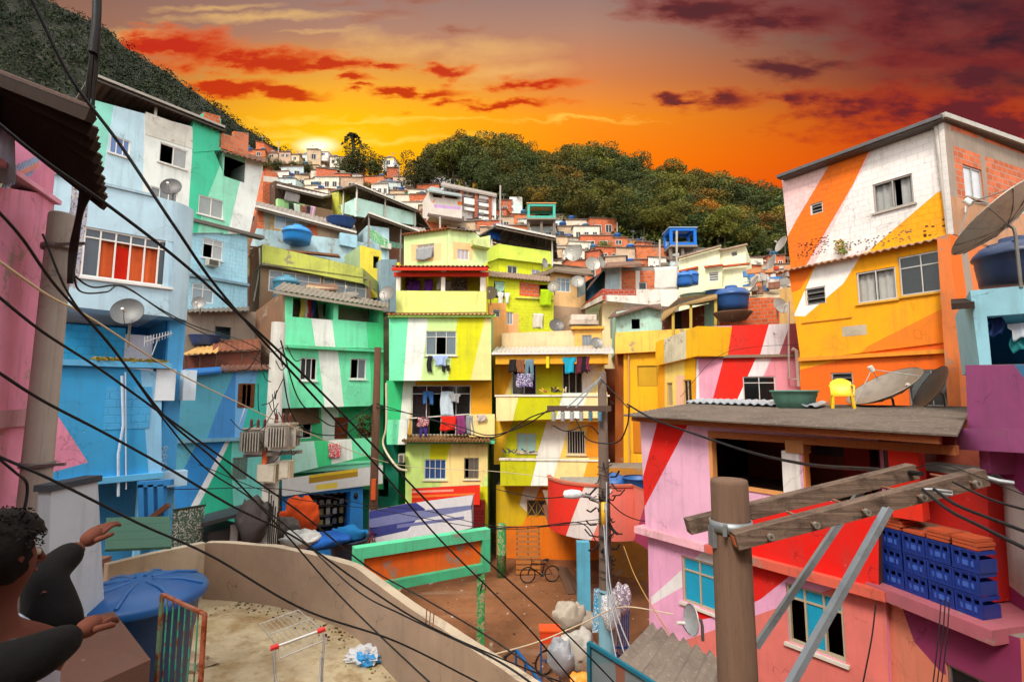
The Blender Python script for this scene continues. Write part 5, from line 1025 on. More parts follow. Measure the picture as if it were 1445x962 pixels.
window(T, pl_, x4[0], 'louver', fm='#b8b2aa:metal', gl='#3a3c3e:glass'); window(T, pl_, x4[1], 's2', fm='#8f8a84:metal', gl='#4c5050:glass', curtain='#8d9290:cloth', cr=[(.5, 1)])
ut = pl_.uz(1108, 388)[0]; ld = MB(); a, b = pl_.w(pl_.uz(1100, 388)[0], pl_.uz(1113, 384)[1], .4), pl_.w(pl_.uz(1343, 330)[0], pl_.uz(1113, 384)[1], .4); ld.corr(a, b, b - pl_.n * .5 + V((0, 0, .1)), a - pl_.n * .5 + V((0, 0, .1)), '#a58468:old', .2, .03, '#c07a3a:paint'); ld.build('awning', T)
hl = mbH
for i in range(90):
    u = pl_.uz(1125 + rnd.random() * 45, 360)[0]; z = pl_.uz(1125, 366 - rnd.random() * 22)[1]; hl.pbox(pl_, u, u + .05, z, z + .03, .0, .004, '#5a2a12:plaster')
for i in range(70):
    u = pl_.uz(1185 + rnd.random() * 100, 330)[0]; z = pl_.uz(1185, 362)[1] + rnd.random() * .4; hl.pbox(pl_, u, u + .05, z, z + .03, .0, .004, '#6a5a50:plaster')
for i in range(12): u = pl_.uz(1300 + rnd.random() * 38, 310)[0]; z = pl_.uz(1330, 310)[1] - rnd.random() * .5; hl.pbox(pl_, u, u + .07, z, z + .05, .0, .004, '#5a3a12:plaster')
mbW.build('wall', T)
# right brick side
pm = PL(1366, 13.88, 1496, 16)
mb = MB(); y1_, y2_ = [(pm.uz(a, c)[0], pm.uz(b, c)[0], pm.uz(a, d)[1], pm.uz(a, c)[1]) for a, b, c, d in ((1350, 1376, 234, 278), (1423, 1450, 262, 300))]
facade(mb, pm, [(1346, 330), (1331, 166), (1560, 250), (1560, 420)], '#d06a3e:brick', [(y1_,), (y2_,)], [('#9b8d80:old', [(1310, 160), (1341, 170), (1358, 340), (1330, 340)]), ('#97897b:old', [(1332, 180), (1600, 270), (1600, 290), (1334, 202)]), ('#97897b:old', [(1381, 190), (1387, 190), (1399, 330), (1392, 330)]), ('#b98a68:old', [(1338, 275), (1600, 340), (1600, 480), (1345, 345)])], D=.13, o=.14, side='#d9d2cc:brickpaint')
facade(mb, pm, [(1372, 800), (1340, 330), (1560, 395), (1560, 800)], '#d8763c:old', D=.3, o=.14, paints=[('#9b8d80:old', [(1354, 345), (1364, 345), (1390, 520), (1378, 520)]), ('#e06a1c:plaster', [(1335, 330), (1353, 330), (1382, 560), (1370, 560)])])
mb.build('brick_side_wall', T)
window(T, pm, y1_, 's2', o=.14, fm='#b5b1ab:metal', gl='#c4ccd4:frost', sill='#9a8d80:plaster'); window(T, pm, y2_, 's2', o=.14, fm='#b5b1ab:metal', gl='#c4ccd4:frost')
rf = MB(); A, C1, B = pl_.p(1097, 249, .35), pl_.p(1318, 166, .45), pm.p(1560, 246, .45)
ap = pl_.p(1330, 163, .45); bk1 = ap + V((3, 8, .4)); rf.slab([A, ap, V((B.x, B.y, ap.z - .02)), V((B.x, B.y + 5, ap.z - .3)), A + DV * 9], .1, '#6b6460:roof', '#5a504a:metal'); rf.bar(A - V((0, 0, .02)), ap - V((0, 0, .02)), .14, .1, '#5c5a5c:metal'); rf.bar(ap + V((0, 0, 0)), V((B.x, B.y, ap.z)), .16, .14, '#a8a49a:metal'); rf.build('roof', T)
gp = MB(); gp.tube([pl_.p(1322, 178, .12), pl_.p(1337, 300, .12), pl_.p(1349, 420, .12), pl_.p(1365, 610, .12)], .075, '#c9c0b8:plastic', 10); gp.build('drain_pipe', T)
pl2 = MB()
for i in range(34): clump(pl2, pl_.p(1187, 352, .12) + V((rnd.uniform(-.15, .15), rnd.uniform(-.1, .1), rnd.uniform(-.15, .3))), .07, 7, ('#6a7a20:leaf', '#a8801c:leaf')[i % 2], .04)
pl2.build('weed', label='small yellow green weed growing out of the orange house wall ledge', cat='plant')
# dishes, chair, tank on grey roof
q = P(1189, 582, 13.3)
def chair(c, label):
    T = thing('plastic_chair', label, 'chair', c); Y_ = '#f2c21c:plastic'; s = MB(); rz = Matrix.Rotation(-.5, 3, 'Z'); L = lambda x, y, z: V(c) + rz @ V((x, y, z)); s.box(L(0, 0, .43), (.44, .44, .035), Y_, -.5); s.build('seat', T)
    b = MB(); vs = []
    for i in range(9):
        a = (i - 4) / 4; hgt_ = .85 - .1 * a * a
        for z in (.45, hgt_): vs.append(L(.22 * a, .2 + .06 * (1 - a * a) + (z - .45) * .15, z))
    b.mesh(vs + [v + rz @ V((0, .02, 0)) for v in vs], [(2 * i, 2 * i + 2, 2 * i + 3, 2 * i + 1) for i in range(8)] + [(18 + 2 * i, 18 + 2 * i + 1, 18 + 2 * i + 3, 18 + 2 * i + 2) for i in range(8)] + [(2 * i + 1, 2 * i + 3, 2 * i + 21, 2 * i + 19) for i in range(8)], Y_, True); b.build('backrest', T)
    for x, y in ((-.2, -.2), (.2, -.2), (-.21, .21), (.21, .21)): g = MB(); g.bar(L(x * .95, y * .95, .43), L(x * 1.15, y * 1.15, 0), .05, .04, Y_); g.build('leg', T)
    for s_ in (-1, 1): g = MB(); g.tube([L(s_ * .22, .22, .68), L(s_ * .25, 0, .66), L(s_ * .24, -.2, .64), L(s_ * .22, -.22, .43)], .02, Y_, 7); g.build('armrest', T)
    return T
chair(P(1190, 583, 12.4) , 'bright yellow plastic armchair on the grey sheet roof')
T = thing('water_trough', 'open green fibre water tank with a pale rim on the grey roof', 'water tank', P(1122, 578, 13)); c = P(1122, 578, 13); mb = MB()
mb.lathe(c, [(0, 0), (.42, 0), (.44, .15), (.46, .16), (.48, .3), (.5, .32), (.52, .44), (.56, .45), (.56, .49), (.5, .49), (.49, .42)], '#5f8f80:old', 26); mb.build('body', T); mb = MB(); mb.lathe(c + V((0, 0, .44)), [(0, .02), (.5, .02), (.52, .05)], '#86a8b4:plastic'); mb.build('lid', T)
dish(1255, 557, 12.6, .86, 'round mesh dish lying tilted with a red receiver on the grey roof', (-.52, 0, .85), '#94897c:metal', .3, True, .3)
dish(1322, 552, 12.1, .6, 'dark grey dish seen from behind before the orange wall window', (-.8, .28, .5), '#5a5654:metal', .55, depth=.25)
dish(1420, 316, 9.2, .86, 'very large mesh satellite dish at the right edge', (-.42, .5, .76), '#b8b0a4:metal', 1.1, True, .25)
T = thing('antenna', 'small blue panel on a white arm fixed to the brick side wall', 'antenna', pm.p(1372, 300, .3)); mb = MB(); mb.pbox(pm, pm.uz(1368, 300)[0], pm.uz(1385, 300)[0], pm.uz(1368, 313)[1], pm.uz(1368, 302)[1], .35, .4, '#5a9ab0:plastic'); mb.tube([pm.p(1375, 310, .3), pm.p(1385, 312, .5), pm.p(1400, 322, .8)], .03, '#c9c9c4:metal'); mb.tube([pm.p(1362, 290, .1), pm.p(1362, 300, .3)], .02, '#c9c9c4:metal'); mb.build('reflector_panel', T)
# ---- light blue balcony at right, dark tank roof
pq = PL(1374, 9.6, 1480, 9.0)
T = house('light_blue_balcony_house', 'pale blue balcony with dark interior at the right edge under the big dish', pq, 0); mb = MB()
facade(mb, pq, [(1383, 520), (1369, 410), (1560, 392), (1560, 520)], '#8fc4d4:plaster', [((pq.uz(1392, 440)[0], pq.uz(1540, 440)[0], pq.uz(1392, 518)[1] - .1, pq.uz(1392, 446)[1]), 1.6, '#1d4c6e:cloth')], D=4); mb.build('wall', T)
rl = MB(); rl.slab([pq.p(1342, 428, .3), pq.p(1375, 426, .3), pq.p(1375, 420, -1.2), pq.p(1342, 422, -1.2)], .12, '#3a2a22:wood'); rl.build('roof', T)
garment(pq, 1421, 457, .32, .3, '#c9d2dc:cloth', 'white cloth hanging in the pale blue balcony', 'shirt', -.3); garment(pq, 1425, 470, .24, .35, '#2f8a8c:cloth', 'teal cloth hanging below the white one in the pale blue balcony', 'sheet', -.4); garment(pq, 1394, 449, .2, .34, '#243a6c:cloth', 'navy cloth by the pale blue balcony pillar', 'sheet', -.3)
tank(1436, 401, 10.6, .68, .6, 'large dark blue open tank above the pale blue balcony', '#1c3154:plastic', True)
mb = MB()
for i in range(9): mb.bar(pm.p(1366 + i * 6, 375 + (i % 2) * 8, .06), pm.p(1376 + i * 6, 400 - (i % 2) * 8, .06), .02, .02, '#d8a848:metal')
for i in range(7): mb.bar(pm.p(1366 + i * 6, 400, .09), pm.p(1378 + i * 6, 372, .09), .02, .02, '#d8a848:metal')
T = thing('lattice', 'yellow wire lattice against the brick wall behind the dark tank', 'lattice', pm.p(1385, 405, .1)); mb.build('grille', T)
# ---- purple and white building at right edge (faces left)
po = PL(1352, 9.1, 1447, 7.3)
T = house('purple_house', 'purple and white painted corner house at the right edge of the view', po, 0)
PU = '#b35a92'; mb = MB()
facade(mb, po, [(1366, 606), (1362, 515), (1560, 513), (1560, 640)], PU + ':plaster', [], [('#4c92c4:plaster', [(1420, 500), (1570, 500), (1570, 560), (1450, 540)])], D=4, o=.0)
facade(mb, po, [(1352, 634), (1348, 604), (1560, 604), (1560, 645)], '#b8629a:old', D=.8, o=.35)
facade(mb, po, [(1396, 1200), (1382, 632), (1560, 640), (1560, 1200)], '#a03a78:plaster', [], [('#d9d3c8:plaster', [(1380, 655), (1392, 655), (1560, 790), (1560, 935), (1398, 805)]), ('#a8407c:plaster', [(1398, 805), (1570, 940), (1570, 1300), (1398, 1300)])], D=4, o=-.1)
facade(mb, po, [(1384, 668), (1381, 634), (1396, 634), (1398, 668)], '#b8629a:plaster', D=.6, o=.2)
mb.build('wall', T)
u, z = po.uz(1398, 925, .3); mb = MB(); mb.tube([po.w(u - .15, z, .25), po.w(u + 2, z - .25, .25)], .13, '#8a5a70:old', 12); mb.build('ledge', T)
# ---- N. pink and red near house
pn = PL(906, 13.1, 1240, 8.9)
T = house('pink_red_house', 'near pink house with red and white diagonal stripes, open verandah and turquoise windows', pn, 2)
PN, RD, SM = '#eaa8cc', '#e0180e', '#e2786c'
def rp(a, b, c, d, pl=pn): return (pl.uz(a, c)[0], pl.uz(b, c)[0], pl.uz(a, d)[1], pl.uz(a, c)[1])
mb = MB(); zr = pn.uz(905, 586)[1]
hA = rp(1003, 1112, 602, 681); hB = rp(1130, 1239, 612, 712); hA = (hA[0], hA[1], hA[2], zr - .38); hB = (hB[0], hB[1], hA[2], zr - .38)
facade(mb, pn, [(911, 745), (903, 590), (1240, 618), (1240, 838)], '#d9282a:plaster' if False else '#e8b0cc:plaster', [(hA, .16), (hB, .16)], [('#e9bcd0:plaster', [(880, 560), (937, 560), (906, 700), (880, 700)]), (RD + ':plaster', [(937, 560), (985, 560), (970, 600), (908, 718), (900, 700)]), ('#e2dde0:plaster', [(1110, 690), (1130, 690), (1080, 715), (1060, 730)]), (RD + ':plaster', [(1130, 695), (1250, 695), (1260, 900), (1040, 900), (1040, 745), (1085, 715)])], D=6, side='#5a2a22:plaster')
w1, w2 = rp(957, 1007, 784, 848), rp(1104, 1183, 823, 905)
facade(mb, pn, [(922, 1200), (914, 742), (1250, 838), (1262, 1200)], PN + ':plaster', [(w1,), (w2,)], [('#e6e2e2:plaster', [(1000, 770), (1070, 765), (1010, 800), (919, 872), (919, 842)]), (RD + ':plaster', [(1045, 780), (1075, 740), (1260, 820), (1180, 838), (1052, 862), (1042, 870), (985, 888), (940, 910), (919, 892), (960, 850)]), ('#e0776e:plaster', [(1010, 880), (1060, 862), (1180, 828), (1260, 800), (1260, 1210), (900, 1210), (918, 912)])], D=6, o=-.12, side='#e493b8:plaster')
for (xa, xb, zt, c_) in ((906, 1000, 742, '#e9b0bc:old'), (1000, 1250, 742, '#d8604c:old')): u, z = pn.uz(906, zt); mb.pbox(pn, pn.uz(xa, 740)[0] - (.12 if xa < 950 else 0), pn.uz(xb, 790)[0], z - .16, z, -.2, .16, c_)
mb.build('wall', T)
fm_ = '#b3a48a:paint'; window(T, pn, w1, 't2', fm=fm_, gl='#1f9ec4:frost', o=-.12, trans=.3, sill='#d8cfc4:plaster', ft=.05); wo = window(T, pn, w2, 't3', fm=fm_, gl='#1f9ec4:frost', o=-.12, trans=.24, open_=(0, 2), sill='#d8cfc4:plaster', ft=.05)
vd = MB(); up0, up1 = pn.uz(1104, 650)[0], pn.uz(1129, 650)[0]
vd.pbox(pn, up0, up1, hA[2] - .05, hA[3] - .2, -.24, .02, '#ece6e2:plaster'); vd.pbox(pn, up1 - .04, up1 + .07, hA[2], hA[3], -.22, -.02, '#e08a48:paint'); vd.pbox(pn, up0 + .1, up1 + .1, hA[3] - .22, hA[3] + .02, -.25, .06, '#e6a060:wood'); vd.build('pillar', T)
vd = MB(); ve = pn.uz(1290, 680)[0]; vd.pbox(pn, hA[0] - .05, pn.uz(1350, 640)[0], hA[3] - .04, hA[3] + .1, -.14, .05, '#d88048:wood'); vd.pbox(pn, hA[0] - .06, hA[0] + .02, hA[2] - .05, hA[3], -.15, .02, '#e09a5c:paint'); vd.pbox(pn, hA[0], hA[1], hA[2] - .04, hA[2] + .02, -.15, .03, '#e09a5c:paint'); vd.build('verandah_frame', T)
pn3 = back(pn, 3.2); vi = MB(); vi.pbox(pn, hA[0] - 1, hB[1] + 1, hA[2] - .3, hA[3] + .4, -3.3, -3.2, '#a0503c:plaster'); vi.pbox(pn, hA[0] - 1, hB[1] + 1, hA[2] - .35, hA[2] - .25, -3.2, -.2, '#8a6a58:concrete')
u = hA[0] + 1.6; vi.pbox(pn, u, u + .5, hA[2] - .2, hA[2] + .9, -3.1, -2.7, '#b0301c:plaster'); vi.pbox(pn, u + .02, u + .5, hA[2] + .9, hA[2] + 1.3, -3.19, -3.1, '#d87a1c:plaster'); vi.pbox(pn, hA[0] + .8, hA[0] + 1.7, hA[3] - .55, hA[3] - .25, -3.15, -3.1, '#3a2622:metal')
vi.build('interior', T)
rp_ = MB(); u0_ = pn.uz(1258, 700)[0]; rp_.pbox(pn, u0_, u0_ + .42, hA[2] - .1, hA[3], -.3, .02, '#e02a12:plaster'); rp_.build('pillar', T, 'bright red pillar')
# sheet roof: grey wavy asbestos
rf = MB(); A = pn.p(880, 592, .55); A.z = zr + .02; B = pn.p(1352, 622, .75); B = V((B.x, B.y, zr - .06)); Bk = P(1372, 592, 11.6); Ak = P(978, 571, 15.6)
Bk.z = zr + .24; Ak.z = zr + .28
rf.corr(A, Ak, Bk, B, '#6a5e54:roof', .2, .022, '#4a3428:wood', .03)
rf.bar(A - V((-.3, -.3, .1)), B - V((.0, -.3, .1)), .1, .12, '#d87a44:wood'); rf.build('roof', T)
rs = MB(); a, b = PZ(1000, 574, zr + .36), PZ(1215, 588, zr + .36); dv = Ak - A; a = Ak + (B - A) * .05 + V((0, .5, .1)); b = Ak + (B - A) * .62 + V((0, .5, .1)); rs.corr(a - dv * .18, b - dv * .18, b + dv * .1, a + dv * .1, '#b9c4cc:metal', .22, .03); rs.build('roof_sheet', T, 'shiny newer metal roof sheet')
garment(pn, 1270, 650, .2, .4, '#a83a5c:cloth', 'pinkish cloth hanging deep in the red verandah', 'sheet', -1.5)
# near right wing: ledge with crates
pw = PL(1236, 9.0, 1408, 7.2)
T = house('salmon_wing', 'salmon and plum lower wing with a dirty ledge under the blue crates', pw, .3); mb = MB()
w3 = (pw.uz(1326, 930)[0], pw.uz(1420, 930)[0], pw.uz(1326, 1080)[1], pw.uz(1326, 935)[1])
facade(mb, pw, [(1246, 1200), (1238, 840), (1440, 900), (1450, 1200)], '#e08468:plaster', [(w3,)], [('#8f2f5c:plaster', [(1260, 820), (1460, 880), (1460, 990), (1330, 950), (1290, 905)]), ('#8f2f5c:plaster', [(1290, 905), (1470, 985), (1470, 1000), (1320, 935)])], D=4, o=-.1)
zl = pw.uz(1236, 824, .15)[1]; ul, ur = pw.uz(1233, 830)[0], pw.uz(1412, 860)[0]
mb.pbox(pw, ul, ur, zl - .2, zl, -1.2, .2, '#b0606c:old'); facade(mb, pw, [(1236, 825), (1240, 655), (1392, 675), (1400, 850)], '#c8201a:plaster', D=1.5, o=-.8); mb.build('wall', T); window(T, pw, w3, 's2', fm='#8a7a78:metal', gl='#22282c:glass', o=-.1)
cs = thing  # crates stacked on the ledge
cu = (pw.uz(1400, 800)[0] - pw.uz(1240, 760)[0]) / 4.5; ch = (pw.uz(1240, 742)[1] - zl) / 3.0
def crate(u, z, label):
    u += rnd.uniform(-.012, .012)
    c = pw.w(u + cu / 2, z, -.1); T = thing('crate', label, 'crate', c, 'blue plastic crates stacked on the pink ledge'); b = MB(); B_ = '#132e7c:plastic'
    w, h, d = cu - .02, ch - .012, .3; o0, o1 = -.1 - d, -.1 + .05
    b.pbox(pw, u, u + w, z, z + .03, o0, o1, B_)
    for (ua, ub, oa, ob_) in ((u, u + w, o1 - .02, o1), (u, u + w, o0, o0 + .02), (u, u + .02, o0 + .02, o1 - .02), (u + w - .02, u + w, o0 + .02, o1 - .02)): b.pbox(pw, ua, ub, z + .03, z + h * .62, oa, ob_, B_); b.pbox(pw, ua, ub, z + h * .82, z + h, oa, ob_, B_)
    b.pbox(pw, u - .004, u + w + .004, z + h * .93, z + h, o1, o1 + .012, B_); b.pbox(pw, u - .004, u + w + .004, z + .0, z + .03, o1, o1 + .012, B_)
    for k in (0, .32, .68, 1): b.pbox(pw, u + (w - .03) * k, u + (w - .03) * k + .03, z + h * .03, z + h * .93, o1 - .018, o1 + .01, B_)
    b.build('body', T); p_ = MB(); p_.pbox(pw, u + w * .2, u + w * .8, z + h * .25, z + h * .5, o1, o1 + .004, '#3f62b8:paint'); p_.build('side_panel', T); return T
cn = ['left', 'second', 'third', 'right']; rn = ['bottom', 'middle', 'top']
for i in range(4):
    for j in range(3): crate(pw.uz(1240, 760)[0] + i * cu, zl + j * ch + .002, f'blue crate, {rn[j]} one in the {cn[i]} stack on the pink ledge')
tl = 0
for i in range(4):
    for j in range(1 + (i != 1) * 2 + (i == 0)):
        c = pw.w(pw.uz(1240, 760)[0] + cu * (i + .5) + rnd.uniform(-.02, .02), zl + 3 * ch + .03 + j * .055, -.2); m = MB()
        m.pbox(pw, pw.uz(1240, 760)[0] + cu * i + .02, pw.uz(1240, 760)[0] + cu * (i + .92) + rnd.uniform(-.02, .03), zl + 3 * ch + .005 + j * .055, zl + 3 * ch + .05 + j * .055, -.4, -.06, '#b8502c:plaster'); m.build('roof_tile', label=f'flat orange clay tile, layer {["one", "two", "three", "four"][j]} on the {cn[i]} crate stack', cat='tile', group='clay tiles on the blue crates')
# plastic pipe frames and wires on salmon walls
cable([(1236, 850, 8.7), (1230, 900, 8.6), (1218, 962, 8.5)], .012, 'thin black wire hanging down the salmon wall below the ledge')
for k, x in enumerate((1324, 1330, 1336)): cable([(x + 4, 845, 7.6), (x, 900, 7.5), (x - 10, 985, 7.4)], .008, f'dark thin wire, {["first", "second", "third"][k]} of three down the plum wall')
dish(979, 874, 9.6, .26, 'small white dish seen edge on beside the turquoise window', (-.95, -.15, .1), '#b9bcc0:metal', .35, depth=.2)
# ribbed asbestos roof bottom
T = thing('asbestos_roof', 'heavy grey ribbed roof sheets below the pink house', 'roof', PZ(940, 940, 3.0)); mb = MB(); a, b, c_, d_ = P(838, 965, 8.8), P(1010, 1060, 6.6), P(1040, 940, 8.2), P(918, 880, 10.8); mb.corr(a, b, c_, d_, '#7d7166:roof', .36, .07, None, .04); mb.build('sheet', T)
# ================================================================ SECOND ROW
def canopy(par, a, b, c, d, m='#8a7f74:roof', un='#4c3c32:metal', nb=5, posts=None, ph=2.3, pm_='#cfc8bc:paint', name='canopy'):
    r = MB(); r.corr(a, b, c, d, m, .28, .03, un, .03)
    for i in range(nb + 1): f = i / nb; r.bar(V(a).lerp(V(b), f) - V((0, 0, .1)), V(d).lerp(V(c), f) - V((0, 0, .1)), .07, .08, '#6a5a4c:metal')
    for f in (.02, .5, .97): r.bar(V(a).lerp(V(d), f) - V((0, 0, .18)), V(b).lerp(V(c), f) - V((0, 0, .18)), .08, .08, '#6a5a4c:metal')
    r.bar(a, b, .08, .12, '#cfcabf:metal'); o = r.build(name, par)
    for q in posts or ():
        p_ = MB(); p_.bar(q, V(q) - V((0, 0, ph)), .1, .1, pm_); p_.build('post', par)
    return o
# 1 brown building with lime parapet and window strip
p1 = PL(366, 26, 524, 29.5)
T = house('lime_parapet_house', 'brown house with stained lime parapet and a long strip of white framed windows', p1, 1); mb = MB()
s1 = (p1.uz(380, 378)[0], p1.uz(454, 380)[0], p1.uz(382, 408)[1] - .1, p1.uz(380, 380)[1]); s2 = (p1.uz(457, 380)[0], p1.uz(518, 390)[0], s1[2], s1[3])
facade(mb, p1, [(362, 520), (368, 372), (524, 395), (524, 520)], '#a08064:old', [(s1,), (s2,)], D=6, side='#8a6248:old'); mb.build('wall', T)
window(T, p1, s1, 't4', trans=.35, gl='#8f98a4:frost', ft=.06, fm='#f1efe9:paint'); window(T, p1, s2, 't4', trans=.35, gl='#8f98a4:frost', ft=.06, fm='#f1efe9:paint')
mb = MB(); facade(mb, p1, [(370, 372), (370, 347), (372, 345), (512, 378), (512, 400)], '#c9cf62:old', D=.2, o=.5); mb.face([p1.p(512, 378, .5), p1.p(541, 405, -1.2), p1.p(541, 420, -1.2), p1.p(512, 400, .5)], '#b9be70:old'); mb.face([p1.p(512, 378, .3), p1.p(541, 405, -1.4), p1.p(541, 420, -1.4), p1.p(512, 400, .3)], '#b9be70:old')
u0, z0 = p1.uz(370, 373, .5); mb.pbox(p1, u0, p1.uz(514, 400)[0], z0 - .02, z0 + .08, -1, .5, '#8f8268:old'); mb.build('parapet', T)
T = simple('brown brick flank with rusty pipes left of the lime parapet', PL(352, 27.5, 372, 26.5), [(352, 520), (352, 352), (372, 345), (372, 520)], '#8c5238:old', D=4)
cable([(366, 350, 26.2), (366, 380, 26.2), (358, 425, 26.2)], .04, 'pale vertical drain pipe beside the lime parapet', '#cfc4b0:plastic', 'drain_pipe', 'pipe')
tank(403, 425, 25.2, .62, .95, 'blue grey tank with a wide brim behind the green house roof', '#3f7f98:plastic', True); tank(419, 343, 30.5, .85, .62, 'bright blue domed tank on the lime parapet roof', '#1f86d8:plastic', True)
mb = MB(); c = P(421, 351, 29.9); mb.slab([c + V((-2.6, -.6, 0)), c + V((2.6, -.6, -.5)), c + V((2.2, 1, -.2)), c + V((-1.6, 1, .25))], .12, '#8a5a40:roof'); mb.build('roof_sheet', label='rusty sheets under the bright blue domed tank', cat='roof sheet')
pgt = PL(418, 25, 480, 26.2); T = thing('roof_box', 'small cream skylight box with a rusty lid on the green house roof', 'skylight', pgt.p(450, 415)); mb = MB(); r_ = pgt.rect(434, 402, 474, 416); mb.pbox(pgt, r_[0], r_[1], r_[2] - .2, r_[3], -.8, 0, '#d8c09c:plaster'); mb.build('box', T); mb = MB(); mb.slab([pgt.p(422, 408, .2), pgt.p(478, 408, .2), pgt.p(474, 400, -1), pgt.p(434, 400, -1)], .06, '#7a5a48:roof'); mb.build('lid', T)
dish(490, 420, 25.4, .62, 'grey dish lying behind the green house roof', (0, -.5, 1), '#7d766c:metal', .3, True, .25)
dish(547, 415, 23.4, .38, 'grey dish between the green and the lime house', (-.3, -1, .3), '#85807a:metal', .8); dish(692, 414, 24.6, .36, 'grey dish at the right end of the yellow loggia', (-.1, -1, .3), '#7f7568:metal', .5)
# 2 brick and pale blue house
p2 = PL(362, 30.5, 560, 35)
T = house('pale_blue_brick_house', 'house of beige and orange brick above pale blue flaking walls', p2, 1); mb = MB(); v = p2.rect(388, 303, 418, 322)
facade(mb, p2, [(362, 332), (364, 291), (492, 324), (492, 352)], '#c9a468:brick', [(v,)], [('#d8602c:brick', [(360, 285), (372, 285), (372, 335), (360, 335)]), ('#a8947c:old', [(372, 285), (381, 285), (381, 340), (372, 340)]), ('#a8947c:old', [(422, 285), (434, 285), (434, 350), (422, 350)]), ('#d8602c:brick', [(434, 290), (448, 290), (448, 350), (434, 350)]), ('#b79a80:old', [(448, 290), (500, 290), (500, 360), (448, 360)])], D=6, side='#8a4a34:old'); mb.build('wall', T)
window(T, p2, v, 't2', fm='#efede8:paint', gl='#b9c2c4:frost', open_=(1,), curtain='#c9bca0:cloth', cr=[(.5, 1)], trans=.2)
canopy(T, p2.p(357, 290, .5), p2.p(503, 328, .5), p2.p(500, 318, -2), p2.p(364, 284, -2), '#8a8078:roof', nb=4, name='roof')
mb = MB(); facade(mb, p2, [(362, 400), (362, 322), (500, 340), (522, 344), (522, 400)], '#b5d3dc:old', D=4, o=.3); facade(mb, p2, [(518, 400), (518, 318), (549, 322), (549, 400)], '#bcdde6:old', D=4, o=.4); facade(mb, p2, [(480, 345), (480, 328), (504, 332), (504, 350)], '#a6cfe0:plaster', D=2, o=.6); mb.build('lower_wall', T)
tank(481, 322, 33.5, .95, .6, 'dark blue open tank over the pale blue flaking wall', '#1d4a8c:plastic', False)
# brick hump with canopy beyond (355-470, 250-300)
p3 = PL(372, 34, 470, 38)
T = house('grey_canopy_house', 'house with a long white edged dark canopy over a laundry terrace', p3, 0); mb = MB(); facade(mb, p3, [(392, 306), (392, 280), (446, 292), (470, 297), (470, 330), (392, 330)], '#9fd08c:plaster', D=.3, paints=[('#9a7a5c:old', [(430, 270), (500, 270), (500, 340), (430, 340)])]); facade(mb, p3, [(388, 330), (388, 255), (470, 275), (470, 330)], '#5a4438:old', D=3, o=-2.2); mb.build('wall', T)
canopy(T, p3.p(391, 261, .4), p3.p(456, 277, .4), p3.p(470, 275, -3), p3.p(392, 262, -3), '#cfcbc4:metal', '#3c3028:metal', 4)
for x, y, w, h, c, l in ((408, 286, .35, .8, '#26352c', 'dark green cloth'), (415, 287, .45, .9, '#c4d8c4', 'white printed cloth'), (424, 289, .5, .75, '#8a5a48', 'brown cloth'), (432, 290, .3, .8, '#2b2a44', 'navy cloth'), (438, 290, .4, .9, '#d0a8b8', 'pink cloth')): garment(p3, x, y, w, h, c + ':cloth', l + ' on the terrace under the long white edged canopy', 'sheet', .35)
garment(p3, 402, 268, 1.1, .7, '#9a9490:cloth', 'grey sheet hanging under the long white edged canopy', 'sheet', .2)
T = simple('bare orange brick house above the pale blue niche', PL(372, 37, 396, 38), [(370, 300), (372, 241), (392, 244), (392, 300)], '#d8642c:brick', paints=[('#d9d3c6:old', [(370, 248), (396, 251), (396, 258), (370, 256)])], D=3)
# 3 mint balcony with canopy
p4 = PL(503, 37, 588, 42)
T = house('mint_terrace_house', 'pale mint terrace with a large open metal canopy on thin white posts', p4, 1); mb = MB()
facade(mb, p4, [(503, 305), (503, 279), (587, 301), (587, 318)], '#c6ebdf:plaster', D=.25); p4b = PL(468, 39.5, 503, 37); facade(mb, p4b, [(479, 300), (479, 290), (503, 279), (503, 305)], '#c2e8dc:plaster', D=.25); facade(mb, p4b, [(467, 315), (467, 273), (478, 270), (478, 318)], '#c4c648:old', D=1, o=.2); facade(mb, p4, [(503, 420), (503, 303), (588, 316), (588, 420)], '#6a5242:old', D=2, o=-3); mb.build('wall', T)
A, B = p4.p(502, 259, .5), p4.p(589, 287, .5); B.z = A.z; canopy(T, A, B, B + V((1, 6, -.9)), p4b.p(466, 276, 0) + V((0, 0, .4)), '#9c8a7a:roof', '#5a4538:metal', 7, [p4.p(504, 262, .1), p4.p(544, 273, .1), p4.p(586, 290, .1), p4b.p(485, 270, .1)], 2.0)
# 4 second brown canopy below
p5 = PL(518, 33.5, 600, 36)
T = house('brown_canopy_house', 'terrace under a wide brown sheet canopy with steel trusses', p5, 1); mb = MB(); facade(mb, p5, [(520, 420), (520, 334), (568, 344), (568, 420)], '#7fb89a:old', D=1, o=-.5, paints=[('#7a4a38:old', [(510, 345), (580, 352), (580, 430), (510, 430)])]); mb.build('wall', T)
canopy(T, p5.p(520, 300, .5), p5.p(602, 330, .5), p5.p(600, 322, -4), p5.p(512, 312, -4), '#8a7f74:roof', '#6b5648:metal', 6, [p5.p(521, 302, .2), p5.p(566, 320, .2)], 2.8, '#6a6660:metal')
rb = MB(); r_ = p5.rect(535, 343, 549, 351); rb.pbox(p5, r_[0], r_[1], r_[2], r_[3], .1, .4, '#cfc8ba:metal'); rb.build('vent_box', T)
T = thing('flag', 'green and yellow flag tied to a thin pole by the pale blue wall', 'flag', P(521, 380, 32)); mb = MB(); mb.tube([P(521, 385, 32), P(521, 315, 32)], .04, '#8f8a80:metal', 6); mb.build('pole', T); mb = MB(); vs = []
for i in range(7):
    for j in range(5): vs.append(P(521, 322, 32) + V((.2 * i, .1 * math.sin(i * 1.3), -.16 * j - .12 * i + .05 * math.sin(j * 2 + i))))
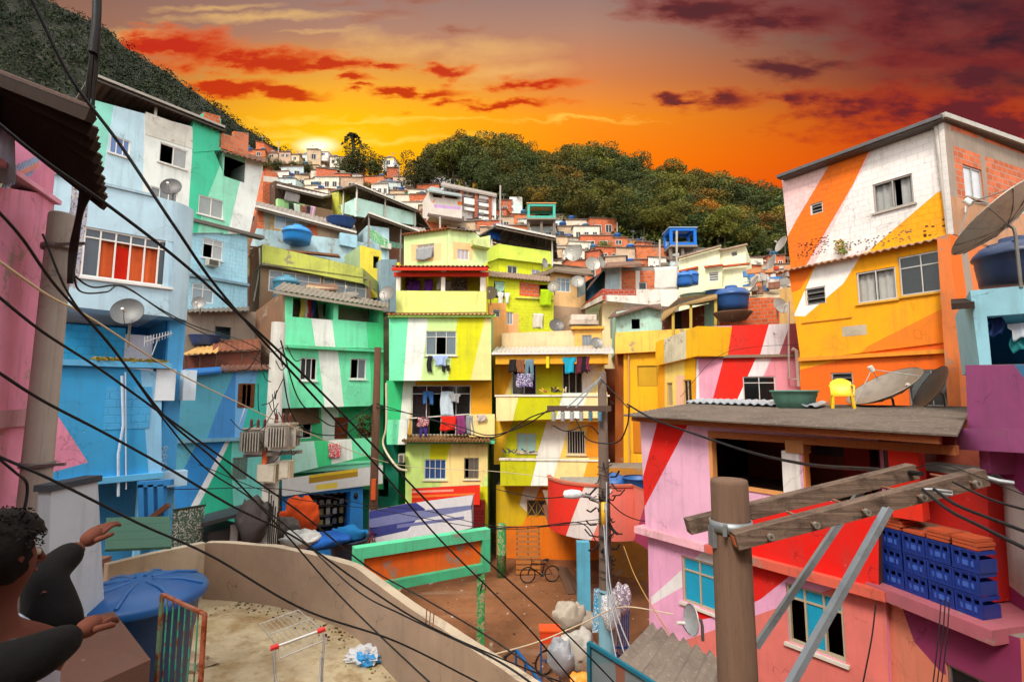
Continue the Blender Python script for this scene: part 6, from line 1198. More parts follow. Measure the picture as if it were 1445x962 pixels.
mb.mesh(vs, [(i * 5 + j, (i + 1) * 5 + j, (i + 1) * 5 + j + 1, i * 5 + j + 1) for i in range(6) for j in range(4)], '#2a9a50:print', True); mb.build('cloth', T)
simple('small bright yellow house with a brown window right of the pale blue wall', PL(505, 30, 545, 31), [(508, 420), (508, 346), (538, 354), (538, 420)], '#ecd84c:plaster', [(527, 361, 535, 378, 'hole')], D=3, side='#a8c090:plaster')
simple('silver patched shed next to the small bright yellow house', PL(538, 30, 560, 30.5), [(538, 440), (538, 366), (560, 366), (560, 440)], '#8fa8b8:old', D=3)
# 5 lime angled house above central house
p6a, p6b = PL(570, 27.6, 632, 26.6), PL(632, 26.6, 690, 27.4)
T = house('pale_lime_house', 'angled pale lime house with peach window surrounds under a tiled edge', p6a, 1); mb = MB(); v1, v2 = p6a.rect(588, 346, 613, 366), p6b.rect(645, 351, 662, 366)
facade(mb, p6a, [(570, 400), (570, 330), (631, 323), (631, 400)], '#cfe6a0:plaster', [(v1,)], [('#f2c48c:plaster', [(580, 345), (623, 343), (623, 368), (580, 369)])], D=5)
facade(mb, p6b, [(632, 400), (632, 323), (670, 328), (688, 345), (688, 400)], '#d0e6a4:plaster', [(v2,)], [('#f2c48c:plaster', [(639, 341), (667, 344), (667, 368), (639, 366)])], D=5); facade(mb, p6b, [(668, 345), (668, 337), (692, 332), (692, 350)], '#cbd992:old', D=.8, o=.5); mb.build('wall', T)
window(T, p6a, v1, 't3', gl='#a89a94:frost', fm='#d8d2c4:paint'); window(T, p6b, v2, 's3', gl='#b7aab4:frost')
garment(p6a, 587, 351, 1.0, .65, '#9b9da0:cloth', 'grey cloth draped out of the peach framed window', 'sheet', .15)
rf = MB(); A, B, C_ = p6a.p(566, 330, .3), p6a.p(632, 321, .3), p6b.p(670, 325, .3); rf.corr(A, B, B + V((.5, 3, .6)), A + V((0, 3, .6)), '#a8603c:roof', .2, .035); rf.corr(B, C_, C_ + V((0, 3, .6)), B + V((0, 3, .6)), '#9c8a7c:roof', .2, .035); rf.build('roof', T)
# 7 lime house with dark canopy
p7 = PL(688, 31.5, 780, 33.5)
T = house('bright_lime_house', 'bright lime house with a flat dark metal canopy over its roof terrace', p7, 1); mb = MB(); va, vb = p7.rect(716, 374, 730, 388), p7.rect(750, 380, 762, 392)
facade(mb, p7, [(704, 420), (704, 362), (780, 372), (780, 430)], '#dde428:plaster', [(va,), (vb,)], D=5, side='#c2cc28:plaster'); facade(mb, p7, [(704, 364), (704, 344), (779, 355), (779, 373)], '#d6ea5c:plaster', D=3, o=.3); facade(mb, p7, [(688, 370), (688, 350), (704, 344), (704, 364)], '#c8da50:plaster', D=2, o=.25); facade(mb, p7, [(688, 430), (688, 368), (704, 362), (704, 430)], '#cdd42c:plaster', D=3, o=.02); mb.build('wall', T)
window(T, p7, va, 's2', gl='#3a4048:glass'); window(T, p7, vb, 's2', gl='#9fa4c0:frost')
A, B = p7.p(700, 317, .8), p7.p(784, 336, .8); B.z = A.z - .2; canopy(T, A, B, B + V((.5, 4.5, -.3)), p7.p(672, 334, -2), '#9a938a:roof', '#3f342e:metal', 6, [p7.p(779, 336, .3), p7.p(694, 325, -.5)], 1.9)
garment(p7, 690, 326, .8, .5, '#1f5ab8:cloth', 'blue cloth hung under the dark canopy of the lime house', 'sheet', -.4)
# 8 lime brick house
p8 = PL(686, 28, 782, 29)
T = house('lime_brick_house', 'lime house with a bare brick patch and curtains blowing out', p8, 1); mb = MB(); v0, v1, v2, v3 = p8.rect(697, 396, 712, 420), p8.rect(761, 401, 777, 418), p8.rect(714, 440, 724, 458), p8.rect(752, 443, 767, 462)
facade(mb, p8, [(688, 500), (688, 387), (781, 398), (781, 500)], '#d6dc2c:brickpaint', [(v0,), (v1,), (v3,)], [('#d86030:brick', [(733, 397), (761, 401), (761, 420), (733, 417)]), ('#c8602c:brick', [(684, 380), (689, 380), (689, 412), (684, 412)])], D=5); u, z = p8.uz(727, 419); mb.pbox(p8, u, p8.uz(781, 420)[0], z - .08, z, 0, .12, '#c9cc60:old'); mb.build('wall', T)
mb = MB(); mb.corr(p8.p(682, 388, .4), p8.p(778, 397, .4), p8.p(776, 390, -1.5), p8.p(690, 382, -1.5), '#8a7260:roof', .2, .03); mb.build('roof', T)
garment(p8, 698, 397, .55, .6, '#88c8b0:print', 'green printed curtain in the upper window of the lime brick house', 'sheet', -.05); garment(p8, 762, 408, .7, .95, '#b4d818:cloth', 'bright lime curtain billowing out of the lime brick house', 'sheet', .2); garment(p8, 702, 412, .35, .7, '#e6e2e0:cloth', 'first white garment below the green printed curtain', 'shirt', .15); garment(p8, 712, 413, .3, .6, '#efeded:cloth', 'second white garment below the green printed curtain', 'shirt', .15); garment(p8, 752, 442, .6, .85, '#e0d8c8:cloth', 'cream curtain covering the lower window of the lime brick house', 'sheet', .02)
dish(782, 405, 28, .35, 'grey dish at the right corner of the lime brick house', (-.3, -1, .3), '#7f7a70:metal', .4); dish(785, 460, 26.5, .38, 'dark dish above the peach parapet', (.1, -1, .4), '#5f5c5a:metal', .3); dish(842, 484, 24.6, .3, 'grey dish right behind the yellow house eave', (.1, -1, .5), '#7d7a76:metal', .3)
# 10 orange little house + peach parapets
p9 = PL(688, 26, 740, 26.4)
simple('little peach house with a grey barred window behind the yellow house', p9, [(690, 520), (690, 427), (714, 428), (714, 460), (714, 520)], '#f6b068:plaster', [(695, 436, 706, 447, 'louver', dict(gl='#8a8f94:frost'))], D=3)
simple('low peach house with a tall grey shutter next to the lime brick wall', PL(713, 26.5, 732, 26.6), [(713, 520), (713, 439), (732, 443), (732, 520)], '#f4b57a:plaster', [(715, 440, 724, 458, 's2', dict(gl='#8f9aa0:frost'))], D=2)
p10 = PL(705, 25.8, 850, 25.4); T = house('peach_parapet_house', 'long peach roof parapet directly behind the yellow house eave', p10, 1); mb = MB(); facade(mb, p10, [(708, 510), (708, 470), (813, 466), (813, 510)], '#f3cfa0:plaster', D=2); facade(mb, p10, [(811, 510), (811, 460), (849, 461), (849, 510)], '#f5bd62:plaster', [(p10.rect(821, 473, 835, 488),)], D=2, o=.1)
u, z = p10.uz(806, 463, .2); mb.pbox(p10, u, p10.uz(852, 463)[0], z - .05, z + .08, -.5, .3, '#f0a840:plaster'); mb.build('wall', T); window(T, p10, p10.rect(821, 473, 835, 488), 's3', gl='#8a9298:frost', o=.1, fm='#9a9c9c:metal')
mb = MB(); c = p10.p(823, 460, -1.2); mb.box(c + V((0, 0, .15)), (1.5, .8, .2), '#c9b8a8:old'); mb.box(c + V((0, 0, .42)), (1.3, .7, .3), '#d8cabb:old'); mb.build('cistern', label='old cream concrete cistern on the peach parapet', cat='cistern')
# 9 peach house
p11 = PL(762, 31, 832, 32)
T = house('peach_house', 'peach house with a white six pane window under a dark shallow roof', p11, 1); mb = MB(); v = p11.rect(785, 391, 805, 411); facade(mb, p11, [(776, 470), (776, 386), (780, 383), (826, 387), (826, 470)], '#f3c488:plaster', [(v,)], [('#b99a80:old', [(770, 430), (840, 436), (840, 480), (770, 480)])], D=5); mb.build('wall', T); window(T, p11, v, 't3', gl='#8fa4b4:frost', fm='#f1efe9:paint'); mb = MB(); mb.slab([p11.p(742, 396, .5), p11.p(783, 380, .5), p11.p(838, 388, .5), p11.p(834, 378, -3), p11.p(782, 372, -3), p11.p(748, 386, -3)], .14, '#7a6858:roof'); mb.build('roof', T)
simple('dim ochre wing left of the peach house', PL(745, 32, 776, 31.4), [(748, 470), (748, 392), (776, 384), (776, 470)], '#c79a6c:plaster', D=3)
dish(815, 398, 30.4, .4, 'large grey dish above the peach house window', (-.1, -1, .3), '#8c8a84:metal', .9); T = thing('metal_sheet', 'tall dull grey metal sheet leaning at the peach house corner', 'sheet', p11.p(822, 440, .6)); mb = MB(); facade(mb, p11, [(816, 420), (816, 394), (826, 390), (826, 415)], '#8f9a94:metal', D=.05, o=.7); mb.build('sheet', T)
# 11 brick house + white balcony
p12 = PL(850, 29, 960, 28.5); p12b = PL(818, 32.5, 850, 29)
T = house('brick_white_balcony_house', 'orange brick house with a long stained white balcony and pale blue panel', p12, 1); mb = MB(); v = p12.rect(905, 392, 917, 407)
facade(mb, p12, [(852, 440), (855, 376), (935, 378), (935, 440)], '#d86a38:brick', [(v,)], [('#c4dce4:old', [(840, 370), (874, 372), (874, 440), (840, 440)]), ('#e8e2d8:plaster', [(874, 370), (877, 370), (877, 440), (874, 440)]), ('#e8e2d8:plaster', [(897, 370), (903, 370), (903, 440), (897, 440)]), ('#8f8a84:old', [(877, 370), (940, 370), (940, 382), (877, 382)])], D=4, o=-1.2); mb.build('wall', T)
window(T, p12, v, 's1', fm='#d8d4cc:paint', gl='#22262a:glass', o=-1.2)
mb = MB(); facade(mb, p12, [(850, 424), (852, 408), (958, 408), (958, 434)], '#e4ddd2:old', D=.2, o=.1, paints=[('#b2402c:brick', [(850, 400), (898, 400), (898, 417), (850, 416)])]); facade(mb, p12b, [(815, 440), (818, 434), (850, 407), (850, 424)], '#b2402c:brick', D=.2, o=.1, paints=[('#ded6ca:old', [(815, 446), (815, 436), (850, 416), (850, 430)])]); facade(mb, p12, [(850, 520), (850, 424), (958, 434), (958, 520)], '#f0d8a8:plaster', [(p12.rect(846, 440, 860, 475) if False else (p12.uz(862, 450)[0], p12.uz(872, 450)[0], p12.uz(862, 476)[1], p12.uz(862, 442)[1]),)], [('#efe8dc:plaster', [(880, 420), (965, 430), (965, 530), (880, 530)])], D=4, o=-.6); mb.build('balcony', T)
window(T, p12, (p12.uz(862, 450)[0], p12.uz(872, 450)[0], p12.uz(862, 476)[1], p12.uz(862, 442)[1]), 's3', fm='#8f9c90:metal', gl='#8f9c90:frost', o=-.6)
garment(p12, 923, 377, 1.25, 1.3, '#dcd6cc:cloth', 'large white sheet hanging from the brick house roof', 'sheet', .0); mb = MB(); mb.slab([p12.p(828, 408, -.2), p12.p(856, 373, -.2), p12.p(860, 372, -3), p12.p(835, 396, -3)], .1, '#5a4436:roof'); mb.slab([p12.p(852, 376, .1), p12.p(905, 372, .1), p12.p(905, 368, -2), p12.p(856, 370, -2)], .1, '#7a5c4c:roof'); mb.build('roof', T)
simple('dark blue recess beside the pale blue panel of the brick house', PL(824, 33, 852, 31.6), [(826, 425), (826, 398), (852, 382), (852, 425)], '#2c5a80:plaster', D=2)
for x, y, Y_, r, l, f in ((836, 373, 31, .46, 'round grey dish over the peach house roof', (.1, -1, .2)), (847, 370, 31.5, .4, 'pale dish seen half edge on near the brick gable', (.8, -.6, .1)), (803, 355, 37, .35, 'pale dish on the ochre shed wall', (0, -1, .2)), (812, 358, 35.5, .62, 'large thin mesh dish before the orange brick house', (-.7, -1, .2)), (768, 372, 31.2, .33, 'white dish on the bright lime wall', (.8, -.6, .1)), (737, 478, 25.3, .01, '', (0, -1, 0))):
    if l: dish(x, y, Y_, r, l, f, '#9a968e:metal', .5, 'mesh' in l)
# 12 pale green shack
simple('pale aqua shack with one dark doorway above the yellow parapet', PL(868, 26.5, 935, 26.2), [(868, 500), (870, 440), (912, 433), (934, 437), (934, 500)], '#b8dccb:old', [(891, 450, 903, 464, 'hole')], D=3); mb = MB(); pq_ = PL(858, 26.4, 935, 26.2); mb.slab([pq_.p(858, 448, .4), pq_.p(914, 431, .4), pq_.p(935, 436, .4), pq_.p(932, 428, -2), pq_.p(870, 436, -2)], .08, '#6a5246:roof'); mb.build('roof_sheet', label='brown sheet roof of the pale aqua shack', cat='roof sheet')
# 13 cream stepped house
p13 = PL(955, 38.5, 1060, 36)
T = house('cream_house', 'cream stepped house with slatted windows and thin red roof lines', p13, 1); mb = MB()
vs_ = [p13.rect(960, 388, 967, 394) if False else (p13.uz(a, c)[0], p13.uz(b, c)[0], p13.uz(a, d)[1], p13.uz(a, c)[1]) for a, b, c, d in ((1001, 1015, 386, 399), (1031, 1040, 354, 361), (975, 985, 386, 391))]
facade(mb, p13, [(958, 440), (958, 364), (1016, 348), (1016, 440)], '#ecedc6:plaster', [(vs_[0],), (vs_[2],)], D=5, side='#dcdcb4:plaster'); facade(mb, p13, [(1016, 440), (1016, 354), (1052, 347), (1056, 440)], '#e9ebc4:plaster', [(vs_[1],)], D=5, o=-.25); facade(mb, p13, [(995, 440), (995, 378), (1019, 375), (1019, 440)], '#e4e6bd:plaster', [(vs_[0],)], D=1, o=.35); mb.build('wall', T)
window(T, p13, vs_[0], 'louver', gl='#b9bcb4:frost', o=.35); window(T, p13, vs_[1], 'louver', gl='#9aa09a:frost', o=-.25); window(T, p13, vs_[2], 's1', gl='#8a8f8c:frost')
rf = MB()
for a, b, o_ in (((957, 364), (1018, 347), .3), ((1015, 354), (1055, 345), 0), ((994, 377), (1020, 374), .6), ((1020, 376), (1058, 372), .1), ((958, 383), (985, 377), .2)): rf.bar(p13.p(*a, o_), p13.p(*b, o_), .3, .12, '#b8583c:roof' if b[1] > 360 else '#a8907c:roof')
rf.build('roof', T)
# dark roof patch under cream house, blue tanks and yellow lean-to
p14 = PL(935, 24.5, 1010, 23.5)
T = thing('lean_to', 'yellow framed timber lean-to with dark interior above the pink parapet', 'shed', p14.p(970, 470)); mb = MB(); mb.slab([p14.p(932, 452, .6), p14.p(960, 429, .6), p14.p(1012, 419, .6), p14.p(1012, 414, -2), p14.p(958, 420, -2), p14.p(934, 440, -2)], .1, '#9a7a4c:roof', '#4a3826:wood'); mb.build('roof', T)
for x, y in ((950, 440), (975, 427), (1010, 420)): mb = MB(); mb.bar(p14.p(x, 480, .4), p14.p(x, y, .4), .12, .12, '#e0bc50:wood'); mb.build('post', T)
mb = MB(); facade(mb, p14, [(934, 480), (934, 445), (1012, 425), (1012, 480)], '#7a3a20:old', D=1, o=-1.8, paints=[('#8fb8a4:plaster', [(994, 420), (1015, 420), (1015, 490), (994, 490)]), ('#22201e:plaster', [(950, 430), (962, 430), (962, 490), (950, 490)])]); mb.build('back_wall', T)
tank(1013, 425, 26, .78, .5, 'grey blue open tank under the cream house', '#3f5f86:plastic', False); tank(1033, 437, 25, .82, .72, 'glossy dark blue capped tank beside the yellow lean-to', '#22508c:plastic', True); tank(982, 428, 26.5, .8, .45, 'pale green open tub under the cream house', '#a8b89c:plastic', False, 'water_tub')
tank(966, 404, 34, .55, .7, 'small bright blue barrel left below the cream house', '#2468b8:plastic', True, 'barrel'); tank(976, 402, 34.5, .5, .7, 'second small bright blue barrel below the cream house', '#2468b8:plastic', True, 'barrel')
simple('orange brick house under a dark slab between the tank and big orange house', PL(1015, 27, 1125, 25), [(1015, 480), (1015, 420), (1100, 420), (1122, 425), (1122, 480)], '#d8602c:brick', D=3, side='#8a4a34:old'); mb = MB(); c = P(1010, 425, 27.5); mb.slab([P(1000, 424, 27), P(1100, 420, 26.2), P(1104, 405, 31), P(1000, 404, 31)], .25, '#c4b08c:old'); mb.build('roof_slab', label='sandy flat roof slab in front of the cream house', cat='roof slab')
simple('ochre rendered house directly left of the big orange house', PL(1098, 24.5, 1130, 24), [(1100, 480), (1100, 408), (1128, 402), (1128, 480)], '#d2a868:old', D=3)
T = thing('wall_basin', 'round brown clay basin on stone legs behind the pink parapet', 'basin', P(1040, 462, 22)); mb = MB(); c = P(1034, 452, 22); mb.lathe(c, [(0, -.1), (.55, 0), (.8, .3), (.82, .34), (.7, .32), (.3, .1)], '#6a4a38:old'); mb.build('bowl', T)
# junk dishes before the orange house
for i, (x, y, Y_, r, f, l) in enumerate(((1064, 404, 27, .6, (-.8, .1, .5), 'large pale mesh dish right of the cream house'), (1090, 372, 30, .55, (-.8, .0, .3), 'tilted white mesh dish against the dark wood'), (1104, 345, 30, .5, (-.95, -.1, .4), 'thin upright mesh dish by the orange house edge'), (1100, 432, 23, .38, (.3, -1, .3), 'grey dish on the ochre rendered house'), (1078, 392, 28, .28, (.2, -1, .5), 'small dark dish among the roof clutter'))): dish(x, y, Y_, r, l, f, '#a8a098:metal', .5, i in (0, 1, 2))
mb = MB()
for i in range(60):
    c = P(rnd.uniform(1056, 1122), rnd.uniform(378, 412), rnd.uniform(27, 34)); mb.box(c, (rnd.uniform(.1, .9), rnd.uniform(.1, .5), rnd.uniform(.05, .4)), rnd.choice(['#a8a39a:old', '#c4401c:plaster', '#d8d2c8:old', '#3a78b8:plastic', '#8a5a48:old', '#c98a5c:old']), rnd.uniform(0, 3))
mb.build('rubble', label='jumble of roof scraps and boards right of the cream house', cat='rubble', kind='stuff')
# ---- pavilions
def pavilion(px, py, Y, w, h, col, label, in_):
    c = P(px, py, Y); T = thing('pavilion', label, 'pavilion', c); mb = MB(); d = w * .8
    for x in (-w / 2, w / 2):
        for y in (0, d): mb.box(c + V((x, y, h / 2 - .0)), (.28, .28, h), col)
    for z in (0, h): mb.box(c + V((0, 0, z)), (w + .3, .3, .32), col); mb.box(c + V((0, d, z)), (w + .3, .3, .32), col); mb.box(c + V((-w / 2, d / 2, z)), (.3, d, .3), col); mb.box(c + V((w / 2, d / 2, z)), (.3, d, .3), col)
    mb.build('frame', T); r = MB(); r.box(c + V((0, d / 2, h + .18)), (w + .5, d + .5, .1), in_); r.box(c + V((0, d / 2, -.2)), (w + .4, d + .4, .2), '#8a8074:concrete'); r.box(c + V((0, d - .1, h * .3)), (w, .1, h * .5), in_); r.build('roof_and_floor', T)
    for x in (-w / 2, 0, w / 2): g = MB(); g.box(c + V((x, .3, -1.9)), (.3, .3, 3.4), '#7a7064:concrete'); g.build('stilt', T)
    return T
pavilion(764, 307, 58, 3.0, 1.5, '#4fb4a4:paint', 'teal framed open pavilion on concrete stilts at the edge of the wood', '#d8a068:plaster'); pavilion(964, 345, 52, 2.5, 1.6, '#1f6fd0:paint', 'bright blue framed open pavilion above the cream house', '#8fa8c4:plaster')
# ---- stairway rail up the wood edge
T = thing('stair_railing', 'long dark railing with a pale blue handrail climbing along the wood edge', 'railing', P(950, 362, 60)); mb = MB(); rl = MB(); pr = [(782, 322), (830, 332), (880, 343), (930, 350), (980, 357), (1030, 364), (1080, 372), (1125, 382)]
pts = [P(x, y, (hit(x, y + 4) or 60) - .5) for x, y in pr]; rl.tube(pts, .07, '#8fa4b4:metal', 5); rl.tube([p + V((0, 0, .55)) for p in pts], .05, '#5a5450:metal', 5); rl.build('handrail', T)
for a, b in zip(pts, pts[1:]):
    for k in range(8): q = a.lerp(b, k / 8); mb.bar(q - V((0, 0, .5)), q + V((0, 0, .9)), .05, .05, '#5a4a40:metal')
mb.build('balusters', T)
for i, (x, y0, y1, Y_, l) in enumerate(((931, 370, 338, 50, 'thin grey concrete post right of the orange brick houses'), (871, 331, 314, 62, 'short leaning post with a box on the stairway'), (840, 331, 318, 64, 'small post on the upper stairway'), (955, 400, 326, 44, 'tall thin pale post in front of the blue framed pavilion'), (706, 322, 262, 55, 'tall thin mast before the red brick block'), (393, 226, 200, 96, 'thin mast on the far left hilltop'), (621, 338, 306, 50, 'dark pole among far houses under the striped block'))):
    T = thing('lamp_post', l, 'post', P(x, y0, Y_)); mb = MB(); mb.tube([P(x, y0 + 6, Y_), P(x, y1, Y_)], .1, '#b0aaa0:concrete', 7); mb.build('shaft', T)
# ================================================================ FAR HOUSES, each placed where its foot meets the hillside
def far(x0, y0, x1, y1, col, label, wins=(), band=None, roof='#8f8378:roof', slope=0, turn=0., D=3.2, dy=0, kind=None, wcol='#3a3c40:glass'):
    cx_ = (x0 + x1) / 2; Y_ = hit(cx_, y1 + dy) or 90; Y_ -= .3; tw = turn * (x1 - x0) / F * Y_; pl = PL(x0, Y_ + tw / 2, x1, Y_ - tw / 2); T = house('far_house', label, pl, .2, z=pl.uz(x0, y1)[1])
    if kind is None: kind = 'brick' if col in BR else 'old'
    rects = [pl.rect(x0 + (x1 - x0) * a, y0 + (y1 - y0) * b, x0 + (x1 - x0) * c, y0 + (y1 - y0) * d) for a, b, c, d in wins]
    mb = MB(); bd = []
    for b in band or (): bd.append((b[0] if ':' in b[0] else b[0] + ':plaster', [(x0 + (x1 - x0) * b[1] - .01, y0 + (y1 - y0) * b[2] - (8 if b[2] == 0 else 0)), (x0 + (x1 - x0) * b[3] + .01, y0 + (y1 - y0) * b[2] - (8 if b[2] == 0 else 0)), (x0 + (x1 - x0) * b[3] + .01, y0 + (y1 - y0) * b[4] + (6 if b[4] == 1 else 0)), (x0 + (x1 - x0) * b[1] - .01, y0 + (y1 - y0) * b[4] + (6 if b[4] == 1 else 0))]))
    facade(mb, pl, [(x0, y1 + 5), (x0, y0 + slope), (x1, y0), (x1, y1 + 5)], f'{col}:{kind}', [(r,) for r in rects], bd, D=D, rev=.1, side=f'{col}:{kind}'); mb.build('wall', T)
    for r in rects:
        f = MB(); u0, u1, a, b = r; t = .05
        for q in ((u0 - t, u1 + t, b, b + t), (u0 - t, u1 + t, a - t, a), (u0 - t, u0, a, b), (u1, u1 + t, a, b), ((u0 + u1) / 2 - .02, (u0 + u1) / 2 + .02, a, b)): f.pbox(pl, *q, -.04, .03, '#d9d6cf:paint')
        w = f.build('window', T); g = MB(); g.pbox(pl, u0, u1, a, b, -.09, -.07, wcol); g.build('pane', w)
    if rnd.random() < .45:
        u, z = pl.uz(x0 + (x1 - x0) * rnd.uniform(.2, .8), y0); m = MB(); b_ = pl.w(u, z, -rnd.uniform(.3, 1.5)); h_ = rnd.uniform(.7, 1.6); m.tube([b_, b_ + V((.03, 0, h_))], .03, '#8a8680:metal', 4)
        for k in range(3): m.bar(b_ + V((-.3, 0, h_ - .1 * k)), b_ + V((.3, .1, h_ - .1 * k)), .03, .03, '#8a8680:metal')
        m.build('antenna', T)
    if rnd.random() < .4:
        u, z = pl.uz(x0 + (x1 - x0) * rnd.uniform(.2, .8), y0 + slope / 2); b_ = pl.w(u, z + .1, -rnd.uniform(.6, 1.6)); m = MB(); m.lathe(b_, [(0, 0), (.42, 0), (.46, .5), (.48, .52), (.4, .64), (.14, .72), (0, .73)], rnd.choice(['#2a62a8:plastic', '#3f6f94:plastic', '#b0a898:old']), 10); m.build('water_tank', label=' '.join(('small rooftop tank on the ' + label).split()[:16]), cat='water tank', group='small tanks on the far roofs')
    if roof:
        ex = .05 + rnd.random() * .1; a, b = pl.uz(x0, y0 + slope), pl.uz(x1, y0); r = MB(); q = [pl.w(a[0] - ex, a[1] + .02, .15), pl.w(b[0] + ex, b[1] + .02, .15), pl.w(b[0] + ex, b[1] + .05, -D), pl.w(a[0] - ex, a[1] + .05, -D)]; r.slab(q, .07, roof); r.build('roof', T)
    return T
BR = ('#d8642c', '#cf5c30', '#dc7034', '#c8582c')
O1, O2, O3, O4 = BR
W1 = [(.2, .3, .42, .62), (.6, .3, .82, .62)]; W1a = [(.35, .3, .65, .65)]; W3 = [(.1, .3, .26, .6), (.42, .3, .58, .6), (.74, .3, .9, .6)]
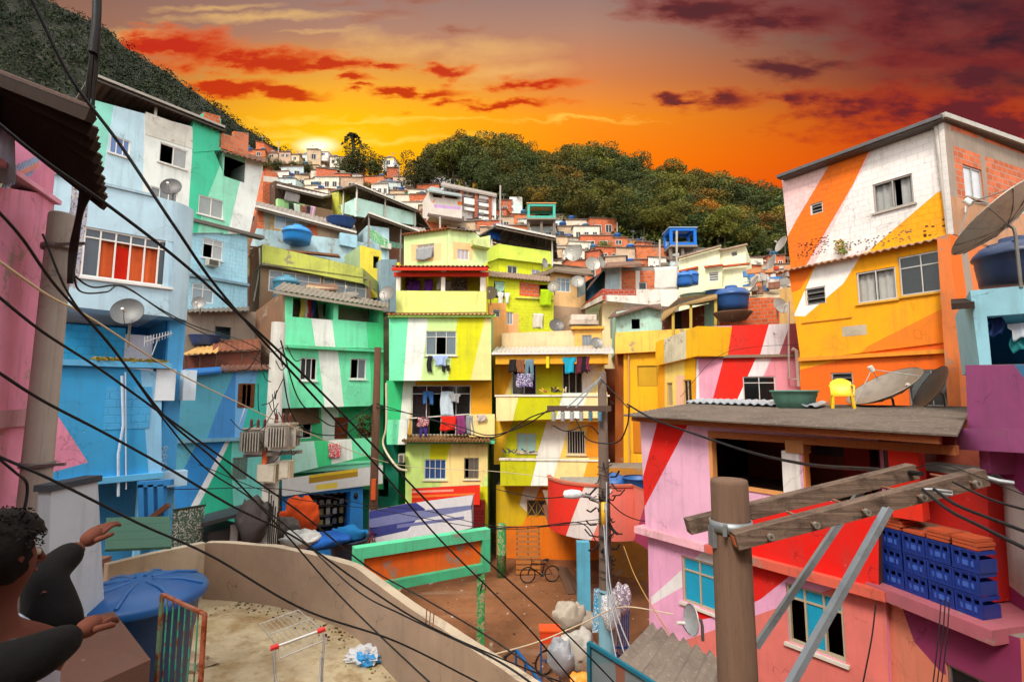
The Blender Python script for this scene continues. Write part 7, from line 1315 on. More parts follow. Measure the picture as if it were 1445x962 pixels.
FAR = [
 (361, 202, 373, 212, O1, 'tiny pointed orange brick house at the far left hilltop', (), None, '#a05a3c:roof', -3),
 (356, 211, 374, 224, O3, 'small orange brick house with pale windows at the far left', W1a),
 (374, 216, 392, 226, '#b8a088', 'far grey beige house left of the small blue tarpaulin', W1a), (394, 214, 410, 226, '#c9a890', 'far house of mixed beige panels in the upper left', W1), (410, 218, 422, 230, '#d8caa8', 'far pale house with a dark window strip in the upper left', W1a),
 (424, 216, 446, 236, O3, 'far orange house with a sloping brown roof below the sun', [(.1, .35, .35, .6)], None, '#6a4a3c:roof', 3), (436, 210, 449, 222, '#d06a40', 'small orange box house on top of the sun side roofs', ()), (449, 214, 463, 222, '#e6e0dc', 'small white gabled house right under the sun', W1a, None, '#cfcac4:roof'),
 (372, 226, 392, 240, '#c47a4c', 'far terracotta house over the laundry canopy', W1a, [('#c9b8a0:old', 0, 0, 1, .3)]), (394, 228, 412, 242, O1, 'far brick house with a grey grated window', [(.3, .3, .7, .7)]), (414, 228, 424, 244, '#ece4d4', 'narrow white far house with brown posts', W1a),
 (444, 232, 458, 246, '#e8dfd0', 'far cream house with dark verandah opening', [(.1, .2, .7, .6)]), (453, 222, 470, 240, '#e6ddd0', 'far white house with orange panels left of the rounded trees', W1, [(O3 + ':brick', .45, 0, .62, 1)], '#a8583c:roof'),
 (471, 226, 489, 244, '#eae2d2', 'far cream house with a central window below the hilltop tree', W1a), (489, 230, 509, 252, '#ece6da', 'far white house at the right end of the hilltop row', W1), (484, 224, 502, 232, O1, 'orange box house above the hilltop row', ()),
 (460, 244, 482, 258, '#e2d4c0', 'far cream lower storey under the hilltop row', [(.2, .3, .5, .7)]), (484, 246, 512, 262, '#e8e2d6', 'long far white house by the yellow wall', W3), (502, 250, 514, 262, '#f0cc6c', 'small pale yellow far wall', ()),
 (466, 252, 472, 266, '#3cb898', 'thin green far wall next to the blue shop front', ()), (472, 252, 481, 268, '#efeeea', 'white far shop front with grey notice', W1a), (480, 252, 496, 266, '#1c5cb4', 'bright blue far shop front', ()),
 (446, 240, 476, 262, O2, 'orange gable house with a steep grey roof', [(.12, .55, .28, .8)], None, '#6e6c66:roof', -4),
 (400, 248, 420, 262, '#a9adb0', 'grey metal shed over the laundry canopy', ()), (420, 246, 432, 266, O3, 'brick strip house right of the grey metal shed', ()), (430, 250, 455, 272, '#e4dcc4', 'cream gabled house with a round white dish', W1a, None, '#8a6a58:roof', 3),
 (540, 222, 556, 238, '#efece6', 'white hut standing highest between the dark trees', W1a, [('#d8c890', 0, 0, 1, .3)]), (546, 236, 562, 246, O2, 'brick remnant below the highest white hut', ()),
 (541, 256, 566, 272, '#e9e0ea', 'far lilac white house with three dark windows', W3, None, '#c9b8d0:roof', -2), (530, 262, 542, 274, O3, 'small brick house at the left of the lilac white house', ()), (566, 257, 571, 268, '#4cc4a8', 'thin aqua house right of the lilac white house', ()),
 (576, 258, 590, 272, '#efebe6', 'white far house with a bright yellow band', [(.15, .6, .8, .85)], [('#d8c81c', 0, .35, 1, .5), ('#d8c81c', .85, .3, 1, 1)]), (571, 271, 588, 290, '#18b478', 'bright green far house right of the canopy', [(.2, .5, .45, .75)]), (588, 272, 600, 294, '#f1ece6', 'white far house attached to the bright green one', W1a), (594, 264, 604, 276, '#cfbfe0', 'lilac far house behind the bright green one', ()), (596, 280, 604, 292, '#e0521c', 'red and aqua far balcony next to the striped block', (), [('#4cc4a8', 0, .5, 1, .8)]),
 (614, 243, 622, 252, '#ece8e2', 'white box house below the lookout tower', W1a, [('#e4602c', 0, 0, .4, 1)]), (621, 246, 636, 256, '#f1ede8', 'white and aqua far house right below the lookout tower', W1a, [('#3cc0a4', .7, 0, 1, .8)]), (612, 249, 629, 262, '#d9c8e4', 'far lilac house with two dark windows above the striped block', W1, [('#efeae8', .55, 0, 1, 1)]), (630, 252, 647, 264, '#efe9e6', 'white far house with a coral base above the striped block', W1a, [('#e0583c', 0, .75, 1, 1)]), (648, 254, 665, 266, '#f3efe8', 'white and yellow far house with two square windows', W1, [('#f2c81c', .0, 0, .38, 1), ('#f2c81c', 0, .8, 1, 1)]),
 (667, 257, 683, 270, '#e8a83c', 'orange framed open house at the top right of the striped block', [(.45, .3, .85, .9)], [('#e8c06c', .4, 0, 1, .25)]),
 (602, 300, 628, 320, O3, 'brick house with tangled poles below the striped block', W1a), (584, 296, 604, 312, '#e4ddd4', 'white balcony house under the bright green far house', W1a), (624, 302, 650, 322, '#ead9b4', 'cream far house with two small windows under the striped block', W1), (648, 296, 668, 318, '#dcc8b0', 'beige far house with white shutters below the striped block', W1, [(O1 + ':brick', .7, 0, 1, .5)]), (650, 310, 680, 326, '#ecd0a4', 'peach far house under the brick columns', W1), (625, 318, 650, 330, '#efe8dc', 'white far house above the tiled lime roof edge', W1),
 (662, 318, 690, 332, O1, 'brick gable right above the lime canopy house', (), None, '#7a6252:roof', -5), (586, 312, 622, 326, '#9a8c80', 'grey open shed under the far white houses', [(.1, .3, .9, .8)]),
 (703, 282, 722, 314, O4, 'tall red brick block left of the white slab wall', W1a, [('#9a8074:old', 0, 0, .12, 1), ('#9a8074:old', .55, 0, .65, 1)]), (719, 278, 737, 312, '#f1f0ee', 'tall white slab wall with a pale mint panel', [(.15, .2, .3, .35), (.15, .45, .3, .6)], [('#cfe6dc', .42, .25, 1, 1)], None),
 (774, 325, 808, 338, '#b29c84', 'beige far house with two white shutters under the stairway', W1), (776, 336, 808, 348, '#d6d0c4', 'stained white lower storey below the beige far house', W1a), (808, 332, 830, 344, '#9a7c60', 'brown far house left of the lilac roof', W3), (838, 330, 852, 340, '#b494d0', 'small lilac far wall below the stairway', ()), (836, 338, 850, 352, '#38c09c', 'aqua far wall beside the small yellow green tree', (), None, '#5a4c44:roof', 2), (812, 340, 838, 350, '#dcd8d0', 'far white tin roofed hut', (), None, '#d9d8d6:roof'),
 (784, 346, 812, 366, '#d6a060', 'ochre far shed with vertical boards', (), None, '#b8803c:roof', 2, -.3), (808, 352, 846, 382, O2, 'large plain orange brick house with a sloping top', (), None, '#6a4a3c:roof', 6, .4), (786, 364, 806, 382, '#5a4a44', 'cluttered dark verandah left of the plain orange brick house', W1a, [('#b4b0b8:cloth', 0, .2, .3, .9)]), (846, 368, 872, 382, '#d89878', 'peach gable right of the plain orange brick house', (), None, '#5a463a:roof', -8),
 (860, 335, 886, 350, O3, 'uppermost orange brick house with one white window', W1a), (884, 338, 900, 348, '#d89c50', 'ochre storey between the two upper brick houses', ()), (897, 341, 920, 352, O1, 'orange brick attic on the right of the brick cluster', ()), (870, 349, 900, 362, O2, 'orange brick house with a small cross window', W1a), (897, 347, 920, 362, O3, 'orange brick house with two white arched windows', W1), (874, 361, 922, 374, O1, 'lowest and widest orange brick house of the cluster', W3), (860, 355, 876, 366, '#e05020', 'bright red orange hut left of the brick cluster', ()),
 (924, 352, 946, 372, '#4a3a34', 'dark shed with grey posts right of the brick cluster', ()), (920, 346, 944, 352, '#3f86b0', 'low blue wall below the stairway', ()), (942, 366, 960, 386, O2, 'brick house with a teal window behind the hanging white sheet', W1a), (956, 354, 984, 366, '#e9e4dc', 'white hut with a red notice under the blue framed pavilion', (), [('#e02a18', .35, .1, .75, .7)]), (1060, 370, 1086, 384, '#cfc8bc', 'pale far house behind the dish clutter', W3), (1056, 386, 1084, 400, '#e0784c', 'coral far house behind the dish clutter', ()),
]
for f_ in FAR: far(f_[0], f_[1], f_[2], f_[3], f_[4], f_[5], f_[6] if len(f_) > 6 else (), f_[7] if len(f_) > 7 else None, f_[8] if len(f_) > 8 else '#8a6a58:roof', f_[9] if len(f_) > 9 else 0, f_[10] if len(f_) > 10 else rnd.uniform(-.35, .35))
# lookout tower
q = P(629, 247, (hit(629, 256) or 88)); T = thing('lookout_tower', 'little white and orange lookout tower in front of the wood', 'tower', q); mb = MB(); mb.box(q + V((0, 0, .5)), (1, 1, 1.1), '#cfd6da:plaster'); mb.box(q + V((0, 0, 1.1)), (1.1, 1.1, .25), '#eda030:plaster'); mb.box(q + V((0, 0, 1.5)), (.85, .85, .6), '#dfe0de:plaster'); mb.build('shaft', T); mb = MB(); mb.box(q + V((0, 0, 1.85)), (1.2, 1.2, .12), '#e8862c:paint'); mb.build('roof', T)
# long striped apartment block
pb = PL(624, 62, 698, 65); T = house('apartment_block', 'long white apartment block with brick columns and colourful galleries', pb, 1, 'apartment block'); mb = MB()
facade(mb, pb, [(624, 330), (626, 262), (698, 276), (698, 345)], '#e9e5e0:plaster', D=6); facade(mb, pb, [(694, 345), (694, 275), (700, 277), (700, 345)], '#f0eeec:plaster', D=6, o=.35); mb.build('wall', T)
for x, y0, y1 in ((651, 268, 290), (672, 272, 307), (692, 276, 315)): m_ = MB(); facade(m_, pb, [(x - 2, y1), (x - 2, y0), (x + 2, y0 + .6), (x + 2, y1)], '#a84a28:brick', D=.5, o=.6); m_.build('column', T)
gal = [(653, 670, 277, '#2f6cc0'), (653, 670, 281, '#f2941c'), (674, 690, 273.5, '#e83c14'), (674, 690, 284, '#9a70c4'), (674, 690, 294, '#e03a18'), (674, 690, 303, '#6a58b8'), (653, 670, 290, '#c9b8a8')]
for a, b, y, c in gal:
    m_ = MB(); r_ = (pb.uz(a, y)[0], pb.uz(b, y)[0], pb.uz(a, y + 3.4)[1], pb.uz(a, y)[1]); m_.pbox(pb, *r_, 0, .06, c + ':plaster')
    for k in range(5): u = r_[0] + (r_[1] - r_[0]) * (k + .3) / 5; m_.pbox(pb, u, u + .4, r_[2] + .05, r_[3] - .03, .06, .08, '#2a2624:glass')
    m_.pbox(pb, r_[0], r_[1], r_[2] - .4, r_[2], .06, .5, '#efece8:plaster'); m_.build('gallery', T)
for k in range(9): m_ = MB(); r_ = (pb.uz(630 + k * 6.4, 270)[0], pb.uz(632.4 + k * 6.4, 270)[0], pb.uz(630 + k * 6.4, 269 + k * 1.1)[1], pb.uz(630 + k * 6.4, 267.4 + k * 1.1)[1]); m_.pbox(pb, *r_, .0, .05, '#4a86c4:glass' if k < 4 else '#3a3634:glass'); m_.build('window', T)
m_ = MB(); m_.slab([pb.p(622, 260, .8), pb.p(701, 276, .8), pb.p(701, 273, -6), pb.p(624, 257, -6)], .25, '#9a9088:roof'); m_.build('roof', T)
pb2 = PL(606, 59.5, 654, 61); T = house('balcony_block', 'white two storey block with an orange stair band left of the brick columns', pb2, 1, 'apartment block'); mb = MB()
facade(mb, pb2, [(606, 306), (606, 268), (652, 276), (652, 318)], '#d9d0c6:plaster', [((pb2.uz(611, 272)[0], pb2.uz(624, 272)[0], pb2.uz(611, 278)[1], pb2.uz(611, 271)[1]), 1., '#6a5c50:plaster'), ((pb2.uz(628, 273)[0], pb2.uz(646, 273)[0], pb2.uz(628, 279)[1], pb2.uz(628, 273.5)[1]), 1., '#6a5c50:plaster')], [('#ea7a2c', [(604, 302), (604, 292), (614, 281), (618, 281), (618, 285), (612, 286)]), ('#ea7a2c', [(646, 284), (656, 285), (656, 290), (646, 289)]), ('#c8a4d4', [(612, 288), (650, 292), (650, 296), (612, 293)])], D=4)
mb.build('wall', T); m_ = MB(); m_.slab([pb2.p(602, 268, .7), pb2.p(652, 276, .7), pb2.p(650, 271, -4), pb2.p(608, 263, -4)], .2, '#8f9a98:roof'); m_.build('roof', T); m_ = MB(); m_.slab([pb2.p(603, 303, .8), pb2.p(655, 311, .8), pb2.p(655, 306, -1), pb2.p(606, 298, -1)], .25, '#5a4a40:old'); m_.build('floor_slab', T)
# two clusters of filler houses between named ones, kept low
cnt = 0; FT = ['plain', 'stained', 'patched', 'narrow', 'squat', 'half plastered', 'weathered', 'small', 'leaning', 'bare']
FC = [('#d8642c', 'orange brick'), ('#e6dcc8', 'pale cream'), ('#d9cdb8', 'cream'), ('#c8b090', 'beige'), ('#c4d4d4', 'pale blue'), ('#e4e0d8', 'white'), ('#dc7034', 'light brick'), ('#c0a48a', 'tan')]
REG = [((350, 222), (500, 300), 34, 'in the far left cluster'), ((500, 262), (610, 318), 26, 'behind the mint terrace canopy'), ((600, 296), (700, 345), 22, 'below the striped block'), ((700, 312), (860, 400), 34, 'left of the brick cluster'), ((860, 372), (1110, 420), 34, 'around the cream house')]
for (a, b), (c, d), n, where in REG:
    for k in range(n):
        x = a + (c - a) * ((k * .618) % 1); y = b + (d - b) * ((k + .5) / n); w = rnd.uniform(15, 30) * (1 + (y - 220) / 260); h = rnd.uniform(13, 23) * (1 + (y - 220) / 260)
        if y + 0 < [218 + (x - 350) * .2, 0][x > 560]: pass
        co_, cn_ = FC[(k * 3) % 8]; lab = f'{FT[k % 10]} {cn_} house {where}, {["upper", "middle", "lower"][min(2, k * 3 // n)]} rows'
        far(x - w / 2, y - h + 6, x + w / 2, y + 6, co_, lab, [W1, W1a, (), W3][k % 4], None, ['#8a6a58:roof', '#9a948c:roof', '#6a5a50:roof'][k % 3], rnd.uniform(-2, 2), rnd.uniform(-.3, .3), D=2.6); cnt += 1
# ================================================================ FOREGROUND
zf = 4.0
# terrace floor, curved parapet
top = [(155, 798, None), (215, 781, None), (290, 765, None)]
curve = [PZ(x, y, 5.0) for x, y in ((290, 765), (330, 767), (390, 772), (450, 785), (500, 801), (560, 845), (620, 885), (680, 925), (735, 962), (800, 1010), (900, 1100))]
cs_ = crsp(curve, 6); mb = MB()
fl = [V((q.x, q.y, zf)) for q in cs_]; lft = V((-6.4, 7.9, zf)); base_poly = [V((-9, 3, zf)), V((3, 1.2, zf))] + [q for q in fl[::-1]] + [lft, V((-9, 7.2, zf))]
mb.face(base_poly, '#c8b894:slab'); mb.build('terrace_floor', kind='structure')
mb = MB(); th = .14
def wallseg(pts, z0, z1, m, cap):
    n = len(pts); nr = []
    for i in range(n):
        d = (pts[min(i + 1, n - 1)] - pts[max(i - 1, 0)]); d.z = 0; d.normalize(); nr.append(V((d.y, -d.x, 0)) * -1)
    A = [p.copy() for p in pts]; B = [p + k * th for p, k in zip(pts, nr)]
    st = lambda p, z: V((p.x, p.y, z + (.004 * math.sin(p.x * 7) + .012 * noise.noise(p * 3) if z == z1 else 0)))
    vs = [];
    for p, q in zip(A, B): vs += [st(p, z0), st(p, z1), st(q, z1), st(q, 0.0)]
    f1 = []; f2 = []
    for i in range(n - 1):
        a, b = 4 * i, 4 * (i + 1); f1 += [(a, b, b + 1, a + 1), (a + 2, b + 2, b + 3, a + 3)]; f2.append((a + 1, b + 1, b + 2, a + 2))
    mb.mesh(vs, f1, m, True); mb.mesh(vs, f2, cap, False); e = 4 * (n - 1); mb.mesh([vs[i] for i in (0, 1, 2, 3)], [(0, 1, 2, 3)], m); mb.mesh([vs[e + i] for i in (0, 1, 2, 3)], [(3, 2, 1, 0)], m)
T = thing('terrace_parapet', 'curved cement parapet wall around the littered terrace', 'wall', V((-3, 8, zf))); wallseg(cs_, zf - .02, 5.0, '#a8907c:concrete', '#bfae96:old')
q = PZ(290, 765, 5.0); p2_ = PZ(215, 781, 5.0); p3_ = PZ(153, 796, 5.0); wallseg([p3_, p2_, q], zf - .02, 5.0, '#c4b098:concrete', '#cdbfa6:old'); mb.build('wall', T)
mb = MB(); mb.box(V((p2_.x - .75, p2_.y - .22, 4.5)), (.22, .3, .98), '#9a7060:concrete'); mb.build('pier', T)
# dirt line and litter at the wall foot
mb = MB()
for i in range(300):
    k = rnd.randrange(6, len(cs_) - 14); q = cs_[k].lerp(cs_[k + 1], rnd.random()) ; d = (cs_[k + 1] - cs_[k]).normalized(); nn = V((-d.y, d.x, 0)); nn = nn if nn.y < 0 else -nn; r = abs(rnd.gauss(0, .2)); c = V((q.x, q.y, zf + .01)) + nn * (.03 + r); s_ = rnd.uniform(.006, .026); mb.box(c, (s_ * rnd.uniform(1, 2), s_, s_ * .5), rnd.choice(['#6a5238:dirt', '#8a7458:dirt', '#4c3a26:dirt', '#a8927a:dirt', '#5a6a24:leaf']), rnd.random() * 3)
mb.build('debris', label='dirt and crumbs gathered along the foot of the curved parapet', cat='debris', kind='stuff')
T = thing('rebar', 'three short rusty rods sticking out of the parapet top', 'rebar', PZ(605, 872, 5)); mb = MB()
q = cs_[36 if len(cs_) > 36 else -1]
for i in range(3): a = PZ(601 + 5 * i, 873 + 3 * i, 5.0); mb.tube([a - V((0, 0, .05)), a + V((.01, 0, .12))], .006, '#7a3a1c:rust', 6)
mb.build('rods', T)
# plastic bag
T = thing('plastic_bag', 'crumpled white and blue plastic bag on the terrace floor', 'bag', PZ(518, 932, zf)); c = PZ(518, 930, zf); bm = bmesh.new(); bmesh.ops.create_icosphere(bm, subdivisions=4, radius=1)
mb = MB(); vs = []
for v in bm.verts: n_ = noise.noise(v.co * 2.3) * .5 + noise.noise(v.co * 6) * .3; p = v.co * (1 + n_); vs.append(c + V((p.x * .26, p.y * .2, max(.0, p.z * .09 + .06))))
fs = [[v.index for v in f.verts] for f in bm.faces]; mb.mesh(vs, [f for i, f in enumerate(fs)], '#c6c8cc:plastic', False); mb.build('bag', T) ; bm.free()
bm = bmesh.new(); bmesh.ops.create_icosphere(bm, subdivisions=3, radius=1); mb = MB(); vs = []
for v in bm.verts: n_ = noise.noise(v.co * 3.3 + V((4, 0, 0))) * .7; p = v.co * (1 + n_); vs.append(c + V((p.x * .15 + .04, p.y * .1 - .13, max(.0, p.z * .08 + .06))))
mb.mesh(vs, [[v.index for v in f.verts] for f in bm.faces], '#2a8fd0:plastic'); mb.build('blue_film', T); bm.free()
c = PZ(532, 905, zf); bm = bmesh.new(); bmesh.ops.create_icosphere(bm, subdivisions=3, radius=1); mb = MB(); mb.mesh([c + V((v.co.x * .13 * (1 + noise.noise(v.co * 3)), v.co.y * .1, max(0, v.co.z * (.2 + .1 * noise.noise(v.co * 2.7)) + .16))) for v in bm.verts], [[v.index for v in f.verts] for f in bm.faces], '#d0cccb:plastic'); mb.build('bag_neck', T); bm.free()
T = thing('board_scrap', 'broken pale board lying at the bottom of the terrace', 'board', PZ(540, 975, zf)); mb = MB(); mb.box(PZ(545, 978, zf + .03), (.5, .3, .03), '#b8ac98:wood', .3); mb.build('board', T)
# shopping cart
def cart():
    # handle ends seen at (388,912) and (452,890), about a metre above the floor; cart points away from its handle, tipped a little
    a, b = P(389, 912, 5.55), P(452, 889, 5.75); T = thing('shopping_cart', 'abandoned wire shopping cart with red handle ends on the terrace', 'shopping cart', V(((a.x + b.x) / 2, 5.6, zf)))
    ax = (b - a).normalized(); mid = (a + b) / 2; ST = '#b6b2ae:metal'
    h = MB(); h.tube([a, b], .014, '#d0cdc9:metal', 8); h.build('handle', T)
    for q, l in ((a, -1), (b, 1)): e = MB(); e.tube([q - ax * l * .03, q + ax * l * .05], .026, '#d0201c:plastic', 10); e.build('grip_end', T)
    # folded seat grid above and behind the handle
    g = MB(); c0, c1 = P(366, 880, 6.2), P(421, 860, 6.35); d0, d1 = a + V((0, .05, -.02)), b + V((0, .05, -.02))
    for i in range(10): f = i / 9; g.tube([c0.lerp(c1, f), d0.lerp(d1, f)], .004 if 0 < i < 9 else .007, ST, 5)
    for f in (0, .5, 1): g.tube([c0.lerp(d0, f), c1.lerp(d1, f)], .006, ST, 5)
    e0, e1 = P(396, 928, 5.45), P(455, 904, 5.6)
    for f in (0.0, 1.0): g.tube([d0.lerp(e0, f), d1.lerp(e1, f)], .007, ST, 5)
    for i in range(9): f = i / 8; g.tube([d0.lerp(d1, f), e0.lerp(e1, f)], .004, ST, 5)
    g.build('child_seat', T)
    # side frames going down to the wheels
    for q, dx, l in ((a, -.02, 0), (b, .02, 1)):
        s_ = MB(); s_.tube(crsp([q, q + ax * (.05 if l else -.0) + V((0, -.03, -.08)), q + V((.07, -.1, -.4)), q + V((.09, -.1, -.88))], 5), .013, ST, 7); s_.build('side_frame', T)
    # basket
    k = MB(); t0, t1 = a + V((.05, -.1, -.22)), b + V((.05, -.1, -.22)); fw = V((.28, -.62, -.05)); u0, u1 = t0 + fw + ax * .06, t1 + fw - ax * .06; dn = V((0, 0, -.42)); v0, v1, w0, w1 = t0 + dn * 1, t1 + dn * 1, u0 + dn * .6, u1 + dn * .6
    for p_, q_, r_, s_, n_, m_ in ((t1, u1, w1, v1, 16, 5), (t0, u0, w0, v0, 16, 5), (u0, u1, w1, w0, 10, 5), (v0, v1, w1, w0, 10, 10)):
        for i in range(n_ + 1): f = i / n_; k.tube([p_.lerp(q_, f), s_.lerp(r_, f)], .0035, ST, 4, False)
        for i in range(m_ + 1): f = i / m_; k.tube([p_.lerp(s_, f), q_.lerp(r_, f)], .004, ST, 4, False)
    for p_, q_ in ((t0, u0), (u0, u1), (u1, t1)): k.tube([p_, q_], .009, ST, 6)
    k.build('basket', T)
    for q in (a + V((.09, -.1, -.93)), b + V((.09, -.1, -.93)), w0 + V((0, 0, -.5)), w1 + V((0, 0, -.5))):
        w = MB(); w.lathe(V((q.x, q.y, zf + .06)), [(0, -.015), (.055, -.015), (.06, 0), (.055, .015), (0, .015)], '#26262a:rubber', 14, Matrix.Rotation(PI / 2, 3, 'Y')); w.bar(V((q.x, q.y, zf + .06)), V((q.x, q.y, zf + .2)), .02, .03, ST); w.build('wheel', T)
    lw = MB(); lw.tube([a + V((.09, -.1, -.8)), w0 + V((0, 0, -.35)), w1 + V((0, 0, -.35)), b + V((.09, -.1, -.8))], .011, ST, 6); lw.build('chassis', T)
cart()
# blue fibre tank on terrace
cq = P(200, 800, 6.15); cq.z = zf; T = thing('water_tank', 'big blue fibreglass tank with ribbed lid at the left of the terrace', 'water tank', cq)
ztk = P(200, 858, 5.75).z; H_ = ztk - zf; b = MB(); b.lathe(cq, [(0, 0), (.5, 0), (.52, H_ * .35), (.535, H_ * .36), (.56, H_ * .7), (.575, H_ * .71), (.6, H_ * .97), (.66, H_ * .98), (.66, H_ * 1.0)], '#0f3f78:plastic', 40); b.build('body', T)
l = MB(); l.lathe(cq, [(.67, H_ * .96), (.69, H_ * 1.0), (.66, H_ + .05), (.4, H_ + .13), (.2, H_ + .155), (0, H_ + .16)], '#12508f:plastic', 40)
for i in range(8): a = i * PI / 4 + .3; e = V((math.cos(a), math.sin(a), 0)); l.tube([cq + e * .12 + V((0, 0, H_ + .155)), cq + e * .4 + V((0, 0, H_ + .135)), cq + e * .64 + V((0, 0, H_ + .065))], .022, '#165898:plastic', 6)
l.build('lid', T)
# railing
T = thing('rusty_railing', 'short green railing with rusty top bar beside the blue tank', 'railing', PZ(260, 950, zf)); a0, a1 = P(229, 838, 4.55), P(289, 866, 4.2); fr_ = MB(); fr_.bar(a0, a1, .03, .02, '#8a5a48:rust'); fr_.bar(a1, V((a1.x, a1.y, zf - .2)), .028, .03, '#a05a40:rust'); fr_.bar(a0, V((a0.x, a0.y, zf - .2)), .025, .03, '#5f7a60:rust'); fr_.build('frame', T)
br_ = MB()
for i in range(1, 7): q = a0.lerp(a1, i / 7); br_.tube([q, V((q.x, q.y, zf - .1))], .0065, '#3a9a80:rust', 6)
br_.build('bars', T)
T = thing('low_wall', 'low brown wall with a weathered top in front of the blue tank', 'wall', PZ(180, 962, zf)); mb = MB(); a, b = P(146, 862, 5.2), P(226, 920, 4.0); mb.hexa([V((a.x - .5, a.y - .4, 2.5)), V((b.x - .9, b.y - 1.2, 2.5)), V((b.x, b.y - .1, 2.5)), V((a.x + .1, a.y, 2.5)), V((a.x - .5, a.y - .4, a.z)), V((b.x - .9, b.y - 1.2, a.z)), V((b.x, b.y - .1, b.z)), V((a.x + .1, a.y, a.z))], '#5f4238:concrete'); mb.build('wall', T)
c = PZ(258, 945, zf); bm = bmesh.new(); bmesh.ops.create_icosphere(bm, subdivisions=3, radius=1); mb = MB(); mb.mesh([c + V((v.co.x * .3 * (1 + noise.noise(v.co * 2)), v.co.y * .22 + .1, max(0, v.co.z * .12 * (1 + noise.noise(v.co * 4))))) for v in bm.verts], [[v.index for v in f.verts] for f in bm.faces], '#b8a488:dirt'); mb.build('rock', label='pale stone lying behind the rusty railing', cat='stone'); bm.free()
# white wall panel with dark cap behind person
pv = PL(40, 4.6, 160, 5.6); T = thing('white_partition', 'tall white partition wall with a dark cap beside the concrete pole', 'wall', pv.p(110, 900)); mb = MB(); facade(mb, pv, [(60, 1100), (72, 688), (138, 678), (158, 1060)], '#b9c4d0:plaster', D=.12); mb.build('panel', T); mb = MB(); u, z = pv.uz(68, 692); mb.pbox(pv, u, pv.uz(140, 680)[0], z - .01, z + .05, -.14, .03, '#3a4048:concrete'); mb.build('cap', T)
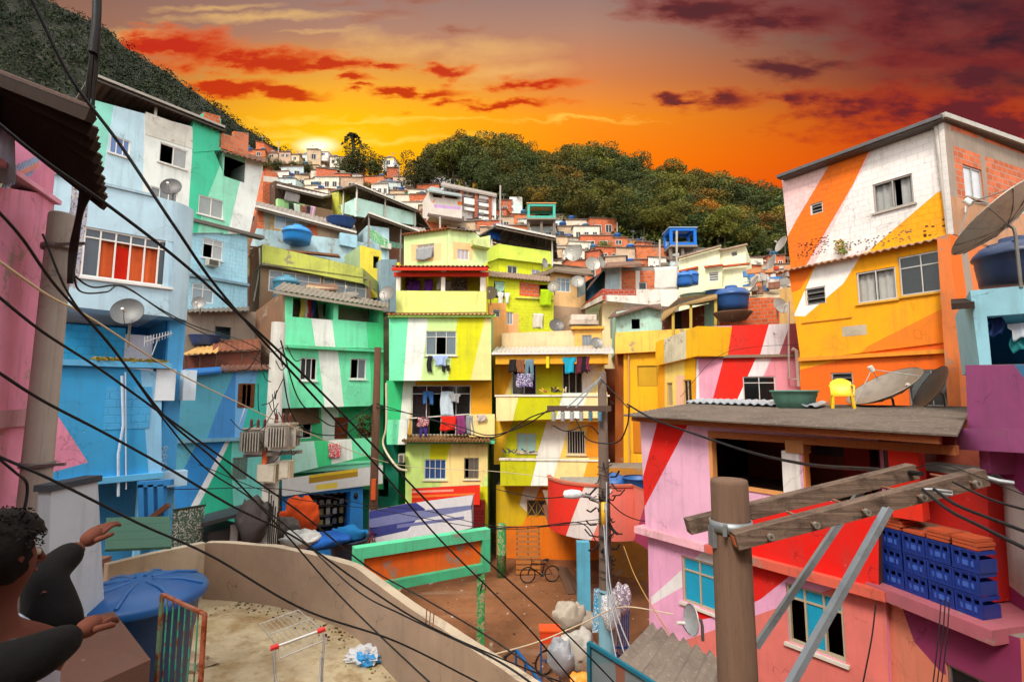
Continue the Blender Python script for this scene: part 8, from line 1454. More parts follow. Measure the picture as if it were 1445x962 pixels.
# ---- person: dark hair, pale shirt, black sleeves, leaning in from the left edge
def person():
    zs = zf; root = PZ(10, 1000, zs); T = thing('person', 'person with dark hair and pale shirt reaching out with black sleeved arms', 'person', V((-1.55, 1.7, zs)))
    J = {}; C0 = V((-1.62, 1.72, 0)); hd = P(8, 792, 1.75); nk = hd + V((-.03, .0, -.2)); ch = nk + V((-.06, .02, -.2)); pe_ = ch + V((-.05, 0, -.38)); sR = ch + V((.12, .16, .1)); sL = ch + V((.08, -.16, .08))
    eR = P(62, 812, 2.0); hR = P(116, 768, 2.15); eL = P(56, 925, 1.65); hL = P(110, 893, 1.8)
    def skin(chain, name, m, sub=2):
        vs = []; es = []; rs = []
        for c in chain:
            st = len(vs)
            for i, (p, r) in enumerate(c):
                if i == 0 and vs:
                    k = min(range(len(vs)), key=lambda j: (vs[j] - p).length)
                    if (vs[k] - p).length < 1e-4: prev = k; continue
                vs.append(V(p)); rs.append(r)
                if i > 0: es.append((prev, len(vs) - 1))
                prev = len(vs) - 1
        me = bpy.data.meshes.new(name); loc = wloc(T); me.from_pydata([tuple(v - loc) for v in vs], es, []); o = bpy.data.objects.new(name, me); COL.objects.link(o); o.parent = T
        md = o.modifiers.new('skin', 'SKIN'); md.use_smooth_shade = True
        for i, d in enumerate(me.skin_vertices[0].data): d.radius = (rs[i], rs[i]); d.use_root = i == 0
        s_ = o.modifiers.new('s', 'SUBSURF'); s_.levels = s_.render_levels = sub; me.materials.append(S(m)); return o
    hpR, hpL = pe_ + V((0, .1, -.1)), pe_ + V((0, -.1, -.1)); kR, kL = V((hpR.x + .05, hpR.y, zs + .5)), V((hpL.x - .05, hpL.y, zs + .5))
    zt = pe_.z - zs
    body = [[(pe_, .15), (ch, .16), (nk, .065), (nk + V((0, 0, .09)), .06), (hd + V((0, 0, -.02)), .095), (hd + V((-.01, 0, .07)), .085)], [(ch, .16), (sR, .075), (eR, .05), (hR, .032)], [(ch, .16), (sL, .075), (eL, .05), (hL, .032)], [(pe_, .15), (hpR, .1), (V((hpR.x, hpR.y, (hpR.z + zs) / 2)), .07), (V((hpR.x, hpR.y, zs + .06)), .045), (V((hpR.x + .14, hpR.y, zs + .04)), .04)], [(pe_, .15), (hpL, .1), (V((hpL.x, hpL.y, (hpL.z + zs) / 2)), .07), (V((hpL.x, hpL.y, zs + .06)), .045), (V((hpL.x + .14, hpL.y, zs + .04)), .04)]]
    skin(body, 'body', '#5f3428:skin')
    for h, e, nm in ((hR, eR, 0), (hL, eL, 1)):
        d = (h - e).normalized(); sd = d.cross(V((0, 0, 1))).normalized(); up = sd.cross(d); ch_ = [[(h, .03), (h + d * .05, .036), (h + d * .09, .034)]]
        skin(ch_, 'palm', '#6b3c2e:skin')
        for i in range(4):
            o_ = sd * (.027 - .018 * i); L_ = (.075, .085, .08, .06)[i]; b0 = h + d * .08 + o_; skin([[(b0 - d * .02, .011), (b0 + d * L_ * .45, .0095), (b0 + d * L_ * .8 - up * .012, .0085), (b0 + d * L_ - up * .03, .0075)]], 'finger', '#6b3c2e:skin')
        b0 = h + d * .02 + sd * .03; skin([[(b0, .013), (b0 + sd * .028 + d * .03, .011), (b0 + sd * .035 + d * .062 - up * .01, .009)]], 'thumb', '#6b3c2e:skin')
    skin([[(pe_ + V((0, 0, -.06)), .165), (ch, .19), (ch + V((0, 0, .14)), .13), (nk + V((0, 0, .03)), .075)], [(ch, .19), (sR, .1)], [(ch, .19), (sL, .1)]], 'shirt', '#a8aec4:cloth')
    for s_, e_, h_ in ((sR, eR, hR), (sL, eL, hL)): skin([[(s_ + (s_ - e_).normalized() * .04, .1), (s_.lerp(e_, .3), .092), (s_.lerp(e_, .7), .08), (e_, .076), (e_.lerp(h_, .5), .06), (e_.lerp(h_, .93), .046)]], 'sleeve', '#0c0b0d:cloth')
    skin([[(hpR, .115), (V((hpR.x, hpR.y, (hpR.z + zs) / 2)), .085), (V((hpR.x, hpR.y, zs + .1)), .07)], [(hpR, .115), (pe_, .16), (hpL, .115), (V((hpL.x, hpL.y, (hpL.z + zs) / 2)), .085), (V((hpL.x, hpL.y, zs + .1)), .07)]], 'trousers', '#23242c:cloth')
    # hair cap and face features; the head looks right, toward the terrace
    f = V((.35, .93, -.12)).normalized(); s = V((0, 0, 1)).cross(f).normalized(); u = f.cross(s)
    hc = hd + V((0, 0, .045)); bm = bmesh.new(); bmesh.ops.create_icosphere(bm, subdivisions=4, radius=1); mb = MB(); ok = {}
    vs = []
    for v in bm.verts:
        n_ = 1 + .07 * noise.noise(v.co * 7) + .03 * noise.noise(v.co * 19); vs.append(hc - f * .02 + (f * v.co.x * .118 + s * v.co.y * .112 + u * v.co.z * .125) * n_)
    fs = [[v.index for v in fc.verts] for fc in bm.faces if not (fc.calc_center_median().x > .35 and fc.calc_center_median().z < .35) and fc.calc_center_median().z > -.85]
    mb.mesh(vs, fs, '#120c0a:cloth', True); 
    for k in range(60):
        a = rnd.random() * 6.28; b_ = rnd.uniform(-.4, 1.4); e = (f * -math.cos(b_) * math.cos(a) + s * math.sin(a) * math.cos(b_) + u * math.sin(b_)).normalized()
        if e.dot(f) < .4: clump(mb, hc - f * .02 + e * .112, .028, 34, '#120c0a:cloth', .006)
    mb.build('hair', T); bm.free()
    mb = MB()
    for y in (-.032, .032): mb.lathe(hc + f * .07 + s * y + u * -.02, [(0, -.012), (.009, -.009), (.012, 0), (.009, .009), (0, .012)], '#b8b0a4:paint', 10); mb.lathe(hc + f * .079 + s * y + u * -.02, [(0, -.006), (.005, -.004), (.006, 0), (.005, .004), (0, .006)], '#1c120c:paint', 8)
    mb.build('eyes', T); mb = MB(); mb.tube([hc + f * .088 + u * -.015, hc + f * .108 + u * -.05, hc + f * .09 + u * -.06], [.008, .014, .01], '#5f3428:skin', 8); mb.build('nose', T); mb = MB(); mb.tube([hc + f * .085 + s * -.022 + u * -.085, hc + f * .095 + u * -.083, hc + f * .085 + s * .022 + u * -.085], [.004, .007, .004], '#7a3a34:skin', 6)
    mb.build('mouth', T)
    for y in (-1, 1): mb = MB(); mb.tube([hc + s * y * .09 + u * .0, hc + s * y * .1 - f * .012 + u * -.02, hc + s * y * .09 + u * -.045], [.008, .014, .008], '#5f3428:skin', 8); mb.build('ear', T)
person()
# ---- hoarding: orange panel in a green frame on a pasted post
ph_ = PL(500, 13.4, 692, 15.4)
T = thing('orange_billboard', 'orange blank billboard in a thick mint green frame', 'billboard', ph_.p(690, 860)); mb = MB()
A_ = [ph_.uz(*q) for q in ((560, 838), (505, 793), (692, 746), (692, 806))]; u1, zt1 = A_[2]; zb1 = A_[3][1]; u0 = ph_.uz(500, 800)[0]
n_ = 9; zt0 = zt1; 
mb.pbox(ph_, u0, u1, zt1 - .28, zt1, -.3, 0, '#5ccf9c:old'); mb.pbox(ph_, u0, u1, zb1, zb1 + .24, -.3, 0, '#4cc08c:old'); mb.pbox(ph_, u1 - .24, u1, zb1 + .24, zt1 - .28, -.3, 0, '#4cc08c:old'); mb.pbox(ph_, u0, u0 + .24, zb1 + .24, zt1 - .28, -.3, 0, '#4cc08c:old'); mb.build('frame', T)
mb = MB(); mb.pbox(ph_, u0 + .24, u1 - .24, zb1 + .24, zt1 - .28, -.2, -.14, '#ee6a1c:old'); mb.build('panel', T)
for x, l in ((682, 'pasted post, peeling green paint and posters'), ):
    u = ph_.uz(x, 850)[0]; mb = MB(); q = ph_.w(u, 0, -.15); mb.box(q + V((0, 0, zb1 / 2)), (.22, .22, zb1), '#3c8f4c:peel'); mb.build('post', T, 'post with peeling green paint and torn posters')
u = ph_.uz(520, 850)[0]; mb = MB(); q = ph_.w(u, 0, -.15); mb.box(q + V((0, 0, zb1 / 2)), (.22, .22, zb1), '#3c8f4c:old'); mb.build('post', T)
u = ph_.uz(682, 850)[0]; lt = MB(); L_ = lambda x, z: ph_.w(u + x, zb1 - .2 + z, -.03)
for p0, p1 in (((-.09, -.3), (0, 0)), ((0, 0), (.09, -.3)), ((-.05, -.18), (.05, -.18))): lt.bar(L_(*p0), L_(*p1), .035, .01, '#1a1a1a:paint')
lt.build('lettering', T)
# ---- wooden utility pole with cross arms, right foreground
q = P(1029, 690, 4.2); T = thing('wooden_pole', 'thick weathered wooden pole standing close in the lower right', 'utility pole', V((q.x, q.y, 0)))
mb = MB(); zt = P(1028, 676, 4.2).z; mb.lathe(V((q.x, q.y, 0)), [(.165, 0), (.152, 4), (.142, zt - .03), (.136, zt), (.05, zt + .008), (0, zt - .004)], '#8f705c:wood', 28); mb.build('shaft', T)
def xa(ax0, ax1, w, m): d = MB(); d.bar(ax0, ax1, w, w * 1.05, m); return d
a0, a1 = P(1036, 762, 3.98), P(1385, 672, 3.9); b0, b1 = P(970, 742, 4.42), P(1288, 664, 4.42)
BM = '#8a7364:beam'; d = xa(a0, a1, .112, BM); d.build('crossarm', T); d = xa(b0, b1, .112, BM); d.build('crossarm', T)
bl = MB(); ax = (a1 - a0); pd_ = V((-ax.y, ax.x, 0)).normalized()
for f in (.12, .3, .5, .72, .93): c = a0.lerp(a1, f); bl = MB(); bl.tube([c + pd_ * .32, c - pd_ * .13], .012, '#8a6a58:rust', 7); bl.tube([c - pd_ * .1, c - pd_ * .13], .025, '#9a958c:metal', 6); bl.build('bolt', T)
cl_ = MB(); cl_.lathe(V((q.x, q.y, a0.z + .06)), [(.15, -.04), (.162, -.04), (.162, .04), (.15, .04)], '#8f9498:metal', 24); cl_.bar(V((q.x - .1, q.y - .14, a0.z + .06)), a0 + V((-.06, .02, .06)), .03, .08, '#8f9498:metal'); cl_.bar(V((q.x - .15, q.y, b0.z + .05)), V((q.x - .15, q.y, b0.z - .1)), .03, .1, '#8f9498:metal'); cl_.build('clamp', T)
for k, (p0, p1) in enumerate(((P(1063, 912, 4.75), P(1222, 676, 4.56)), (P(1100, 985, 3.7), P(1250, 716, 3.8)))): s = MB(); s.bar(p0, p1, .05, .012, '#98a2ac:metal'); dd_ = V((0, -.0, -.02)); s.bar(p0 + V((.022, -.02, 0)), p1 + V((.022, -.02, 0)), .01, .045, '#98a2ac:metal'); s.build('brace', T)
tg = MB(); d_ = (a1 - a0).normalized(); c = a0 - d_ * .004; sd = d_.cross(V((0, 0, 1))).normalized(); tg.bar(c - d_ * .004 - V((0, 0, .0)), c, .07, .07, '#d8784c:paint'); tg.build('end_plate', T)
hk = MB(); c = P(1302, 690, 3.8); hk.tube([c, c + V((.05, -.03, .005)), c + V((.16, -.06, -.005)), c + V((.16, -.06, -.03)), c + V((.05, -.03, -.02))], .009, '#a8acb0:metal', 7); hk.build('hook', T); hk = MB(); c = a1 + V((0, -.02, 0)); hk.tube([c, c + V((.05, -.06, -.02)), c + V((.12, -.1, -.03))], .018, '#8f9498:metal', 8); hk.build('end_hook', T)
# ---- mid wooden pole
q = P(850, 560, 13.6); T = thing('wooden_pole', 'slim dark wooden pole rising before the yellow house with insulators and street lamp', 'utility pole', V((q.x, q.y, 0))); zt = P(846, 524, 13.6).z
mb = MB(); mb.lathe(V((q.x, q.y, 0)), [(.2, 0), (.18, 2.6), (.16, 4), (.11, zt), (0, zt)], '#7d685c:wood', 16); mb.build('shaft', T)
mb = MB(); mb.lathe(V((q.x, q.y, 0)), [(.21, .3), (.2, 2.8), (.17, 2.82)], '#6f98a8:old', 16); mb.build('painted_base', T)
mb = MB(); a, b = P(772, 576, 13.4), P(862, 572, 13.3); b.z = a.z; mb.bar(a, b, .13, .14, '#6a5248:wood'); mb.build('crossarm', T)
for i in range(6):
    c = a.lerp(b, .1 + i * .145); m_ = MB(); cl2 = '#b9bdbd:plastic' if i < 4 else '#5f90a8:plastic'; m_.lathe(c - V((0, 0, .32)), [(0, 0), (.07, .0), (.04, .04), (.07, .06), (.04, .1), (.07, .12), (.04, .16), (.07, .18), (.04, .24), (.03, .27)], cl2, 12); m_.build('insulator', T)
mb = MB()
for x, y in ((800, 575), (812, 575)): mb.bar(P(x, y, 13.3), P(848, 532, 13.4), .04, .03, '#a8b0b8:metal')
mb.build('brace', T)
mb = MB(); c = P(812, 696, 13.2); mb.tube([P(846, 710, 13.4), P(832, 700, 13.2), P(818, 697, 13.1)], .03, '#b0b8bc:metal', 8); Mx = Matrix.Rotation(PI / 2, 3, 'Y'); mb.lathe(P(818, 697, 13.1), [(0, -.42), (.09, -.38), (.12, -.2), (.1, 0), (.05, .06)], '#cfd8dc:plastic', 14, Mx); mb.build('lamp_arm', T)
m_ = MB(); m_.lathe(P(852, 725, 13.36), [(0, -.3), (.07, -.3), (.07, .3), (0, .3)], '#e8b020:plastic', 10); m_.build('yellow_sleeve', T)
mb = MB()
for i in range(26):
    z = rnd.uniform(3.6, 6.0); a = rnd.uniform(2.2, 6.2); mb = MB(); c = V((q.x + .2 * math.cos(a), q.y + .2 * math.sin(a), z)); e = V((math.cos(a), math.sin(a), rnd.uniform(-.8, .8))) * rnd.uniform(.12, .4); mb.tube([c, c + e * .6 + V((0, 0, -.08)), c + e], rnd.uniform(.012, .03), '#1c1a1c:rubber', 5); mb.build('connector', T)
mb = MB()
for i in range(14): mb = MB(); z = rnd.uniform(2.5, 6.2); mb.tube([V((q.x - .2, q.y - .15, z)), V((q.x, q.y - .24, z - .05)), V((q.x + .2, q.y - .12, z + .05))], .012, '#2a2624:rubber', 5); mb.build('band', T)
for i, (x0, x1) in enumerate(((862, 905), (866, 930), (858, 884))): cable([(852 + i * 2, 740 - i * 30, 13.2), (x0, 850, 12.2), (x1, 1000, 11.0)], .02, f'grey steel guy wire, {["first", "second", "third"][i]} one slanting down from the slim pole', '#8f959a:metal', 'guy_wire')
# ---- transformer pole
q = P(385, 620, 15.8); T = thing('transformer_pole', 'pale concrete pole with two grey finned transformers', 'utility pole', V((q.x, q.y, 0))); zt = P(385, 455, 15.8).z; mb = MB(); mb.lathe(V((q.x, q.y, 0)), [(.26, 0), (.2, zt), (0, zt)], '#b9b6ae:concrete', 14); mb.build('shaft', T)
def transformer(c, l):
    t_ = MB(); t_.box(c + V((0, 0, .38)), (.56, .5, .72), '#bdb7ac:metal'); t_.box(c + V((0, 0, .76)), (.66, .6, .06), '#b3ada2:metal')
    for i in range(7): t_.box(c + V((-.24 + i * .08, -.33, .4)), (.03, .2, .55), '#b5afa4:metal'); t_.box(c + V((-.24 + i * .08, .33, .4)), (.03, .2, .55), '#b5afa4:metal')
    for i in range(3): t_.box(c + V((.36, -.15 + i * .15, .4)), (.18, .03, .55), '#b5afa4:metal'); t_.box(c + V((-.36, -.15 + i * .15, .4)), (.18, .03, .55), '#b5afa4:metal')
    tt = t_.build('transformer', T, l); b = MB()
    for x in (-.2, 0, .2): b.lathe(c + V((x, 0, .79)), [(.05, 0), (.05, .03), (.03, .06), (.055, .08), (.03, .12), (.055, .14), (.03, .18), (.05, .2), (.02, .26), (0, .3)], '#6a2a22:plastic', 10)
    b.build('bushing', tt)
transformer(P(362, 641, 15.5), 'left transformer'); transformer(P(398, 635, 15.2), 'right, larger transformer')
mb = MB(); mb.bar(P(345, 643, 15.5), P(425, 637, 15.3), .14, .1, '#8f8a80:metal'); mb.build('platform', T)
for x0, y0, x1, y1 in ((363, 655, 388, 681), (394, 650, 408, 676)):
    m_ = MB(); a, b = P(x0, y0, 15.3), P(x1, y1, 15.3); m_.box(((a.x + b.x) / 2, 15.45, (a.z + b.z) / 2), (b.x - a.x, .3, a.z - b.z), '#cfc8b4:metal'); m_.box(((a.x + b.x) / 2, 15.29, (a.z + b.z) / 2), (b.x - a.x - .08, .03, a.z - b.z - .08), '#d8d2c0:metal'); m_.build('meter_box', T)
mb = MB(); a = P(374, 640, 15.4); mb.box(a - V((0, 0, .15)), (.12, .1, .5), '#e2622c:plastic'); mb.build('orange_fuse', T)
mb = MB()
for i in range(22):
    mb = MB(); s0 = P(rnd.uniform(355, 415), rnd.uniform(480, 620), 15.2); s1 = s0 + V((rnd.uniform(-.8, .8), rnd.uniform(-.2, .2), rnd.uniform(-.9, .2))); mb.tube(crsp([s0, s0.lerp(s1, .5) + V((0, 0, -.25)), s1], 5), .014, '#22201f:rubber', 5); mb.build('wire', T)
for i in range(6): mb = MB(); mb.tube([P(380 + i * 3, 690 + i * 8, 15.5), P(378 + i * 2.5, 770, 15.4)], .02, '#1f1e1e:rubber', 5); mb.build('wire', T)
# thin brown wood pole before green house
q = P(529, 640, 21.0); T = thing('wooden_pole', 'thin brown wooden pole between the green and the lime house', 'utility pole', V((q.x, q.y, 0))); mb = MB(); mb.lathe(V((q.x, q.y, 0)), [(.19, 0), (.14, P(526, 490, 21).z), (0, P(526, 490, 21).z)], '#6a4632:wood', 12); mb.build('shaft', T); mb = MB(); mb.box(P(527, 690, 20.8), (.16, .1, .8), '#e0622c:paint'); mb.build('orange_plate', T)
cable([(545, 540, 23.4), (545, 600, 23.4), (541, 628, 23.4), (560, 658, 22.8), (575, 664, 22.6)], .05, 'cream drain pipe running down between the green and lime houses', '#cfc0a0:plastic', 'drain_pipe', 'pipe')
acunit(ph, ph.rect(563, 640, 571, 652), 'small window air conditioner left of the lime ground floor', o=-.2)
# ---- clutter
def heap(px, py, Y, r, h, m, seed=0, sub=4):
    c = P(px, py, Y); c.z = max(c.z, 0); bm = bmesh.new(); bmesh.ops.create_icosphere(bm, subdivisions=sub, radius=1); mb = MB(); o_ = V((seed, seed * 2, 0))
    mb.mesh([c + V((v.co.x * r * (1 + .4 * noise.noise(v.co * 1.3 + o_) + .16 * abs(noise.noise(v.co * 2.6 + o_)) + .06 * abs(noise.noise(v.co * 7 + o_))), v.co.y * r * .8, max(0, v.co.z * .5 + .5) ** .8 * h * (1 + .25 * noise.noise(v.co * 1.7 + o_) + .16 * abs(noise.noise(v.co * 3 - o_)) + .05 * noise.noise(v.co * 8 + o_)))) for v in bm.verts], [[v.index for v in f.verts] for f in bm.faces], m, True); bm.free(); return mb
g0 = lambda px, py: P(px, py, 7.7 * F / (py - 558))
for px, py, r, h, m, nm, l, c in ((803, 895, .42, .95, '#b5aa9a:cloth', 'sack', 'tall cream rubbish sack left of the painted pole base', 'sack'), (828, 893, .4, .6, '#aaa092:cloth', 'sack', 'low white sack right of the tall cream sack', 'sack'), (795, 955, .38, .9, '#8f9298:plastic', 'sack', 'grey plastic rubbish sack at the bottom of the heap', 'sack'), (818, 950, .46, .95, '#a8a39a:plastic', 'sack', 'white clear plastic sack in the middle of the heap', 'sack'), (845, 960, .4, .5, '#8a6a58:cloth', 'sack', 'brown cloth bundle at the foot of the pole', 'bundle'), (822, 975, .3, .4, '#e8901c:plastic', 'bag', 'orange and yellow bag at the lower end of the heap', 'bag')):
    Y_ = 7.7 * F / (py - 558); heap(px, py, Y_, r, h, m, px * .1).build(nm, label=l, cat=c)
bicycle(V((g0(790, 915).x, 15.3, 0)), .5, 'blue grey bicycle parked behind the rubbish sacks', '#26365a:metal'); bicycle(V((P(833, 900, 15.2).x, 15.0, 0)), .1, 'dark bicycle half buried among the rubbish sacks', '#2a2624:metal')
T = thing('red_crate', 'orange red crate on a blue stand left of the sacks', 'crate', g0(776, 905)); q = V((P(776, 885, 15).x, 15, 1.1)); mb = MB(); mb.box(q, (.55, .4, .32), '#d8421c:plastic'); mb.box(q + V((0, 0, .16)), (.6, .45, .04), '#e0501c:plastic'); mb.build('box', T); mb = MB()
for x in (-.25, .25):
    for y in (-.18, .18): mb.bar(q + V((x, y, -.16)), V((q.x + x, q.y + y, 0)), .03, .03, '#24508c:paint')
mb.bar(q + V((-.25, -.18, -.6)), q + V((.25, -.18, -.6)), .03, .03, '#24508c:paint'); mb.build('stand', T)
T = thing('blue_gate', 'blue painted metal gate leaning by the painted pole base', 'gate', g0(884, 930)); mb = MB(); a = P(868, 835, 14.4); 
for i in range(6): x = P(870 + 3 * i, 900, 14.2).x; mb.bar(V((x, 14.2, 0)), V((x + .12, 14.5, 2.1)), .03, .03, '#1f5aa8:paint')
for z in (.3, 1.1, 2.0): mb.bar(V((P(868, 900, 14.2).x, 14.25, z)), V((P(890, 900, 14.2).x, 14.25, z)), .04, .04, '#1f5aa8:paint')
mb.build('bars', T)
T = thing('printed_tarp', 'blue and white patterned tarp hanging by the slim pole', 'tarpaulin', P(845, 890, 15.6)); pz = PL(836, 15.9, 852, 15.6); mb = MB(); facade(mb, pz, [(836, 892), (838, 830), (852, 830), (853, 892)], '#3f94c0:print', D=.03); mb.build('cloth', T)
T = thing('tattered_bundle', 'bundle of printed rags and papers tied to the slim pole', 'bundle', P(875, 870, 13.3)); heap(878, 868, 13.2, .25, .7, '#8a7a90:print', 3).build('rags', T); heap(862, 890, 13.1, .22, .8, '#b8bcc4:print', 7).build('papers', T)
T = thing('display_case', 'blue edged glass case with a blurred poster at the bottom', 'display case', P(880, 962, 9)); pc2 = PL(830, 8.3, 960, 7.4); mb = MB(); mb.bar(pc2.p(831, 906, .05), pc2.p(925, 965, .05), .05, .05, '#1f6a80:paint'); mb.bar(pc2.p(831, 906, .05), pc2.p(832, 1040, .05), .05, .05, '#1f6a80:paint'); mb.build('frame', T); mb = MB(); facade(mb, pc2, [(831, 1060), (831, 908), (925, 967), (926, 1060)], '#7a8488:frost', D=.03, paints=[('#5f7a80:paint', [(831, 900), (870, 930), (862, 934), (831, 938)]), ('#8a5a48:paint', [(868, 935), (882, 940), (882, 1080), (876, 1080)])]); mb.build('pane', T)
T = thing('blue_stair_railing', 'blue metal stair railing at the foot of the parapet', 'railing', P(730, 950, 11.5)); mb = MB(); a, b, c = P(700, 935, 12), P(728, 915, 11.6), P(772, 975, 10); mb.tube([a, b], .03, '#4a4038:metal', 6); mb.tube([b, c], .035, '#1f6ab0:metal', 6)
for f in (0, .33, .66, 1): q = b.lerp(c, f); mb.tube([q, q - V((0, 0, 1.1))], .025, '#1f6ab0:metal', 6)
for f in (0, .5): q = a.lerp(b, f); mb.tube([q, q - V((0, 0, 1.0))], .02, '#4a4038:metal', 6)
mb.tube([b - V((0, 0, .5)), c - V((0, 0, .5))], .02, '#1f6ab0:metal', 6); mb.build('bars', T)
# clutter between shop and parapet
for px, py, Y_, r, h, m, nm, l, c in ((424, 765, 18.5, .62, 1.4, '#d8501c:cloth', 'cloth_heap', 'orange red cloth covered heap before the blue shop', 'heap'), (448, 775, 17.5, .9, .5, '#1f5cb0:cloth', 'tarpaulin_heap', 'blue tarpaulin heap behind the parapet', 'heap'), (425, 775, 17, .6, .55, '#c8c8c4:cloth', 'white_heap', 'white rags behind the parapet', 'heap'), (398, 770, 17.8, .5, .9, '#5a5450:cloth', 'dark_bundle', 'dark bundle beside the transformer pole foot', 'bundle'), (356, 770, 15.5, .45, 1.3, '#4a4444:cloth', 'dark_drum', 'dark covered drum under the stall posts', 'drum'), (490, 768, 18.5, .6, .6, '#2a86c8:cloth', 'blue_cloth', 'bright blue cloth thrown over the dark bin', 'cloth')):
    mb = heap(px, py, Y_, r, h, m, px * .07); mb.build(nm, label=l, cat=c)
T = tank(490, 800, 18.2, .62, .95, 'dark navy bin under the bright blue cloth', '#22304c:plastic', False, 'bin')
bicycle(V((P(509, 790, 18).x, 18.6, P(509, 782, 18.6).z)), 1.2, 'red bicycle leaning near the white and blue banner', '#a82a22:metal', .9)
mb = MB(); mb.box((P(470, 790, 18).x, 18.9, .4), (4.2, 1.0, .8), '#a8805c:old'); mb.box((P(460, 790, 18).x, 18.8, .84), (2.2, .9, .08), '#2f90cc:paint'); mb.build('counter', label='low counter with a bright blue top before the blue shop', cat='counter')
mb = MB()
for i in range(240):
    x, y = rnd.uniform(-4.5, 5.2), rnd.uniform(14, 24); s_ = abs(rnd.gauss(0, .03)) + .01; mb.box((x, y, s_ * .25), (s_ * rnd.uniform(1, 2.4), s_, s_ * .5), rnd.choice(['#8a6a50:dirt', '#4c3424:dirt', '#a8937c:dirt', '#c8c4bc:paint', '#5a4030:dirt', '#7a5a42:dirt']), rnd.random() * 3)
mb.build('litter', label='pebbles and scraps scattered over the earth square', cat='litter', kind='stuff')

T = thing('potted_plants', 'cluster of potted plants with a red lantern beside the orange shutter', 'plants', pg.p(516, 622, -.2)); mb = MB()
for i in range(40): clump(mb, pg.p(rnd.uniform(508, 526), rnd.uniform(588, 618), -.3), .2, 12, ('#4a5c20:leaf', '#5a4420:leaf', '#2f4a1c:leaf')[i % 3], .08)
mb.build('leaves', T)
T = thing('tool_heap', 'heap of black tools and parts on the left yellow balcony', 'tools', pi_.p(720, 641, .1)); mb = MB()
for i in range(16): a = pi_.p(rnd.uniform(706, 750), 639, rnd.uniform(0, .2)); mb.tube([a, a + V((rnd.uniform(-.4, .4), rnd.uniform(-.1, .1), rnd.uniform(.03, .25)))], .025, rnd.choice(['#1f1f22:metal', '#8a8f94:metal', '#3a4a6a:metal']), 6)
mb.build('tools', T); mb = MB()
for i in range(14): a = pi_.p(rnd.uniform(764, 800), 553, rnd.uniform(-.1, .1)); mb.tube([a, a + V((rnd.uniform(-.3, .3), 0, rnd.uniform(.05, .25)))], .04, rnd.choice(['#2a3a24:plastic', '#b8402c:plastic', '#d8b040:plastic', '#3a2a22:plastic', '#cfcac0:plastic']), 6)
mb.build('clutter', label='small pots and bottles on the upper yellow balcony ledge', cat='clutter', kind='stuff')
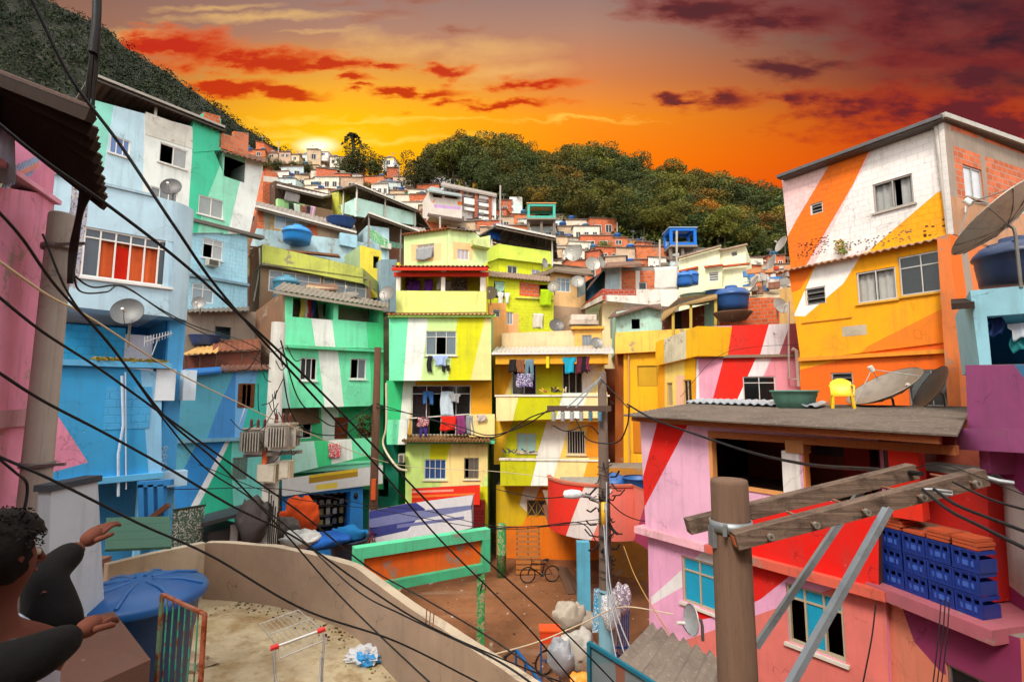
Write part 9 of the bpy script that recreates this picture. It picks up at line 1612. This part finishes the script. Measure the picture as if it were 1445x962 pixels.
# ================================================================ CABLES
cb_ = [
 ([(40, -10, 2.6), (100, 110, 2.8), (170, 205, 3.0), (250, 325, 3.2), (318, 420, 3.6), (430, 545, 4.4), (530, 655, 5.2), (620, 760, 6), (740, 880, 6.6), (800, 950, 7), (870, 1030, 7.5)], .014, 'thick dark cable from the top left corner crossing the blue house windows'),
 ([(-20, 160, 2.3), (60, 225, 2.5), (150, 288, 2.8), (250, 365, 3.2), (325, 432, 3.6), (440, 540, 4.4), (548, 650, 5.2), (660, 765, 6), (780, 875, 6.8), (850, 945, 7.4), (930, 1030, 8)], .014, 'thick dark cable entering at the left edge through the dark tiled roof'),
 ([(-15, 285, 2.6), (30, 335, 2.8), (80, 405, 3.1), (150, 480, 3.5), (235, 590, 4), (310, 655, 4.6), (400, 750, 5.4), (470, 830, 5.6), (540, 900, 5.4), (620, 975, 5)], .012, 'dark cable sweeping down past the concrete pole towards the cart'),
 ([(60, 330, 4), (100, 420, 4.2), (165, 500, 4.6), (230, 590, 5), (290, 660, 5.6), (350, 700, 6.4), (420, 755, 7.2), (500, 830, 6.2), (570, 868, 5.6), (690, 925, 4.4), (760, 970, 4.2)], .013, 'second dark cable twisted along the one past the concrete pole'),
 ([(-10, 412, 2.4), (60, 468, 2.6), (140, 520, 3), (230, 585, 3.4), (320, 650, 3.9), (420, 720, 4.6), (520, 800, 5.2), (600, 845, 5.2), (700, 905, 4.6), (820, 990, 4.3)], .011, 'middle left cable slanting over the blue houses'),
 ([(-10, 520, 2.3), (60, 565, 2.5), (150, 612, 2.8), (240, 662, 3.1), (330, 715, 3.5), (420, 760, 4), (520, 830, 4.4), (610, 885, 4.8), (740, 942, 5.2), (830, 975, 5.5)], .011, 'lowest long cable slanting across the terrace wall'),
 ([(-10, 640, 2.4), (80, 680, 2.6), (200, 740, 3), (300, 785, 3.3), (430, 860, 3.7), (560, 905, 4.2), (680, 965, 4.6)], .010, 'cable passing in front of the blue tank and the cart'),
 ([(-10, 640, 5.2), (20, 665, 5.4), (38, 683, 5.7), (34, 720, 5.7), (22, 745, 5.6)], .02, 'short black cable looping onto the concrete pole'),
 ([(100, 385, 5.9), (130, 405, 6.2), (175, 405, 7), (230, 438, 8.5), (280, 462, 10), (340, 480, 13), (380, 500, 15)], .016, 'black cable from the concrete pole to the transformer pole, upper one'),
 ([(103, 370, 5.9), (112, 410, 6.2), (150, 412, 7), (178, 405, 8), (250, 452, 9.5), (330, 490, 13), (382, 520, 15.4)], .016, 'black cable from the concrete pole to the transformer pole, lower one'),
 ([(396, 480, 15.5), (420, 560, 17), (450, 590, 18), (480, 600, 19), (527, 570, 21)], .03, 'black cable looping from the transformer pole to the thin brown pole'),
 ([(396, 500, 15.5), (410, 580, 17), (440, 610, 18), (490, 610, 19), (527, 578, 21)], .03, 'lower black cable looping to the thin brown pole'),
 ([(527, 568, 21), (600, 590, 19), (650, 602, 17), (690, 614, 15.5), (740, 600, 14.2), (776, 577, 13.4)], .025, 'black cable from the thin brown pole to the insulator pole'),
 ([(527, 574, 21), (600, 588, 19), (655, 610, 17), (700, 616, 15.5), (750, 588, 14.2), (790, 577, 13.4)], .025, 'twin black cable sagging below the one to the insulator pole'),
 ([(780, 600, 13.2), (800, 608, 13.1), (830, 600, 13), (845, 612, 13)], .022, 'short black loop under the insulator crossarm'),
 ([(812, 590, 13.2), (830, 620, 13), (870, 624, 12.8), (885, 600, 12.4), (888, 572, 12)], .024, 'black loop swinging right from the insulator pole'),
 ([(885, 570, 12), (920, 590, 11), (980, 612, 9.5), (1060, 638, 8), (1140, 655, 6.5), (1230, 662, 5), (1300, 668, 4.2)], .03, 'thick twisted black cable reaching over the grey verandah roof'),
 ([(848, 535, 13.3), (886, 575, 12)], .02, 'short pale wire from the insulator pole top to the twisted cable'),
 ([(1302, 690, 3.78), (1340, 720, 3.5), (1390, 745, 3.2), (1470, 785, 2.9)], .016, 'thick black cable leaving the hook to the lower right'),
 ([(1318, 690, 3.75), (1350, 712, 3.5), (1400, 732, 3.2), (1470, 758, 2.9)], .016, 'second thick black cable leaving the hook'),
 ([(1345, 680, 3.8), (1400, 705, 3.5), (1470, 725, 3.2)], .012, 'thin black cable above the two hook cables'),
 ([(1288, 660, 4.4), (1330, 655, 4.1), (1390, 676, 3.7), (1470, 708, 3.3)], .006, 'thin grey wire over the end of the crossarm'),
 ([(700, 690, 17), (760, 702, 15.5), (810, 700, 14), (852, 705, 13.4)], .02, 'grey wire crossing to the street lamp'),
 ([(240, 690, 12), (400, 690, 15), (520, 712, 17), (600, 720, 17.5), (700, 742, 15.5), (850, 738, 13.4)], .015, 'long thin wire running low across the square, upper'),
 ([(280, 655, 13), (400, 700, 15), (540, 720, 17), (700, 746, 15.5), (850, 732, 13.4)], .015, 'long thin wire running low across the square, lower'),
 ([(700, 745, 15), (760, 742, 14.5), (820, 738, 13.8), (845, 770, 13.3)], .02, 'black wire bending down at the slim pole'),
 ([(852, 700, 13.3), (880, 725, 14), (912, 735, 14), (960, 730, 13)], .02, 'black wire from the lamp arm to the pink house'),
 ([(960, 560, 19), (1010, 505, 19.3), (1060, 490, 19.5), (1128, 486, 19)], .012, 'pale thin wire across the red striped parapet'),
]
for pp_, r, l in cb_: cable(pp_, r * .72, l)
cable([(-5, 366, 3), (70, 418, 3.6), (130, 450, 4.2), (240, 520, 6), (330, 565, 8), (420, 605, 10), (560, 655, 14), (700, 665, 15), (800, 676, 15.5)], .009, 'pale rope slanting from the left edge to the lime house', '#c8b898:rubber', 'rope', 'rope')
cable([(690, 925, 9), (760, 905, 10), (820, 880, 11), (878, 856, 12.5), (950, 866, 12)], .014, 'pale rope tied from the parapet to the slim pole', '#c8b898:rubber', 'rope', 'rope')
cable([(880, 770, 13), (900, 820, 12.5), (950, 900, 10.5), (1000, 930, 9)], .012, 'yellowish wire slanting under the round balcony', '#b08848:rubber', 'wire', 'wire')
cable([(165, 700, 9), (170, 730, 9)], .01, 'x') if False else None
